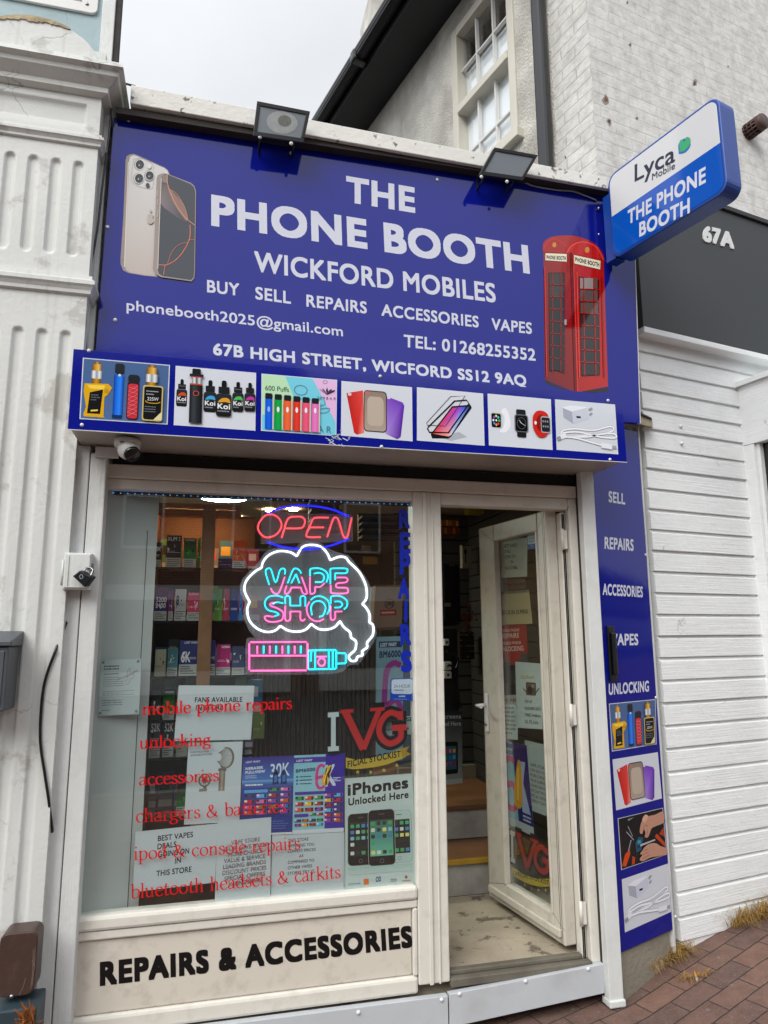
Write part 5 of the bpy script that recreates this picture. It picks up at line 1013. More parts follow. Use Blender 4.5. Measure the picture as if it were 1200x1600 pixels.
def p_nera(T):
    T.vgrad([(0, 0), (1, 0), (1, .36), (0, .36)], '#3b2b7a', '#4a78b8'); T.vgrad([(0, .36), (1, .36), (1, 1), (0, 1)], '#1f4090', '#122c78'); T.rect(0, .30, 1, .36, '#7aa0cc', '#2a4f98'); T.rect(0, .975, 1, 1, '#c9ced2')
    T.text('LOST MARY', (.06, .075), (.34, .07), .026, '#c9cfe0', .03); T.text('NERA30K', (.06, .165), (.40, .155), .036, '#d5dae6', .03); T.text('FULLVIEW', (.06, .215), (.44, .205), .036, '#d5dae6', .03); T.lines(.06, .23, .34, .28, 2, '#a9b4d0', .5)
    T.text('30K', (.54, .27), (.92, .255), .17, '#ccd6e6', .01)
    for x in (.60, .76): T.poly([(x, .21), (x + .05, .16), (x + .09, .21), (x + .11, .36), (x - .01, .37)], '#1c2c58'); T.poly([(x + .02, .25), (x + .08, .24), (x + .085, .33), (x + .02, .34)], '#4a6ea8')
    T.lines(.06, .345, .4, .365, 1, '#dfe6f2', .9); T.rr(.05, .42, .50, .46, .01, '#5f9ad0'); pods(T, .52, .40, .96, .46, 2, 1, 4); pods(T, .04, .47, .97, .75, 4, 4, 5); T.lines(.62, .82, .94, .94, 4, '#5a74b8', .3)
poster('dark blue poster with rows of coloured packs, left of the teal and purple one', c4((38, 535), (358, 522), (345, 1012), (20, 1026)), p_nera, y=.042, name='poster', cat='poster', col='#2a3f80')
def p_bm(T):
    T.rect(0, 0, 1, 1, '#86b9c4'); T.rect(.62, 0, 1, .95, '#3a2590'); T.rect(0, .03, .62, .1, '#4a3494'); T.rect(0, .95, 1, 1, '#c3cacd'); T.text('LOST MARY', (.05, .085), (.36, .083), .028, '#cdd2e0', .03); T.text('BM6000', (.04, .225), (.42, .21), .045, '#1d2250', .03)
    for k in range(3): T.rect(.05, .265 + .045 * k, .09, .29 + .045 * k, '#2a5aa0'); T.lines(.12, .265 + .045 * k, .36, .29 + .045 * k, 1, '#223060', .6)
    T.line(smooth([(.60, .16), (.53, .14), (.46, .2), (.45, .36), (.5, .43), (.58, .42), (.61, .36), (.58, .29), (.47, .3)], 5), .055, '#c93a86'); T.text('K', (.62, .42), (.83, .41), .28, '#b8c8dc', .02); T.poly(smooth([(.66, .16), (.74, .15), (.72, .24), (.68, .38), (.58, .4), (.55, .34), (.6, .24)], 4, True), '#dca224'); T.line([(.66, .2), (.6, .36)], .02, '#f0cc60'); T.lines(.78, .30, .92, .36, 3, '#d5d8ea', .5)
    T.rect(.03, .47, .62, .51, '#4a3494'); pods(T, .03, .52, .60, .74, 3, 3, 8); pods(T, .60, .50, .98, .88, 2, 6, 9); T.rect(.03, .75, .30, .79, '#4a3494'); pods(T, .32, .74, .60, .79, 2, 1, 3); pods(T, .03, .81, .60, .92, 4, 2, 10)
poster('teal and purple poster with a big pink 6 low in the window', c4((358, 522), (675, 508), (668, 998), (347, 1014)), p_bm, y=.043, name='poster', cat='poster', col='#86b9c4')
def p_best(T):
    for t, x0, x1, y in (('BEST VAPES', .27, .7, .20), ('DEALS', .27, .50, .335), ('GOING ON', .285, .66, .47), ('IN', .49, .565, .61), ('THIS STORE', .27, .70, .785)): T.text(t, (x0, y), (x1, y - .01), .095, ink, .02)
poster('white notice reading BEST VAPES DEALS GOING ON IN THIS STORE in the window corner', c3((92, 1052), (632, 997), (615, 1385), (75, 1450)), p_best, y=.0405)
def p_vs(T):
    for k, (t, x0, x1) in enumerate((('VAPE STORE', .26, .80), ('OUR GIVE YOU', .13, .92), ('MORE CHOICE', .22, .84), ('VALUE & SERVICE', .14, .90), ('LEADING BRANDS', .13, .91), ('DISCOUNT PRICES', .12, .92), ('SPECIAL OFFERS', .16, .90), ('VAPING NEWS', .24, .82))):
        y = .30 + k * .071; T.text(t, (x0, y), (x1, y - .012), .052, '#6e4a4c', .014); T.text(t, (x0 + .004, y - .006), (x1 - .004, y - .018), .040, '#b9c0c3', -.012)
poster('white notice of outlined capitals listing value and discount prices', c3((632, 985), (985, 955), (978, 1490), (612, 1535)), p_vs, y=.039)
def p_ts(T):
    for k, (t, x0, x1) in enumerate((('THIS STORE', .22, .50), ('OFFERING YOU', .22, .58), ('LOWEST PRICES', .22, .60), ('AS', .37, .43), ('COMPARED TO', .22, .58), ('OTHER VAPES', .22, .55), ('STORES TRY IT', .22, .58))): y = .13 + k * .092; T.text(t, (x0, y), (x1, y - .01), .05, '#1b1c1e', .008)
poster('white notice reading THIS STORE OFFERING YOU LOWEST PRICES', c4((220, 1018), (672, 1000), (675, 1355), (212, 1400)), p_ts, y=.0445)
def p_ip(T):
    T.rect(0, 0, 1, 1, '#b4c2bf'); T.text('iPhones', (.04, .165), (.93, .135), .11, '#101213', .036); T.text('Unlocked Here', (.05, .255), (.93, .225), .068, '#101213', .028)
    def phone(x0, y0, x1, y1, body, scr, seed):
        wd, h = x1 - x0, y1 - y0; T.rr(x0 - .008, y0 - .004, x1 + .008, y1 + .004, .06, '#8f9a98', .045); T.rr(x0, y0, x1, y1, .055, body, .04); sx0, sx1, sy0, sy1 = x0 + wd * .06, x1 - wd * .06, y0 + h * .17, y1 - h * .17; T.vgrad([(sx0, sy0), (sx1, sy0), (sx1, sy1), (sx0, sy1)], *scr); rg = random.Random(seed); T.rect(sx0, sy0, sx1, sy0 + h * .025, '#2c3a36' if body[1] == '0' else '#33413d')
        for j in range(5):
            for i in range(4):
                if j == 3 and i > 0: continue
                cx, cy = sx0 + (sx1 - sx0) * (i + .5) / 4, sy0 + (sy1 - sy0) * ((j + .6) / 5.6 if j < 4 else .90); T.rr(cx - wd * .075, cy - h * .034, cx + wd * .075, cy + h * .034, wd * .03, rg.choice(('#3f7fb8', '#4a9a5a', '#c9cdc2', '#d8cf7a', '#2c3236', '#7fb2c4', '#3aa06a')), h * .015); T.L -= 1
        T.L += 1; T.line(ell((x0 + x1) / 2, y1 - h * .08, wd * .07, h * .035, 14), .006, '#6d7875', True); T.rr((x0 + x1) / 2 - wd * .12, y0 + h * .07, (x0 + x1) / 2 + wd * .12, y0 + h * .085, .005, '#4c5653', .004)
    phone(.60, .335, .955, .80, '#a9bdb6', ('#0d1210', '#1a2622'), 1); phone(.045, .335, .40, .80, '#0b0f0e', ('#0d1210', '#1a2622'), 2); phone(.335, .315, .71, .815, '#080b0a', ('#2c6a58', '#66b096'), 3)
    T.vgrad([(.045, .815), (.955, .815), (.955, .88), (.045, .88)], '#9db8ae', '#b4c2bf'); T.rect(.26, .925, .33, .975, '#d06a22'); T.text('O2', (.43, .96), (.50, .955), .045, '#1c2f6a', .02); T.lines(.64, .94, .74, .97, 2, '#8a6a72', .5); T.ell(.86, .935, .02, .014, '#a83a2a', 10); T.lines(.80, .96, .93, .975, 1, '#a85a4a', .6); T.lines(.05, .95, .22, .97, 1, '#8a9a9a', .6)
    T.line([(0, .0), (1, 0), (1, 1), (0, 1)], .006, '#8fa39e', True)
poster('large white poster with three black and white smartphones by the window mullion', c4((675, 665), (1098, 632), (1120, 1322), (675, 1355)), p_ip, y=.038, name='poster', cat='poster', col='#b4c2bf')
def ivg(T, cw='#b4c0c2', cr='#b02a2a', ch='#131313'):
    """stacked serif capitals with a dark halo, and a yellow banner (drawn in a unit square)"""
    def cap(segs, col, wd):
        for s in segs: T.line(s, wd, col)
    I = [[(.045, .06), (.175, .05)], [(.11, .055), (.11, .57)], [(.045, .575), (.175, .565)]]
    Vv = [[(.25, .01), (.47, .58)], [(.47, .58), (.66, .0)], [(.19, .01), (.35, .0)], [(.55, -.01), (.73, -.02)]]
    Gg = [smooth([(.92, .09), (.80, .04), (.70, .14), (.66, .30), (.70, .43), (.80, .50), (.92, .42), (.93, .27)], 6), [(.82, .27), (1.0, .26)], [(.92, .02), (.925, .15)]]
    for s in I: T.line(s, .115, ch)
    for s in Vv + Gg: T.line(s, .155, ch)
    cap(I, cw, .055); cap(Vv[:1], cr, .085); cap(Vv[1:2], cr, .065); cap(Vv[2:], cr, .04); cap(Gg, cr, .07)
def banner(T, x0=.12, full=True):
    top, bot = smooth([(x0, .70), (.4, .73), (.7, .68), (.97, .56)], 5), smooth([(x0, .86), (.4, .875), (.72, .82), (.99, .70)], 5); T.poly(top + bot[::-1], '#b39b35'); T.poly([(.93, .58), (1.04, .54), (1.0, .62), (1.06, .66), (.95, .71)], '#9c7c22')
    T.text('OFFICIAL STOCKIST', (x0 + .01, .845), (.95, .69), .085, '#17150f', .02, curve=-.55) if full else T.text('FICIAL STOCKIST', (x0 + .02, .845), (.93, .69), .10, '#17150f', .02, curve=-.45)
    for x, y in ((.40, .92), (.56, .92), (.72, .89), (.88, .82)): T.poly([(x + .03 * (1 if k % 2 == 0 else .42) * math.sin(k * .628), y - .035 * (1 if k % 2 == 0 else .42) * math.cos(k * .628)) for k in range(10)], '#b39b35')
st = thing('window_sticker', 'large white and red letters with black halo and yellow banner on the shop window', 'sticker', tuple(at_y(.036).hit(570, 1180)))
PI = at_y(.036); T = Print(PI, QD(PI, *c4((545, 245), (1060, 235), (1060, 660), (545, 660))), 0, .0001); banner(T, .26, False); T.build('banner', VINYL, st); T = Print(PI, QD(PI, *c4((545, 245), (1060, 235), (1060, 660), (545, 660))), .001, .0001); ivg(T); T.build('lettering', VINYL, st)
def p_24(T):
    T.rr(0, 0, 1, 1, .14, '#0d3fa8', .13); T.rr(.05, .05, .95, .70, .1, '#bcc6d4', .1); T.text('24-HOUR', (.15, .43), (.86, .43), .15, '#2a3a5a', -.005); T.lines(.17, .50, .84, .56, 1, '#4a5a7a', .7); T.text('ANNKE', (.36, .84), (.64, .83), .07, '#d0d8e6', .03); T.lines(.15, .91, .85, .94, 1, '#8fa8dc', .7)
def sticker(label, pl, pts, d=0):
    t = thing('security_sticker', label, 'sticker', tuple(pl.hit(*pts[3])), 'small blue and white 24-HOUR stickers'); T = Print(pl, QD(pl, *pts), d, .0001); p_24(T); T.build('print', VINYL, t)
sticker('blue and white 24-HOUR sticker low on the big window', at_y(.036), c4((960, 40), (1105, 36), (1105, 182), (958, 178)))
def p_left(T):
    T.lines(.08, .10, .7, .2, 2, '#3c4144', .45); T.lines(.08, .24, .45, .29, 1, '#5c6164', .4); T.lines(.08, .31, .6, .5, 5, '#6a7073', .3); T.lines(.08, .56, .9, .66, 3, '#666c6f', .3); T.lines(.08, .72, .9, .84, 3, '#666c6f', .3); T.lines(.08, .89, .4, .93, 1, '#666c6f', .4)
    T.line(smooth([(.6, .42), (.68, .34), (.66, .24), (.72, .16), (.74, .26), (.82, .28), (.8, .36), (.74, .36), (.72, .44), (.62, .46)], 4), .008, '#8f5a60'); T.line([(.42, .36), (.66, .3), (.92, .2)], .008, '#8f5a60'); T.line([(.42, .38), (.66, .32), (.93, .22)], .008, '#8f5a60')
    for x, y in ((.06, .05), (.92, .05), (.05, .95), (.93, .95)): T.ell(x, y, .035, .026, '#6f7a78', 10)
poster('faint white letter with small print and a pink sketch at the left of the glass', [(157.8, 1031), (221, 1029), (217, 1115.6), (153, 1118.8)], p_left, y=.038, col='#aab5b4')
# ---------------- neon signs
E_red, E_blue, E_white = emit('neon_red', '#ff5560', 1.1), emit('neon_blue', '#1a22ff', 1.4), emit('neon_white', '#f2f6ff', 2.2)
E_cyan, E_pink = emit('neon_cyan', '#22d8f0', 1.7), emit('neon_pink', '#ff62aa', 1.7)
NY = .10; PNe = at_y(NY)
def neon(name, strokes, m, par, r=.0036, y=NY, sm=5):
    pl = at_y(y); mb = MB()
    for s in strokes:
        pts = smooth(c2(*[p[:2] for p in s]) if len(s[0]) == 2 and all(len(p) == 2 for p in s) else [(*c2(p[:2])[0], *p[2:]) for p in s], sm) if len(s) > 2 else c2(*s)
        mb.tube([pl.hit(*p) for p in pts], r, 6)
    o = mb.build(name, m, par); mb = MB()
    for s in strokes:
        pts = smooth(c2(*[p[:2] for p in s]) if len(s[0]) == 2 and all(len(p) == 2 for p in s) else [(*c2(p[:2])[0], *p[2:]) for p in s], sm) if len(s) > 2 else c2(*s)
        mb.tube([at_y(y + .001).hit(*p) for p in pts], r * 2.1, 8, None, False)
    mb.build('glow_halo', glow_halo(m), o); return o  # wider see-through glowing tube, added as a halo of light round the neon
def glow_halo(m):
    """added glow imitating the bloom round a lit tube: brightest mid-tube, fading out at the rim"""
    k = m.name + '_glow_halo'
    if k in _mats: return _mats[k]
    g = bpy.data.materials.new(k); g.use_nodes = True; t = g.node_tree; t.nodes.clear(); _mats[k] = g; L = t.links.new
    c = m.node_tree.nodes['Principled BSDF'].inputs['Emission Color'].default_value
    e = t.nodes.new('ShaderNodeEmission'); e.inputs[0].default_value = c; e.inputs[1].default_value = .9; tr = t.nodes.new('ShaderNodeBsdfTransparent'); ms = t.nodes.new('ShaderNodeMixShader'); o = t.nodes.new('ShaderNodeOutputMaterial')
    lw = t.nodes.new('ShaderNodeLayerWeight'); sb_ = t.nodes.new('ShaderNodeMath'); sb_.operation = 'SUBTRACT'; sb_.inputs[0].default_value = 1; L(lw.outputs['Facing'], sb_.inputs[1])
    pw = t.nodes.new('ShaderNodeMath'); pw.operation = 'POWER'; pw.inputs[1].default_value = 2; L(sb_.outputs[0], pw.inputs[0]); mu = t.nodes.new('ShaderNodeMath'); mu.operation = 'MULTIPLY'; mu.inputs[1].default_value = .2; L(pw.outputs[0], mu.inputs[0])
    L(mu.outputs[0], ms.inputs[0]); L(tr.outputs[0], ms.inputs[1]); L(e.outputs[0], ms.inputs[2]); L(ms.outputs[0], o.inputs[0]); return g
on = thing('open_sign', 'red OPEN neon sign between two blue neon arcs', 'neon sign', tuple(PNe.hit(480, 820)))
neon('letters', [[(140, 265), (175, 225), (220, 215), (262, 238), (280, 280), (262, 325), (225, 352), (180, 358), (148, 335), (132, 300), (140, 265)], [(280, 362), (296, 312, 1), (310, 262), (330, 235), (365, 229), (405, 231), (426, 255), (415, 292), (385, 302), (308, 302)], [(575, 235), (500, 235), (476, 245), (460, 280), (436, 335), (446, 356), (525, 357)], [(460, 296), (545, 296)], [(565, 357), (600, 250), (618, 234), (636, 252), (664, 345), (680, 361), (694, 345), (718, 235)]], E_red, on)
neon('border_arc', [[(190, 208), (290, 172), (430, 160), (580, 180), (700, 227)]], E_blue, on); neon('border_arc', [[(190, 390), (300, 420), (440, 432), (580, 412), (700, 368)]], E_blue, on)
MB().hexa(*[[at_y(y).hit(*p) for p in c2((150, 200), (725, 215), (725, 385), (150, 400))] for y in (NY + .012, NY + .016)]).build('backing', CLEAR, on)
for x0, x1 in (((255, 100), (262, 205)), ((590, 100), (615, 185))): MB().tube([at_y(NY + .006).hit(*p) for p in c2(x0, x1)], .0016, 5).build('hanging_wire', m_steel, on)
vn = thing('vape_sign', 'cyan and pink VAPE SHOP neon sign in a white neon smoke cloud', 'neon sign', tuple(PNe.hit(480, 950)))
cloud = [(700, 510), (680, 485), (640, 480), (585, 500, 1), (560, 450), (520, 415), (460, 405), (410, 420), (375, 475, 1), (330, 450), (260, 445), (200, 470), (165, 510), (155, 548, 1), (110, 575), (60, 630), (48, 690), (80, 762, 1), (65, 810), (80, 880), (130, 930), (190, 950), (240, 940), (272, 912, 1), (320, 940), (380, 948), (430, 935), (465, 900, 1), (510, 930), (560, 935), (610, 920), (645, 883, 1), (670, 920), (708, 952), (715, 985), (745, 1010), (740, 1060), (715, 1085), (700, 1105), (715, 1130), (745, 1128), (755, 1105), (785, 1095), (785, 1070), (815, 1045), (815, 1015), (850, 970), (852, 910), (830, 890, 1), (830, 840), (810, 800), (785, 775, 1), (810, 740), (812, 690), (800, 640), (765, 575), (700, 510)]
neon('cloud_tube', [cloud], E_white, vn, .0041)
cy = [[(203, 655), (180, 575), (195, 553), (215, 562), (243, 640), (268, 568), (285, 553), (302, 562), (300, 590)], [(318, 645), (350, 565), (372, 553), (395, 568), (402, 585)], [(340, 645), (370, 588, 1), (392, 645)], [(458, 600), (458, 562, 1), (470, 553), (520, 553), (560, 575), (570, 605), (560, 640)], [(482, 585), (520, 580), (545, 600), (535, 635), (490, 638)], [(585, 650), (585, 562, 1), (595, 553), (680, 553), (692, 566), (680, 582), (615, 582, 1), (615, 625)],
      [(290, 735), (255, 724), (205, 728), (178, 755), (178, 790), (200, 815), (240, 825), (262, 840), (235, 852)], [(290, 770), (250, 764), (225, 776)], [(303, 775), (303, 735), (315, 725), (332, 735), (334, 785, 1), (398, 785, 1), (398, 735), (412, 725), (428, 735), (428, 790)], [(462, 750), (490, 730), (530, 728), (570, 755), (580, 800), (565, 840)], [(470, 845), (465, 790), (490, 760), (530, 760), (555, 795), (540, 845), (515, 855)], [(587, 775), (587, 735, 1), (600, 725), (650, 727), (688, 755), (688, 790), (670, 808)], [(612, 760), (645, 760), (660, 778), (645, 795), (612, 797)]]
pk_ = [[(212, 675), (225, 700), (250, 712), (270, 690), (300, 605)], [(312, 660), (300, 700), (312, 712), (328, 700), (342, 672, 1), (400, 672, 1), (412, 705), (430, 712), (438, 698), (405, 605)], [(458, 605), (458, 700), (472, 711), (488, 700), (490, 668, 1), (520, 668), (550, 645)], [(587, 655), (587, 698, 1), (600, 708), (682, 708), (696, 692), (684, 674), (630, 672), (620, 660), (632, 645), (680, 640), (693, 625), (680, 610), (625, 610)],
       [(245, 765), (215, 770), (212, 785), (260, 805), (290, 830), (285, 870), (250, 885), (200, 885), (175, 865), (184, 850), (230, 855)], [(303, 785), (303, 868), (318, 880), (334, 868), (334, 822, 1), (398, 822, 1), (398, 868), (412, 880), (428, 868)], [(455, 760), (437, 800), (448, 850), (480, 878), (515, 882), (545, 868)], [(587, 785), (587, 862), (601, 875), (615, 862), (615, 822, 1), (660, 822)]]
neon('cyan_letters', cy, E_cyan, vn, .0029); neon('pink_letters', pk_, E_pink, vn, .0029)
lit = lambda *p: list(p)
dev = [[(84, 1014), (436, 1012)], [(442, 1018), (442, 1184)], [(436, 1190), (84, 1192)], [(78, 1186), (78, 1020)], [(80, 1098), (440, 1098)]] + [[(x, 1036), (x, 1086)] for x in (128, 207, 285, 362)]
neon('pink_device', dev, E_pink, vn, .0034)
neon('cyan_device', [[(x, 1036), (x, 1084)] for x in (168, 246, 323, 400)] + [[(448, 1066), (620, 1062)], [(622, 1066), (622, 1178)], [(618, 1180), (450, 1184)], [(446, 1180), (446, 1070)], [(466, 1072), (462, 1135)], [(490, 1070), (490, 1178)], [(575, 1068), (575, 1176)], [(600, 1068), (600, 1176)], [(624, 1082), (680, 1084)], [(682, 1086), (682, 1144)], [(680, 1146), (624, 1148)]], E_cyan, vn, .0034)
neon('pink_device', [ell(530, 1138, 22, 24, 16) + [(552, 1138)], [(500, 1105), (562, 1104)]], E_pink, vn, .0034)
bk = smooth([(700, 470), (640, 455), (560, 420), (520, 390), (460, 380), (400, 395), (350, 430), (260, 420), (180, 450), (140, 510), (90, 560), (30, 630), (20, 700), (50, 770), (40, 830), (70, 930), (120, 990, 1), (60, 1000), (55, 1190), (90, 1215), (600, 1210), (700, 1160), (760, 1150), (800, 1100), (840, 1040), (875, 960), (850, 880), (835, 780), (840, 690), (800, 600)], 4, True)
MB().hexa([at_y(NY + .012).hit(*c2(p)[0]) for p in bk], [at_y(NY + .017).hit(*c2(p)[0]) for p in bk]).build('backing', CLEAR, vn)
MB().tube([at_y(NY + .02).hit(*p) for p in c1((1060, 150), (1180, 285))], .0014, 5).tube([at_y(NY + .02).hit(*p) for p in c1((970, 470), (1170, 900))], .0012, 5).build('hanging_wire', m_steel, vn)
# ---------------- display side board, blue led strip
sb = thing('side_board', 'tall white board closing the left side of the window display', 'board', (-.43, .05, .5))
MB().hexa([(-.436, .045, .505), (-.236, .10, .505), (-.24, .115, .505), (-.449, .06, .505)], [(-.436, .045, 2.20), (-.236, .10, 2.20), (-.24, .115, 2.20), (-.449, .06, 2.20)]).build('board', mat('display_white_board', '#b5bcba', .5, .05, 3), sb); MB().tube([(-.275, .0885, .51), (-.275, .0885, 2.0)], .0012, 5).build('seam', m_dark, sb)
ls = thing('light_strip', 'row of tiny blue lights along the top of the shop window', 'light strip', (0, .06, gz1)); mb = MB()
for k in range(46): x = gx0 + .02 + k * (gx1 - gx0 - .03) / 45; mb.box((x, .047, gz1 - .010), (x + .0035, .05, gz1 - .0065))
mb.build('diodes', emit('led_blue', '#3aa8ff', 1.0), ls); MB().box((gx0, .0505, gz1 - .016), (gx1, .054, gz1 + .004)).build('tape', m_dark, ls)
MB().box((gx0 + .03, .048, gz1 + .006), (-.25, .053, gz1 + .012)).build('glow_tube', emit('led_blue_tube', '#1f7fff', 30), ls)
# ---------------- shelving with boxed goods
cab = thing('display_shelves', 'dark wood display shelves filled with small boxes behind the window glass', 'shelves', (.0, .5, .5))
FY = .30; PF_ = at_y(FY); m_shelf = mat('dark_glass_shelf', '#1f1a17', .25, .2, 8)
MB().box((-.27, .55, .5), (.20, .57, 2.15)).build('back', m_brown, cab); MB().box((-.275, FY, .5), (-.255, .55, 2.134)).build('side', m_brown, cab)
sh_y = {1: 887, 2: 970, 3: 1056, 4: 1124, 5: 1182, 6: 1274, 7: 1345}; sz = {k: PF_.uv(280, y)[1] for k, y in sh_y.items()}
for k, z in sz.items(): MB().box((-.253, FY - .02, z - .008), (.20 if k != 4 else .15, .545, z - .001)).build('shelf', GLASS, cab); MB().box((-.253, FY - .024, z - .010), (.20 if k != 4 else .15, FY - .0205, z)).build('shelf_edge', m_shelf, cab)
pb_ = [at_y(.25).uv(x, 900)[0] for x in (313, 334)]
wp = thing('wooden_upright', 'pale wood upright standing in front of the display shelves', 'post', (pb_[0], .25, .5)); MB().box((pb_[0], .24, .505), (pb_[1], .27, 2.13)).build('board', m_wood, wp, .003)
MB().box((-.25, FY - .01, 2.135), (.12, .57, 2.16)).build('canopy', mat('amber_wood', '#8a5426', .4, .2, 6), cab); MB().box((-.25, FY - .012, 2.10), (.12, FY, 2.134)).build('canopy_lip', mat('amber_wood'), cab); MB().box((-.22, .33, 2.126), (.1, .35, 2.134)).build('canopy_lamp', emit('amber_lamp', '#ffb870', 55), cab)
def vbox(label, r, shelf, top, top2, words, white=.30, ink2='#e8e8ea', wordcol=None, seed=0, deep=.06, y=FY):
    pl = at_y(y); (u0, zb1), (u1, zt1_) = pl.uv(*c1((r[0], r[3]))[0]), pl.uv(*c1((r[2], r[1]))[0]); zb1 = sz[shelf] if shelf else zb1
    t = thing('vape_box', label, 'box', ((u0 + u1) / 2, y, zb1), 'boxed goods on the display shelves'); MB().box((u0, y, zb1), (u1, y + deep, zt1_)).build('carton', mat('carton' + top[1:], top, .4), t, .001)
    T = Print(pl, lambda p: V((u0 + (u1 - u0) * p[0], zt1_ + (zb1 - zt1_) * p[1])), .0003, .0001); rg = random.Random(seed + int(r[0] * 7 + r[1])); T.vgrad([(0, 0), (1, 0), (1, 1 - white), (0, 1 - white)], top, top2)
    for k in range(4): x, yy = rg.uniform(.05, .75), rg.uniform(.25, .55); T.poly([(x, yy), (x + rg.uniform(.05, .25), yy + rg.uniform(-.05, .05)), (x + rg.uniform(.0, .2), yy + rg.uniform(.05, .2))], rg.choice((ink2, top2, '#1a1b20'))); T.L -= 1
    T.L += 1
    for k, (wt, x0, yy, x1, hh) in enumerate(words): T.text(wt, (x0, yy), (x1, yy), hh, wordcol or ink2, .02)
    T.lines(.08, .60 - white * .4, .9, .68 - white * .4, 2, ink2, .3, rg)
    if white: T.rect(0, 1 - white, 1, 1, '#b9beba'); T.lines(.08, 1 - white * .88, .95, 1 - white * .1, 4, '#2a2c2c', .42, rg)
    T.build('print', PAPER, t)
vbox('grey box at the left end of the top shelf, marked 3K', (408, 478, 458, 657), 1, '#35383c', '#22252a', [('3K', .1, .35, .9, .16)])
vbox('black box with pale capitals on the top shelf beside the black and green box', (483, 430, 596, 657), 1, '#232628', '#2e3234', [('XLIM 2', .06, .17, .92, .12)])
vbox('black and green box on the top shelf left of the wooden upright', (602, 450, 700, 657), 1, '#15191a', '#1f8a38', [('VAPORESSO', .12, .1, .88, .06)], ink2='#3ac050', wordcol='#d0d4d0')
vbox('plain green box edge next to the black and green box on the top shelf', (701, 448, 730, 650), 1, '#1d7a34', '#176528', [], 0)
vbox('dark purple box on the top shelf right of the upright', (848, 590, 946, 657), 1, '#3a2350', '#1f1a40', [], .0)
vbox('bright orange box on the top shelf', (948, 470, 1038, 672), 0, '#d8531a', '#e0642a', [], .32, '#f0c0a0')
vbox('purple box marked 3200 on the second shelf', (400, 800, 498, 1027), 2, '#6a2a70', '#3a3a7a', [('3200', .1, .42, .95, .16), ('2400', .1, .60, .9, .15)])
vbox('narrow violet box beside the 3200 box', (500, 805, 541, 1025), 2, '#5a2f86', '#7a3a6a', [], .3)
vbox('white box with dark bottle and yellow flap on the second shelf', (543, 803, 629, 1022), 2, '#c9c9cc', '#b4b4ba', [('8', .1, .5, .35, .3)], .36, '#2c2f50', '#232540')
vbox('pink box on the second shelf beside the wooden upright', (631, 825, 722, 1020), 2, '#c22a56', '#d04a6a', [('ELFBAR', .1, .1, .9, .07)], .3, '#e8c0cc')
for k, (x0, x1, ca, cbb, lb_) in enumerate(((820, 878, '#4f8a34', '#6aa045', 'green slim box right of the upright on the second shelf'), (879, 928, '#8a3a50', '#a0324a', 'crimson slim box on the second shelf'), (930, 990, '#232a60', '#1f3a80', 'navy slim box with bottles on the second shelf'), (992, 1019, '#1f60a8', '#2a80c0', 'sky blue slim box beside the neon cloud edge'))): vbox(lb_, (x0, 800, x1, 1020), 2, ca, cbb, [], .0)
vbox('cream box of fine print on the third shelf', (405, 1222, 489, 1402), 3, '#b3b09a', '#b0ad98', [], .0, '#3c3c34')
vbox('teal box on the third shelf', (491, 1210, 571, 1402), 3, '#3f7a80', '#5a9096', [], .3)
vbox('wide blue violet box marked 6K on the third shelf', (573, 1158, 712, 1403), 3, '#3a3f78', '#2f3a70', [('LOST MARY', .25, .09, .98, .06), ('6K', .1, .62, .6, .3)], .32)
vbox('blue violet box half hidden behind the upright on the third shelf', (790, 1158, 832, 1396), 3, '#3f3f7a', '#4a3a80', [], .32)
vbox('magenta box on the third shelf below the neon cloud', (834, 1185, 936, 1385), 3, '#9a2760', '#b03070', [('ELFBAR', .35, .12, .95, .07)], .25)
vbox('grey blue box at the right of the third shelf', (942, 1200, 1032, 1370), 3, '#3a4260', '#4a5270', [], .25)
k3 = lambda a, b, c, d: tuple((v * .2374 + o) for v, o in ((a, 0), (b, 0), (c, 0), (d, 0)))
def r3(a, b, c, d): return ((190 + a * .2374 - 150) / .225, (1050 + b * .2374 - 740) / .225, (190 + c * .2374 - 150) / .225, (1050 + d * .2374 - 740) / .225)
vbox('black and green box on the fourth shelf behind the fans notice', r3(268, 118, 352, 310), 4, '#15191a', '#1f8a38', [('VAPORESSO', .12, .1, .88, .06)], .28, '#3ac050', '#d0d4d0')
vbox('dim green box far left on the fourth shelf', r3(190, 130, 262, 310), 4, '#2a2f30', '#3a4a30', [], .0)
vbox('grey box marked 52K at the left end of the fifth shelf', r3(178, 318, 262, 552), 5, '#4f5658', '#2a2f32', [('52K', .1, .3, .92, .22)])
vbox('grey box marked 52K beside its twin on the fifth shelf', r3(268, 318, 348, 552), 5, '#4a5456', '#2a2f32', [('52K', .1, .3, .92, .22)])
vbox('white labelled box on the fifth shelf behind the fan flyer', r3(356, 470, 432, 558), 5, '#9aa39a', '#aab0a8', [], .0, '#3a3c3c')
vbox('black and green box on the sixth shelf', r3(358, 755, 425, 940), 6, '#15191a', '#1f8a38', [], .3, '#3ac050')
vbox('pale green box standing right of the fans notice', r3(862, 270, 942, 440), 0, '#4f5f34', '#5f6a40', [], .0, '#a8b060', y=.28)
rg = random.Random(21)
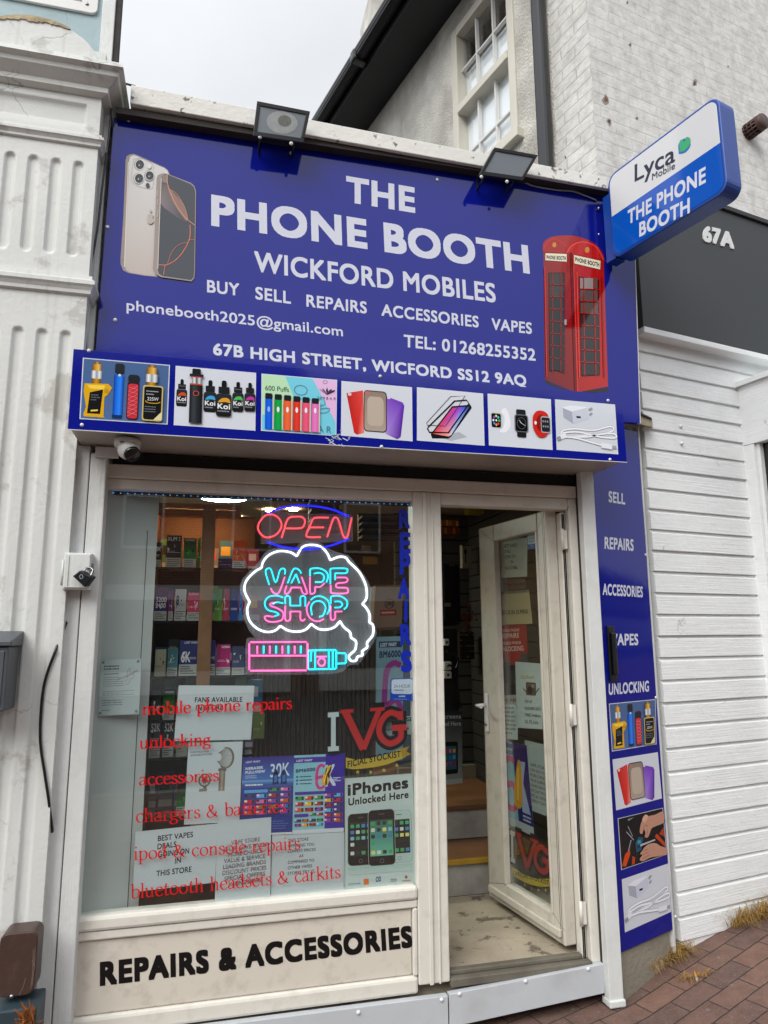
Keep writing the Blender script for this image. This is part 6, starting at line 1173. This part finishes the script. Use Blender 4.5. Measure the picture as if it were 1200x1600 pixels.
for k, z in sz.items():
    if k > 6: continue
    x = -.245
    while x < .19:
        wd = rg.uniform(.04, .075); h = rg.uniform(.10, .17); cc_ = rg.choice(('#5a4a70', '#4a5a66', '#8a3a5a', '#2f6a8a', '#8a6a50', '#4a7a4c', '#7a7a80'))
        t = thing('vape_box', 'small box in the back row of the display shelves behind the front packets', 'box', (x, .45, z), 'dim boxes in the back row of the shelves'); b_ = MB().box((x, .45, z), (x + wd - .004, .51, z + h)).build('carton', mat('dim' + cc_[1:], cc_, .5), t)
        T = Print(at_y(.4497), UV(), 0, .0001); T.rect(x + .004, z + h * .05, x + wd - .008, z + h * .25, '#a8a8a2'); T.rect(x + .006, z + h * .5, x + wd * .7, z + h * .8, rg.choice(('#c8c8d0', '#d05a7a', '#2a2c30', '#d0b050', '#40a0c0'))); T.build('print', PAPER, t); x += wd
# ---------------- right of the shelves: dark slatted back, carton, tall poster stand
ds = thing('slatted_stand', 'dark ribbed display stand behind the vape neon sign', 'stand', (.5, .7, .5)); mb = MB()
for k in range(26): mb.box((.22 + k * .024, .66 + (k % 2) * .008, .52), (.22 + k * .024 + .018, .70, 1.62))
mb.build('ribbed_panel', mat('dark_ribbed', '#3d342d', .5, .3, 10), ds); MB().box((.21, .62, 1.62), (.88, .71, 1.65)).build('top', m_brown, ds)
ct = thing('carton', 'plain brown cardboard carton with a round red printed mark near the window mullion', 'carton', tuple(at_y(.5).hit(608, 980))); PCt = at_y(.50); cq = c2((868, 660), (1040, 655), (1030, 918), (850, 925)); w4 = [PCt.hit(*p) for p in cq]
m_card = mat('cardboard', '#7d6450', .8, .1, 8); MB().hexa(w4, [p + V((0, .12, 0)) for p in w4]).build('body', m_card, ct)
T = Print(at_y(.4997), QD(PCt, *cq)); T.line(ell(.53, .44, .17, .11, 20), .02, '#3a1f1a', True); T.text('JBJ', (.40, .485), (.66, .485), .10, '#3a1f1a', .02); T.rect(.22, .58, .80, .72, '#8a2f24'); T.lines(.27, .62, .75, .68, 1, '#c9a890', .6); T.rect(.05, .04, .95, .07, '#93785f'); T.build('print', PAPER, ct)
MB().hexa(*[[at_y(y).hit(*p) for p in c2((868, 926), (1040, 920), (1040, 934), (868, 940))] for y in (.48, .66)]).build('shelf', m_brown, ds)
def p_tall(T):
    T.rect(0, 0, 1, 1, '#6f8f98'); T.rect(.08, .04, .75, .09, '#2a2f50'); T.text('LOST MARY', (.12, .083), (.6, .08), .03, '#b9c4cc', .03); T.text('BM6000', (.1, .175), (.72, .17), .055, '#1d2250', .03); T.line(smooth([(.72, .24), (.5, .22), (.3, .3), (.25, .6), (.4, .78), (.65, .8), (.75, .65), (.6, .52), (.32, .56)], 6), .16, '#8a2f7c'); T.rect(.78, 0, 1, 1, '#3a4a58')
poster('tall dim poster board with a big purple 6 behind the blue window letters', c2((870, 980), (1085, 975), (1085, 1750), (868, 1760)), p_tall, y=.30, name='poster', cat='poster', col='#6f8f98')
def p_iph2(T): T.text('WATERDAMAGE', (.02, .30), (.98, .27), .22, '#17191a', .03); T.text('iPhone Here', (.1, .75), (.9, .72), .16, '#2a2d2e', .01)
poster('pale notice about water damage partly behind the large red window letters', c4((880, 285), (1098, 275), (1098, 390), (880, 400)), p_iph2, y=.06, col='#9aa6a2')
# dark goods on the upper wall behind the neon
for i, (x0, y0, x1, y1, c, lb_) in enumerate(((450, 100, 640, 330, '#1a1c22', 'dark wall shelf unit above the OPEN neon sign'), (760, 210, 1010, 380, '#2c2620', 'brown shelf panel behind the pale upper right corner of the window'))):
    t = thing('wall_shelf', lb_, 'shelf', tuple(at_y(1.3).hit(*c2((x0, y1))[0]))); a4 = [at_y(1.3).hit(*p) for p in c2((x0, y0), (x1, y0), (x1, y1), (x0, y1))]; MB().hexa(a4, [p + V((0, .03, 0)) for p in a4]).build('back_panel', mat('shelf_dark' + c[1:], c, .5, .2, 6), t)
    for k in range(4): zz = a4[2][2] + (a4[0][2] - a4[2][2]) * k / 4; MB().box((a4[0][0], 1.18, zz), (a4[1][0], 1.298, zz + .014)).build('shelf', m_slat, t)
tg = thing('price_tag', 'small cream ticket hanging behind the OPEN neon sign', 'tag', tuple(at_y(1.1).hit(*c2((808, 430))[0]))); a4 = [at_y(1.1).hit(*p) for p in c2((782, 408), (836, 412), (835, 446), (781, 443))]; MB().hexa(a4, [p + V((0, .003, 0)) for p in a4]).build('card', mat('cream_card', '#8f8468', .6), tg)
yb = thing('yellow_label', 'yellow label board behind the pale cloud sign', 'label', tuple(at_y(1.1).hit(*c2((840, 510))[0]))); a4 = [at_y(1.1).hit(*p) for p in c2((790, 478), (880, 482), (878, 528), (792, 526))]; MB().hexa(a4, [p + V((0, .003, 0)) for p in a4]).build('card', mat('yellow_card', '#9a7a20', .6), yb)
# ---------------- ceiling lamps that are lit in the photograph
rl = thing('ceiling_light', 'round white lit ceiling panel seen at the top of the window', 'ceiling light', tuple(ground(350, 774, 2.45)))
rc = ground(350, 774, 2.452); MB().lathe(rc, (0, 0, -1), [(.165, 0), (.165, .015), (.15, .018)], 28).build('rim', m_black, rl); MB().lathe(rc + V((0, 0, -.0155)), (0, 0, -1), [(.0001, .002), (.149, .002), (.149, 0)], 28).build('diffuser', emit('lamp_white', '#eafff4', 70), rl)
for i, p in enumerate(((367, 807), (421, 797), (458, 796))):
    o = ground(*p, 2.455); t = thing('spot_light', ('warm ceiling spot left of the OPEN neon', 'warm ceiling spot just over the letter O of the OPEN neon', 'warm ceiling spot over the letter E of the OPEN neon')[i], 'spot light', tuple(o), 'warm ceiling spots inside the shop')
    MB().lathe(o, (0, 0, -1), [(.045, 0), (.045, .006), (.031, .008)], 16).build('rim', m_steel, t); MB().lathe(o, (0, 0, -1), [(.0001, .007), (.030, .007), (.030, .002)], 16).build('bulb', emit('lamp_warm%d' % i, '#ffd8a0', 220), t)
# ---------------- seen through the open doorway
sw2 = thing('slat_panel', 'dark slatted display wall along the right side of the shop behind the door glass', 'wall panel', (1.88, 1.2, .55)); mb = MB()
for k in range(24): mb.box((1.868, .46, .20 + k * .094), (1.899, 1.94, .20 + k * .094 + .086))
mb.build('slats', mat('slatwall_dark', '#34302d', .6, .1, 5), sw2)
wl = thing('slat_panel', 'grey slatted display wall deep in the doorway', 'wall panel', (1.6, 1.95, .55)); mb = MB()
for k in range(19): mb.box((1.30, 1.95, .56 + k * .1), (1.899, 1.98, .56 + k * .1 + .09))
mb.build('slats', m_slat, wl); MB().box((1.30, 1.981, .56), (1.899, 1.99, 2.45)).build('backing', m_dark, wl)
MB().box((1.30, 1.90, .552), (1.899, 1.949, .64)).build('skirting', mat('cream_skirting', '#8f8470', .6), wl)
def dq(y, a, b): return at_y(y).hit(*c5(a)[0]), at_y(y).hit(*c5(b)[0])
def item(name, label, cat, y, dep, a, b, m, part='body', bev=.006, front=None):
    p, r = dq(y, a, b); t = thing(name, label, cat, (p[0], y, r[2])); MB().box((p[0], y, r[2]), (r[0], y + dep, p[2])).build(part, m, t, bev)
    if front: pl = at_y(y - .0003); T = Print(pl, lambda q_: V((p[0] + (r[0] - p[0]) * q_[0], p[2] + (r[2] - p[2]) * q_[1])), 0, .0002); front(T); T.build('print', PAPER, t)
    return t
item('backpack', 'black padded bag with a white tag hanging inside the doorway', 'bag', 1.5, .12, (190, 540), (350, 960), mat('black_fabric', '#111319', .8, .3, 20), bev=.04, front=lambda T: (T.rr(.22, .64, .5, .70, .02, '#8a8c88'), T.rect(.48, .03, .72, .06, '#5a5c60'), T.line([(.1, .2), (.9, .2)], .02, '#1c1f28'), T.line([(.15, .35), (.85, .35)], .012, '#1c1f28')))
item('gadget_box', 'cream box picturing a black handheld fan on the doorway wall', 'box', 1.7, .05, (343, 425), (412, 580), mat('cream_box', '#8f8a78', .5), front=lambda T: (T.ell(.35, .3, .14, .12, '#1d1d1d'), T.rect(.3, .4, .4, .8, '#1d1d1d'), T.rect(.0, 0, 1, .06, '#4a4538'), T.line([(.62, 0), (.62, 1)], .03, '#5a5548'), T.text('FAN', (.1, .15), (.5, .15), .05, '#2a2a2a')))
item('yellow_box', 'yellow cardboard box at the top of the doorway', 'box', 1.6, .1, (388, 176), (510, 222), mat('yellow_carton', '#a8922a', .6))
item('amber_rack', 'shelf of glowing amber packets high in the doorway', 'rack', 1.4, .08, (190, 250), (330, 365), mat('amber_packets', '#6a3d14', .5, .6, 30), front=lambda T: [T.rect(.02 + .16 * k, .1 + .03 * (k % 2), .15 + .16 * k, .45, ('#c98a3a', '#a8642a', '#d8a858')[k % 3]) for k in range(6)] + [T.rect(.05 + .2 * k, .55, .2 + .2 * k, .92, ('#a04a2a', '#b87a3a')[k % 2]) for k in range(5)])
rk = item('gondola', 'dark ribbed pillar rack with white plug adaptors in the doorway', 'rack', 1.35, .1, (190, 980), (330, 1640), mat('dark_rack', '#15171a', .5))
for k, (y0_, y1_) in enumerate(((1045, 1090), (1195, 1250), (1255, 1305))):
    p, r = dq(1.345, (215, y0_), (268 if k else 252, y1_)); t = thing('plug_adaptor', ('small white adaptor at the top of the dark rack', 'white plug adaptor with black lead on the dark rack', 'white plug adaptor lowest on the dark rack')[k], 'adaptor', (p[0], 1.345, r[2]), 'white plug adaptors on the dark rack'); MB().box((p[0], 1.31, r[2]), (r[0], 1.349, p[2])).build('body', m_white, t, .008); MB().lathe(((p[0] + r[0]) / 2, 1.3095, (p[2] + r[2]) / 2), (0, -1, 0), [(.008, 0), (.006, .004), (.0001, .0045)], 10).build('socket', m_black, t)
ld = thing('charging_lead', 'black lead looping down from the plug adaptors', 'cable', tuple(dq(1.30, (280, 1230), (280, 1230))[0])); MB().tube([at_y(1.30).hit(*p) for p in smooth(c5((255, 1215), (290, 1235), (310, 1300), (320, 1400), (335, 1500)), 5)], .006, 6).tube([at_y(1.305).hit(*p) for p in smooth(c5((240, 1130), (290, 1140), (320, 1190), (300, 1250)), 5)], .008, 6).build('wire', m_black, ld)
def p_scr(T):
    T.vgrad([(0, 0), (1, 0), (1, 1), (0, 1)], '#2a2d30', '#8a9490'); T.text('Screens', (.16, .10), (.95, .10), .06, '#b9c0c0', .01); T.text('Fixed Here', (.05, .20), (.95, .20), .06, '#b9c0c0', .01); T.rr(.18, .42, .82, .86, .06, '#101214', .03); T.rect(.26, .48, .76, .80, '#2c5f70'); [T.rect(.3 + .16 * (k % 3), .52 + .09 * (k // 3), .4 + .16 * (k % 3), .57 + .09 * (k // 3), VC[k % 10]) for k in range(9)]; T.rect(.0, .93, 1, 1, '#a8b0ae')
poster('poster about screens with a phone, leaning on the floor in the doorway', c6((150, 40), (285, 40), (288, 430), (150, 445)), p_scr, y=1.30, name='poster', cat='poster', col='#8a9490')
lfp = thing('autumn_garland', 'orange brown leaf garland inside the doorway', 'garland', tuple(dq(1.6, (370, 920), (370, 920))[0])); mb = MB(); rg = random.Random(4)
for k in range(80):
    p = at_y(1.55 + rg.uniform(-.05, .08)).hit(*c5((rg.gauss(375, 28), rg.gauss(915, 38)))[0]); a = V((rg.uniform(-1, 1), rg.uniform(-1, 1), rg.uniform(-1, 1))) * .022; b = V((rg.uniform(-1, 1), rg.uniform(-1, 1), rg.uniform(-1, 1))) * .013; mb.face([p, p + a * .5 + b, p + a, p + a * .5 - b])
mb.build('leaves', mat('amber_leaf', '#8a3f1c', .6, .5, 30), lfp)
MB().tube([at_y(1.58).hit(*p) for p in c5((400, 820), (380, 1000))], .006, 6).build('stem', m_brown, lfp)
jr_ = item('jewellery_stand', 'stand of small shiny trinkets in the doorway', 'stand', 1.7, .08, (325, 1000), (430, 1180), mat('trinkets', '#2a2422', .3, .6, 60), front=lambda T: [T.rect(.05 + .2 * (k % 5), .08 + .2 * (k // 5), .18 + .2 * (k % 5), .13 + .2 * (k // 5), random.choice(('#8a6a50', '#5a3a34', '#7a7470', '#44382f'))) for k in range(25)])
# ---------------- notices on the door glass
PDn = Plane(PD.w(0, 0, -.0375), (.09, -.64))
def dposter(label, pts, paint, col='#b9b9aa', name='notice', cat='notice', k=0): return poster(label, pts, paint, name=name, cat=cat, col=col, pl=Plane(PD.w(0, 0, -.0375 - k * .0015), (.09, -.64)))
def p_best2(T):
    for t, x0, x1, y in (('BEST VAPES', .25, .68, .22), ('DEALS', .25, .47, .36), ('GOING ON', .25, .62, .50), ('IN', .48, .55, .64), ('THIS STORE', .26, .68, .80)): T.text(t, (x0, y), (x1, y), .085, ink, .006)
dposter('white notice reading BEST VAPES DEALS GOING ON at the top of the door glass', c5((570, 395), (775, 378), (772, 635), (580, 645)), p_best2)
dposter('brown strip reading Mind the step on the door glass', c5((628, 660), (760, 650), (762, 715), (632, 725)), lambda T: T.text('Mind the step', (.05, .62), (.95, .6), .3, '#1d0f0b', .02), '#5e3527')
dposter('beige sheet reading BACK IN 10 MINS on the door glass', c5((588, 738), (785, 722), (808, 945), (606, 952)), lambda T: (T.rect(0, 0, 1, .08, '#7a7460'), [T.rect(.05 + .1 * k, .02, .09 + .1 * k, .06, '#4a4638') for k in range(9)], T.text('BACK IN 10 MINS', (.06, .70), (.90, .70), .13, '#2c2a20', .008)), '#a5976f', k=2)
def p_red(T):
    T.rect(0, 0, 1, .36, '#8e1f1c'); T.poly([(0, .36), (.25, .36), (.25, .42), (.5, .50), (.78, .42), (.78, .36), (1, .36), (1, 1), (0, 1)], '#3c4044'); T.poly([(.25, .36), (.78, .36), (.78, .42), (.5, .5), (.25, .42)], '#8e1f1c'); T.rect(0, .87, 1, 1, '#8f958f')
    for t, x0, x1, y, h in (('MOBILE PHONE', .14, .76, .08, .035), ('REPAIRS', .18, .74, .16, .06), ('MOBILE PHONE', .16, .80, .24, .035), ('UNLOCKING', .10, .88, .325, .06)): T.text(t, (x0, y), (x1, y), h, '#c9b0a4', .02)
    T.rr(.1, .46, .36, .72, .04, '#14171a', .03); T.rr(.34, .50, .64, .86, .05, '#0d0f12', .03); T.rect(.40, .56, .60, .74, '#22282e'); T.text('WE REPAIR', (.08, .95), (.9, .95), .035, '#8a2a22', .02)
dposter('red poster reading MOBILE PHONE REPAIRS and UNLOCKING on the door glass', c5((580, 960), (768, 952), (790, 1480), (585, 1488)), p_red, '#6a2a24', 'poster', 'poster', 1)
def p_cam(T): T.text('SELFRAM', (.2, .25), (.72, .25), .05, '#a8963a', .01); T.rr(.4, .3, .78, .5, .03, '#5a4a42'); T.ell(.55, .42, .1, .06, '#2a2320'); T.rect(.62, .33, .72, .38, '#8a7a6a'); T.line([(.3, .4), (.4, .45)], .03, '#5a4a42'); T.line([(.78, .45), (.9, .38)], .03, '#5a4a42'); [T.text(t, (.33, .62 + k * .1), (x, .62 + k * .1), .045, '#33373a', .01) for k, (t, x) in enumerate((('TOP UP', .62), ('VOUCHERS/CARDS', .95), ('THREE, Vodafone,', .95), ('O2, EE, Lyca,', .85)))]
dposter('pale sheet with a small camera picture and TOP UP VOUCHERS text on the door glass', c5((695, 1195), (868, 1208), (875, 1640), (705, 1630)), p_cam, '#a9b3ad')
dposter('narrow sheet of small print low on the door glass', c6((490, 0), (583, 5), (588, 195), (495, 188)), lambda T: [T.text(t, (.15, .13 + k * .12), (x, .13 + k * .12), .055, '#2f3436', .02) for k, (t, x) in enumerate((('PLEASE NOTE', .8), ('PHONES LEFT', .85), ('OVER 30 DAYS', .9), ('WILL BE SOLD', .85), ('NO REFUND ON', .9), ('OPENED GOODS', .9), ('THANK YOU', .7)))], '#a9b3ad')
def p_bm2(T):
    T.rect(0, 0, 1, 1, '#6f9aa4'); T.poly([(.45, 0), (1, 0), (1, .9), (.55, .9)], '#241c58'); T.rect(0, .90, 1, 1, '#9aa0a0'); T.rect(0, .02, .45, .075, '#33286a'); T.text('BM6000', (.04, .15), (.46, .155), .05, '#1a1c40', .03); T.line(smooth([(.5, .22), (.3, .2), (.14, .3), (.1, .58), (.2, .76), (.42, .78), (.52, .64), (.42, .5), (.15, .54)], 6), .12, '#a82a5c'); T.poly([(.66, .2), (.9, .2), (.78, .45), (.95, .78), (.7, .78), (.62, .5)], '#8a98b0'); T.poly(smooth([(.62, .22), (.72, .20), (.74, .4), (.68, .72), (.46, .74), (.44, .6), (.52, .4)], 4, True), '#b8861e'); T.line([(.64, .28), (.56, .66)], .05, '#d4a440'); T.lines(.7, .80, .95, .88, 2, '#b0b4c8', .5)
dposter('teal and purple poster with big pink 6 on the door glass', c6((495, 195), (635, 225), (678, 722), (503, 640)), p_bm2, '#6f9aa4', 'poster', 'poster')
def p_vs2(T):
    for k, t in enumerate(('VAPE STORE', 'CAN GIVE YOU', 'MORE CHOICE', 'VALUE & SERVICE', 'LEADING BRANDS', 'DISCOUNT PRICES', 'SPECIAL OFFERS', 'OPEN 7 DAYS')): T.text(t, (.2, .36 + k * .073), (.95, .36 + k * .073), .045, '#33383a', .01)
dposter('pale sheet of closely set capitals beside the pink 6 poster on the door glass', c6((625, 195), (746, 225), (757, 615), (640, 570)), p_vs2, '#8b958f', k=1)
sticker('blue and white 24-HOUR sticker at the top of the door glass', PDn, c5((772, 350), (832, 340), (832, 450), (776, 458)))
dv_ = thing('door_sticker', 'faded red letters with dark halo and yellow banner low on the door glass', 'sticker', tuple(PDn.hit(820, 1330)))
PDv = Plane(PD.w(0, 0, -.0372), (.09, -.64)); qd6 = c6((535, 675), (770, 790), (770, 1080), (540, 960)); T = Print(PDv, QD(PDv, *qd6), 0, .0001); banner(T, .1, True); T.build('banner', VINYL, dv_); T = Print(PDv, QD(PDv, *qd6), .001, .0001); ivg(T, '#a5a99e', '#86302b', '#2b2420'); T.build('lettering', VINYL, dv_)

# ---------------- welded corner joints of the plastic frames
def joints(par, pl, segs, m=VINYL, wd=.9):
    T = Print(pl, PX(pl))
    for s in segs: T.line(s, wd, '#4f483d'); T.L -= 1
    T.build('joint_line', m, par)
JP = at_y(-.0002 - .008)
joints(sf, at_y(-.0005), [[(645, 771), (658, 787)], [(684, 791), (670, 773)], [(886, 795), (902, 776)]])
TJ = Print(PD, UV(), .0003)
for a, b in (((ux0, uz1), (gu0, gv1)), ((ux0 + .003, uz0 + .064), (gu0, gv0)), ((ux1, uz1), (gu1, gv1)), ((ux1, uz0 + .064), (gu1, gv0))): TJ.line([a, b], (.0022,), '#4f483d'); TJ.L -= 1
for u in (-.018, -.030): TJ.line([(u, uz0 + .005), (u, uz1 - .005)], (.003,), '#2a2622'); TJ.L -= 1
TJ.line([(ux0 + .012, uz0 + .07), (ux0 + .012, uz1 - .01)], (.0015,), '#6a6255'); TJ.build('joint_line', VINYL, door)
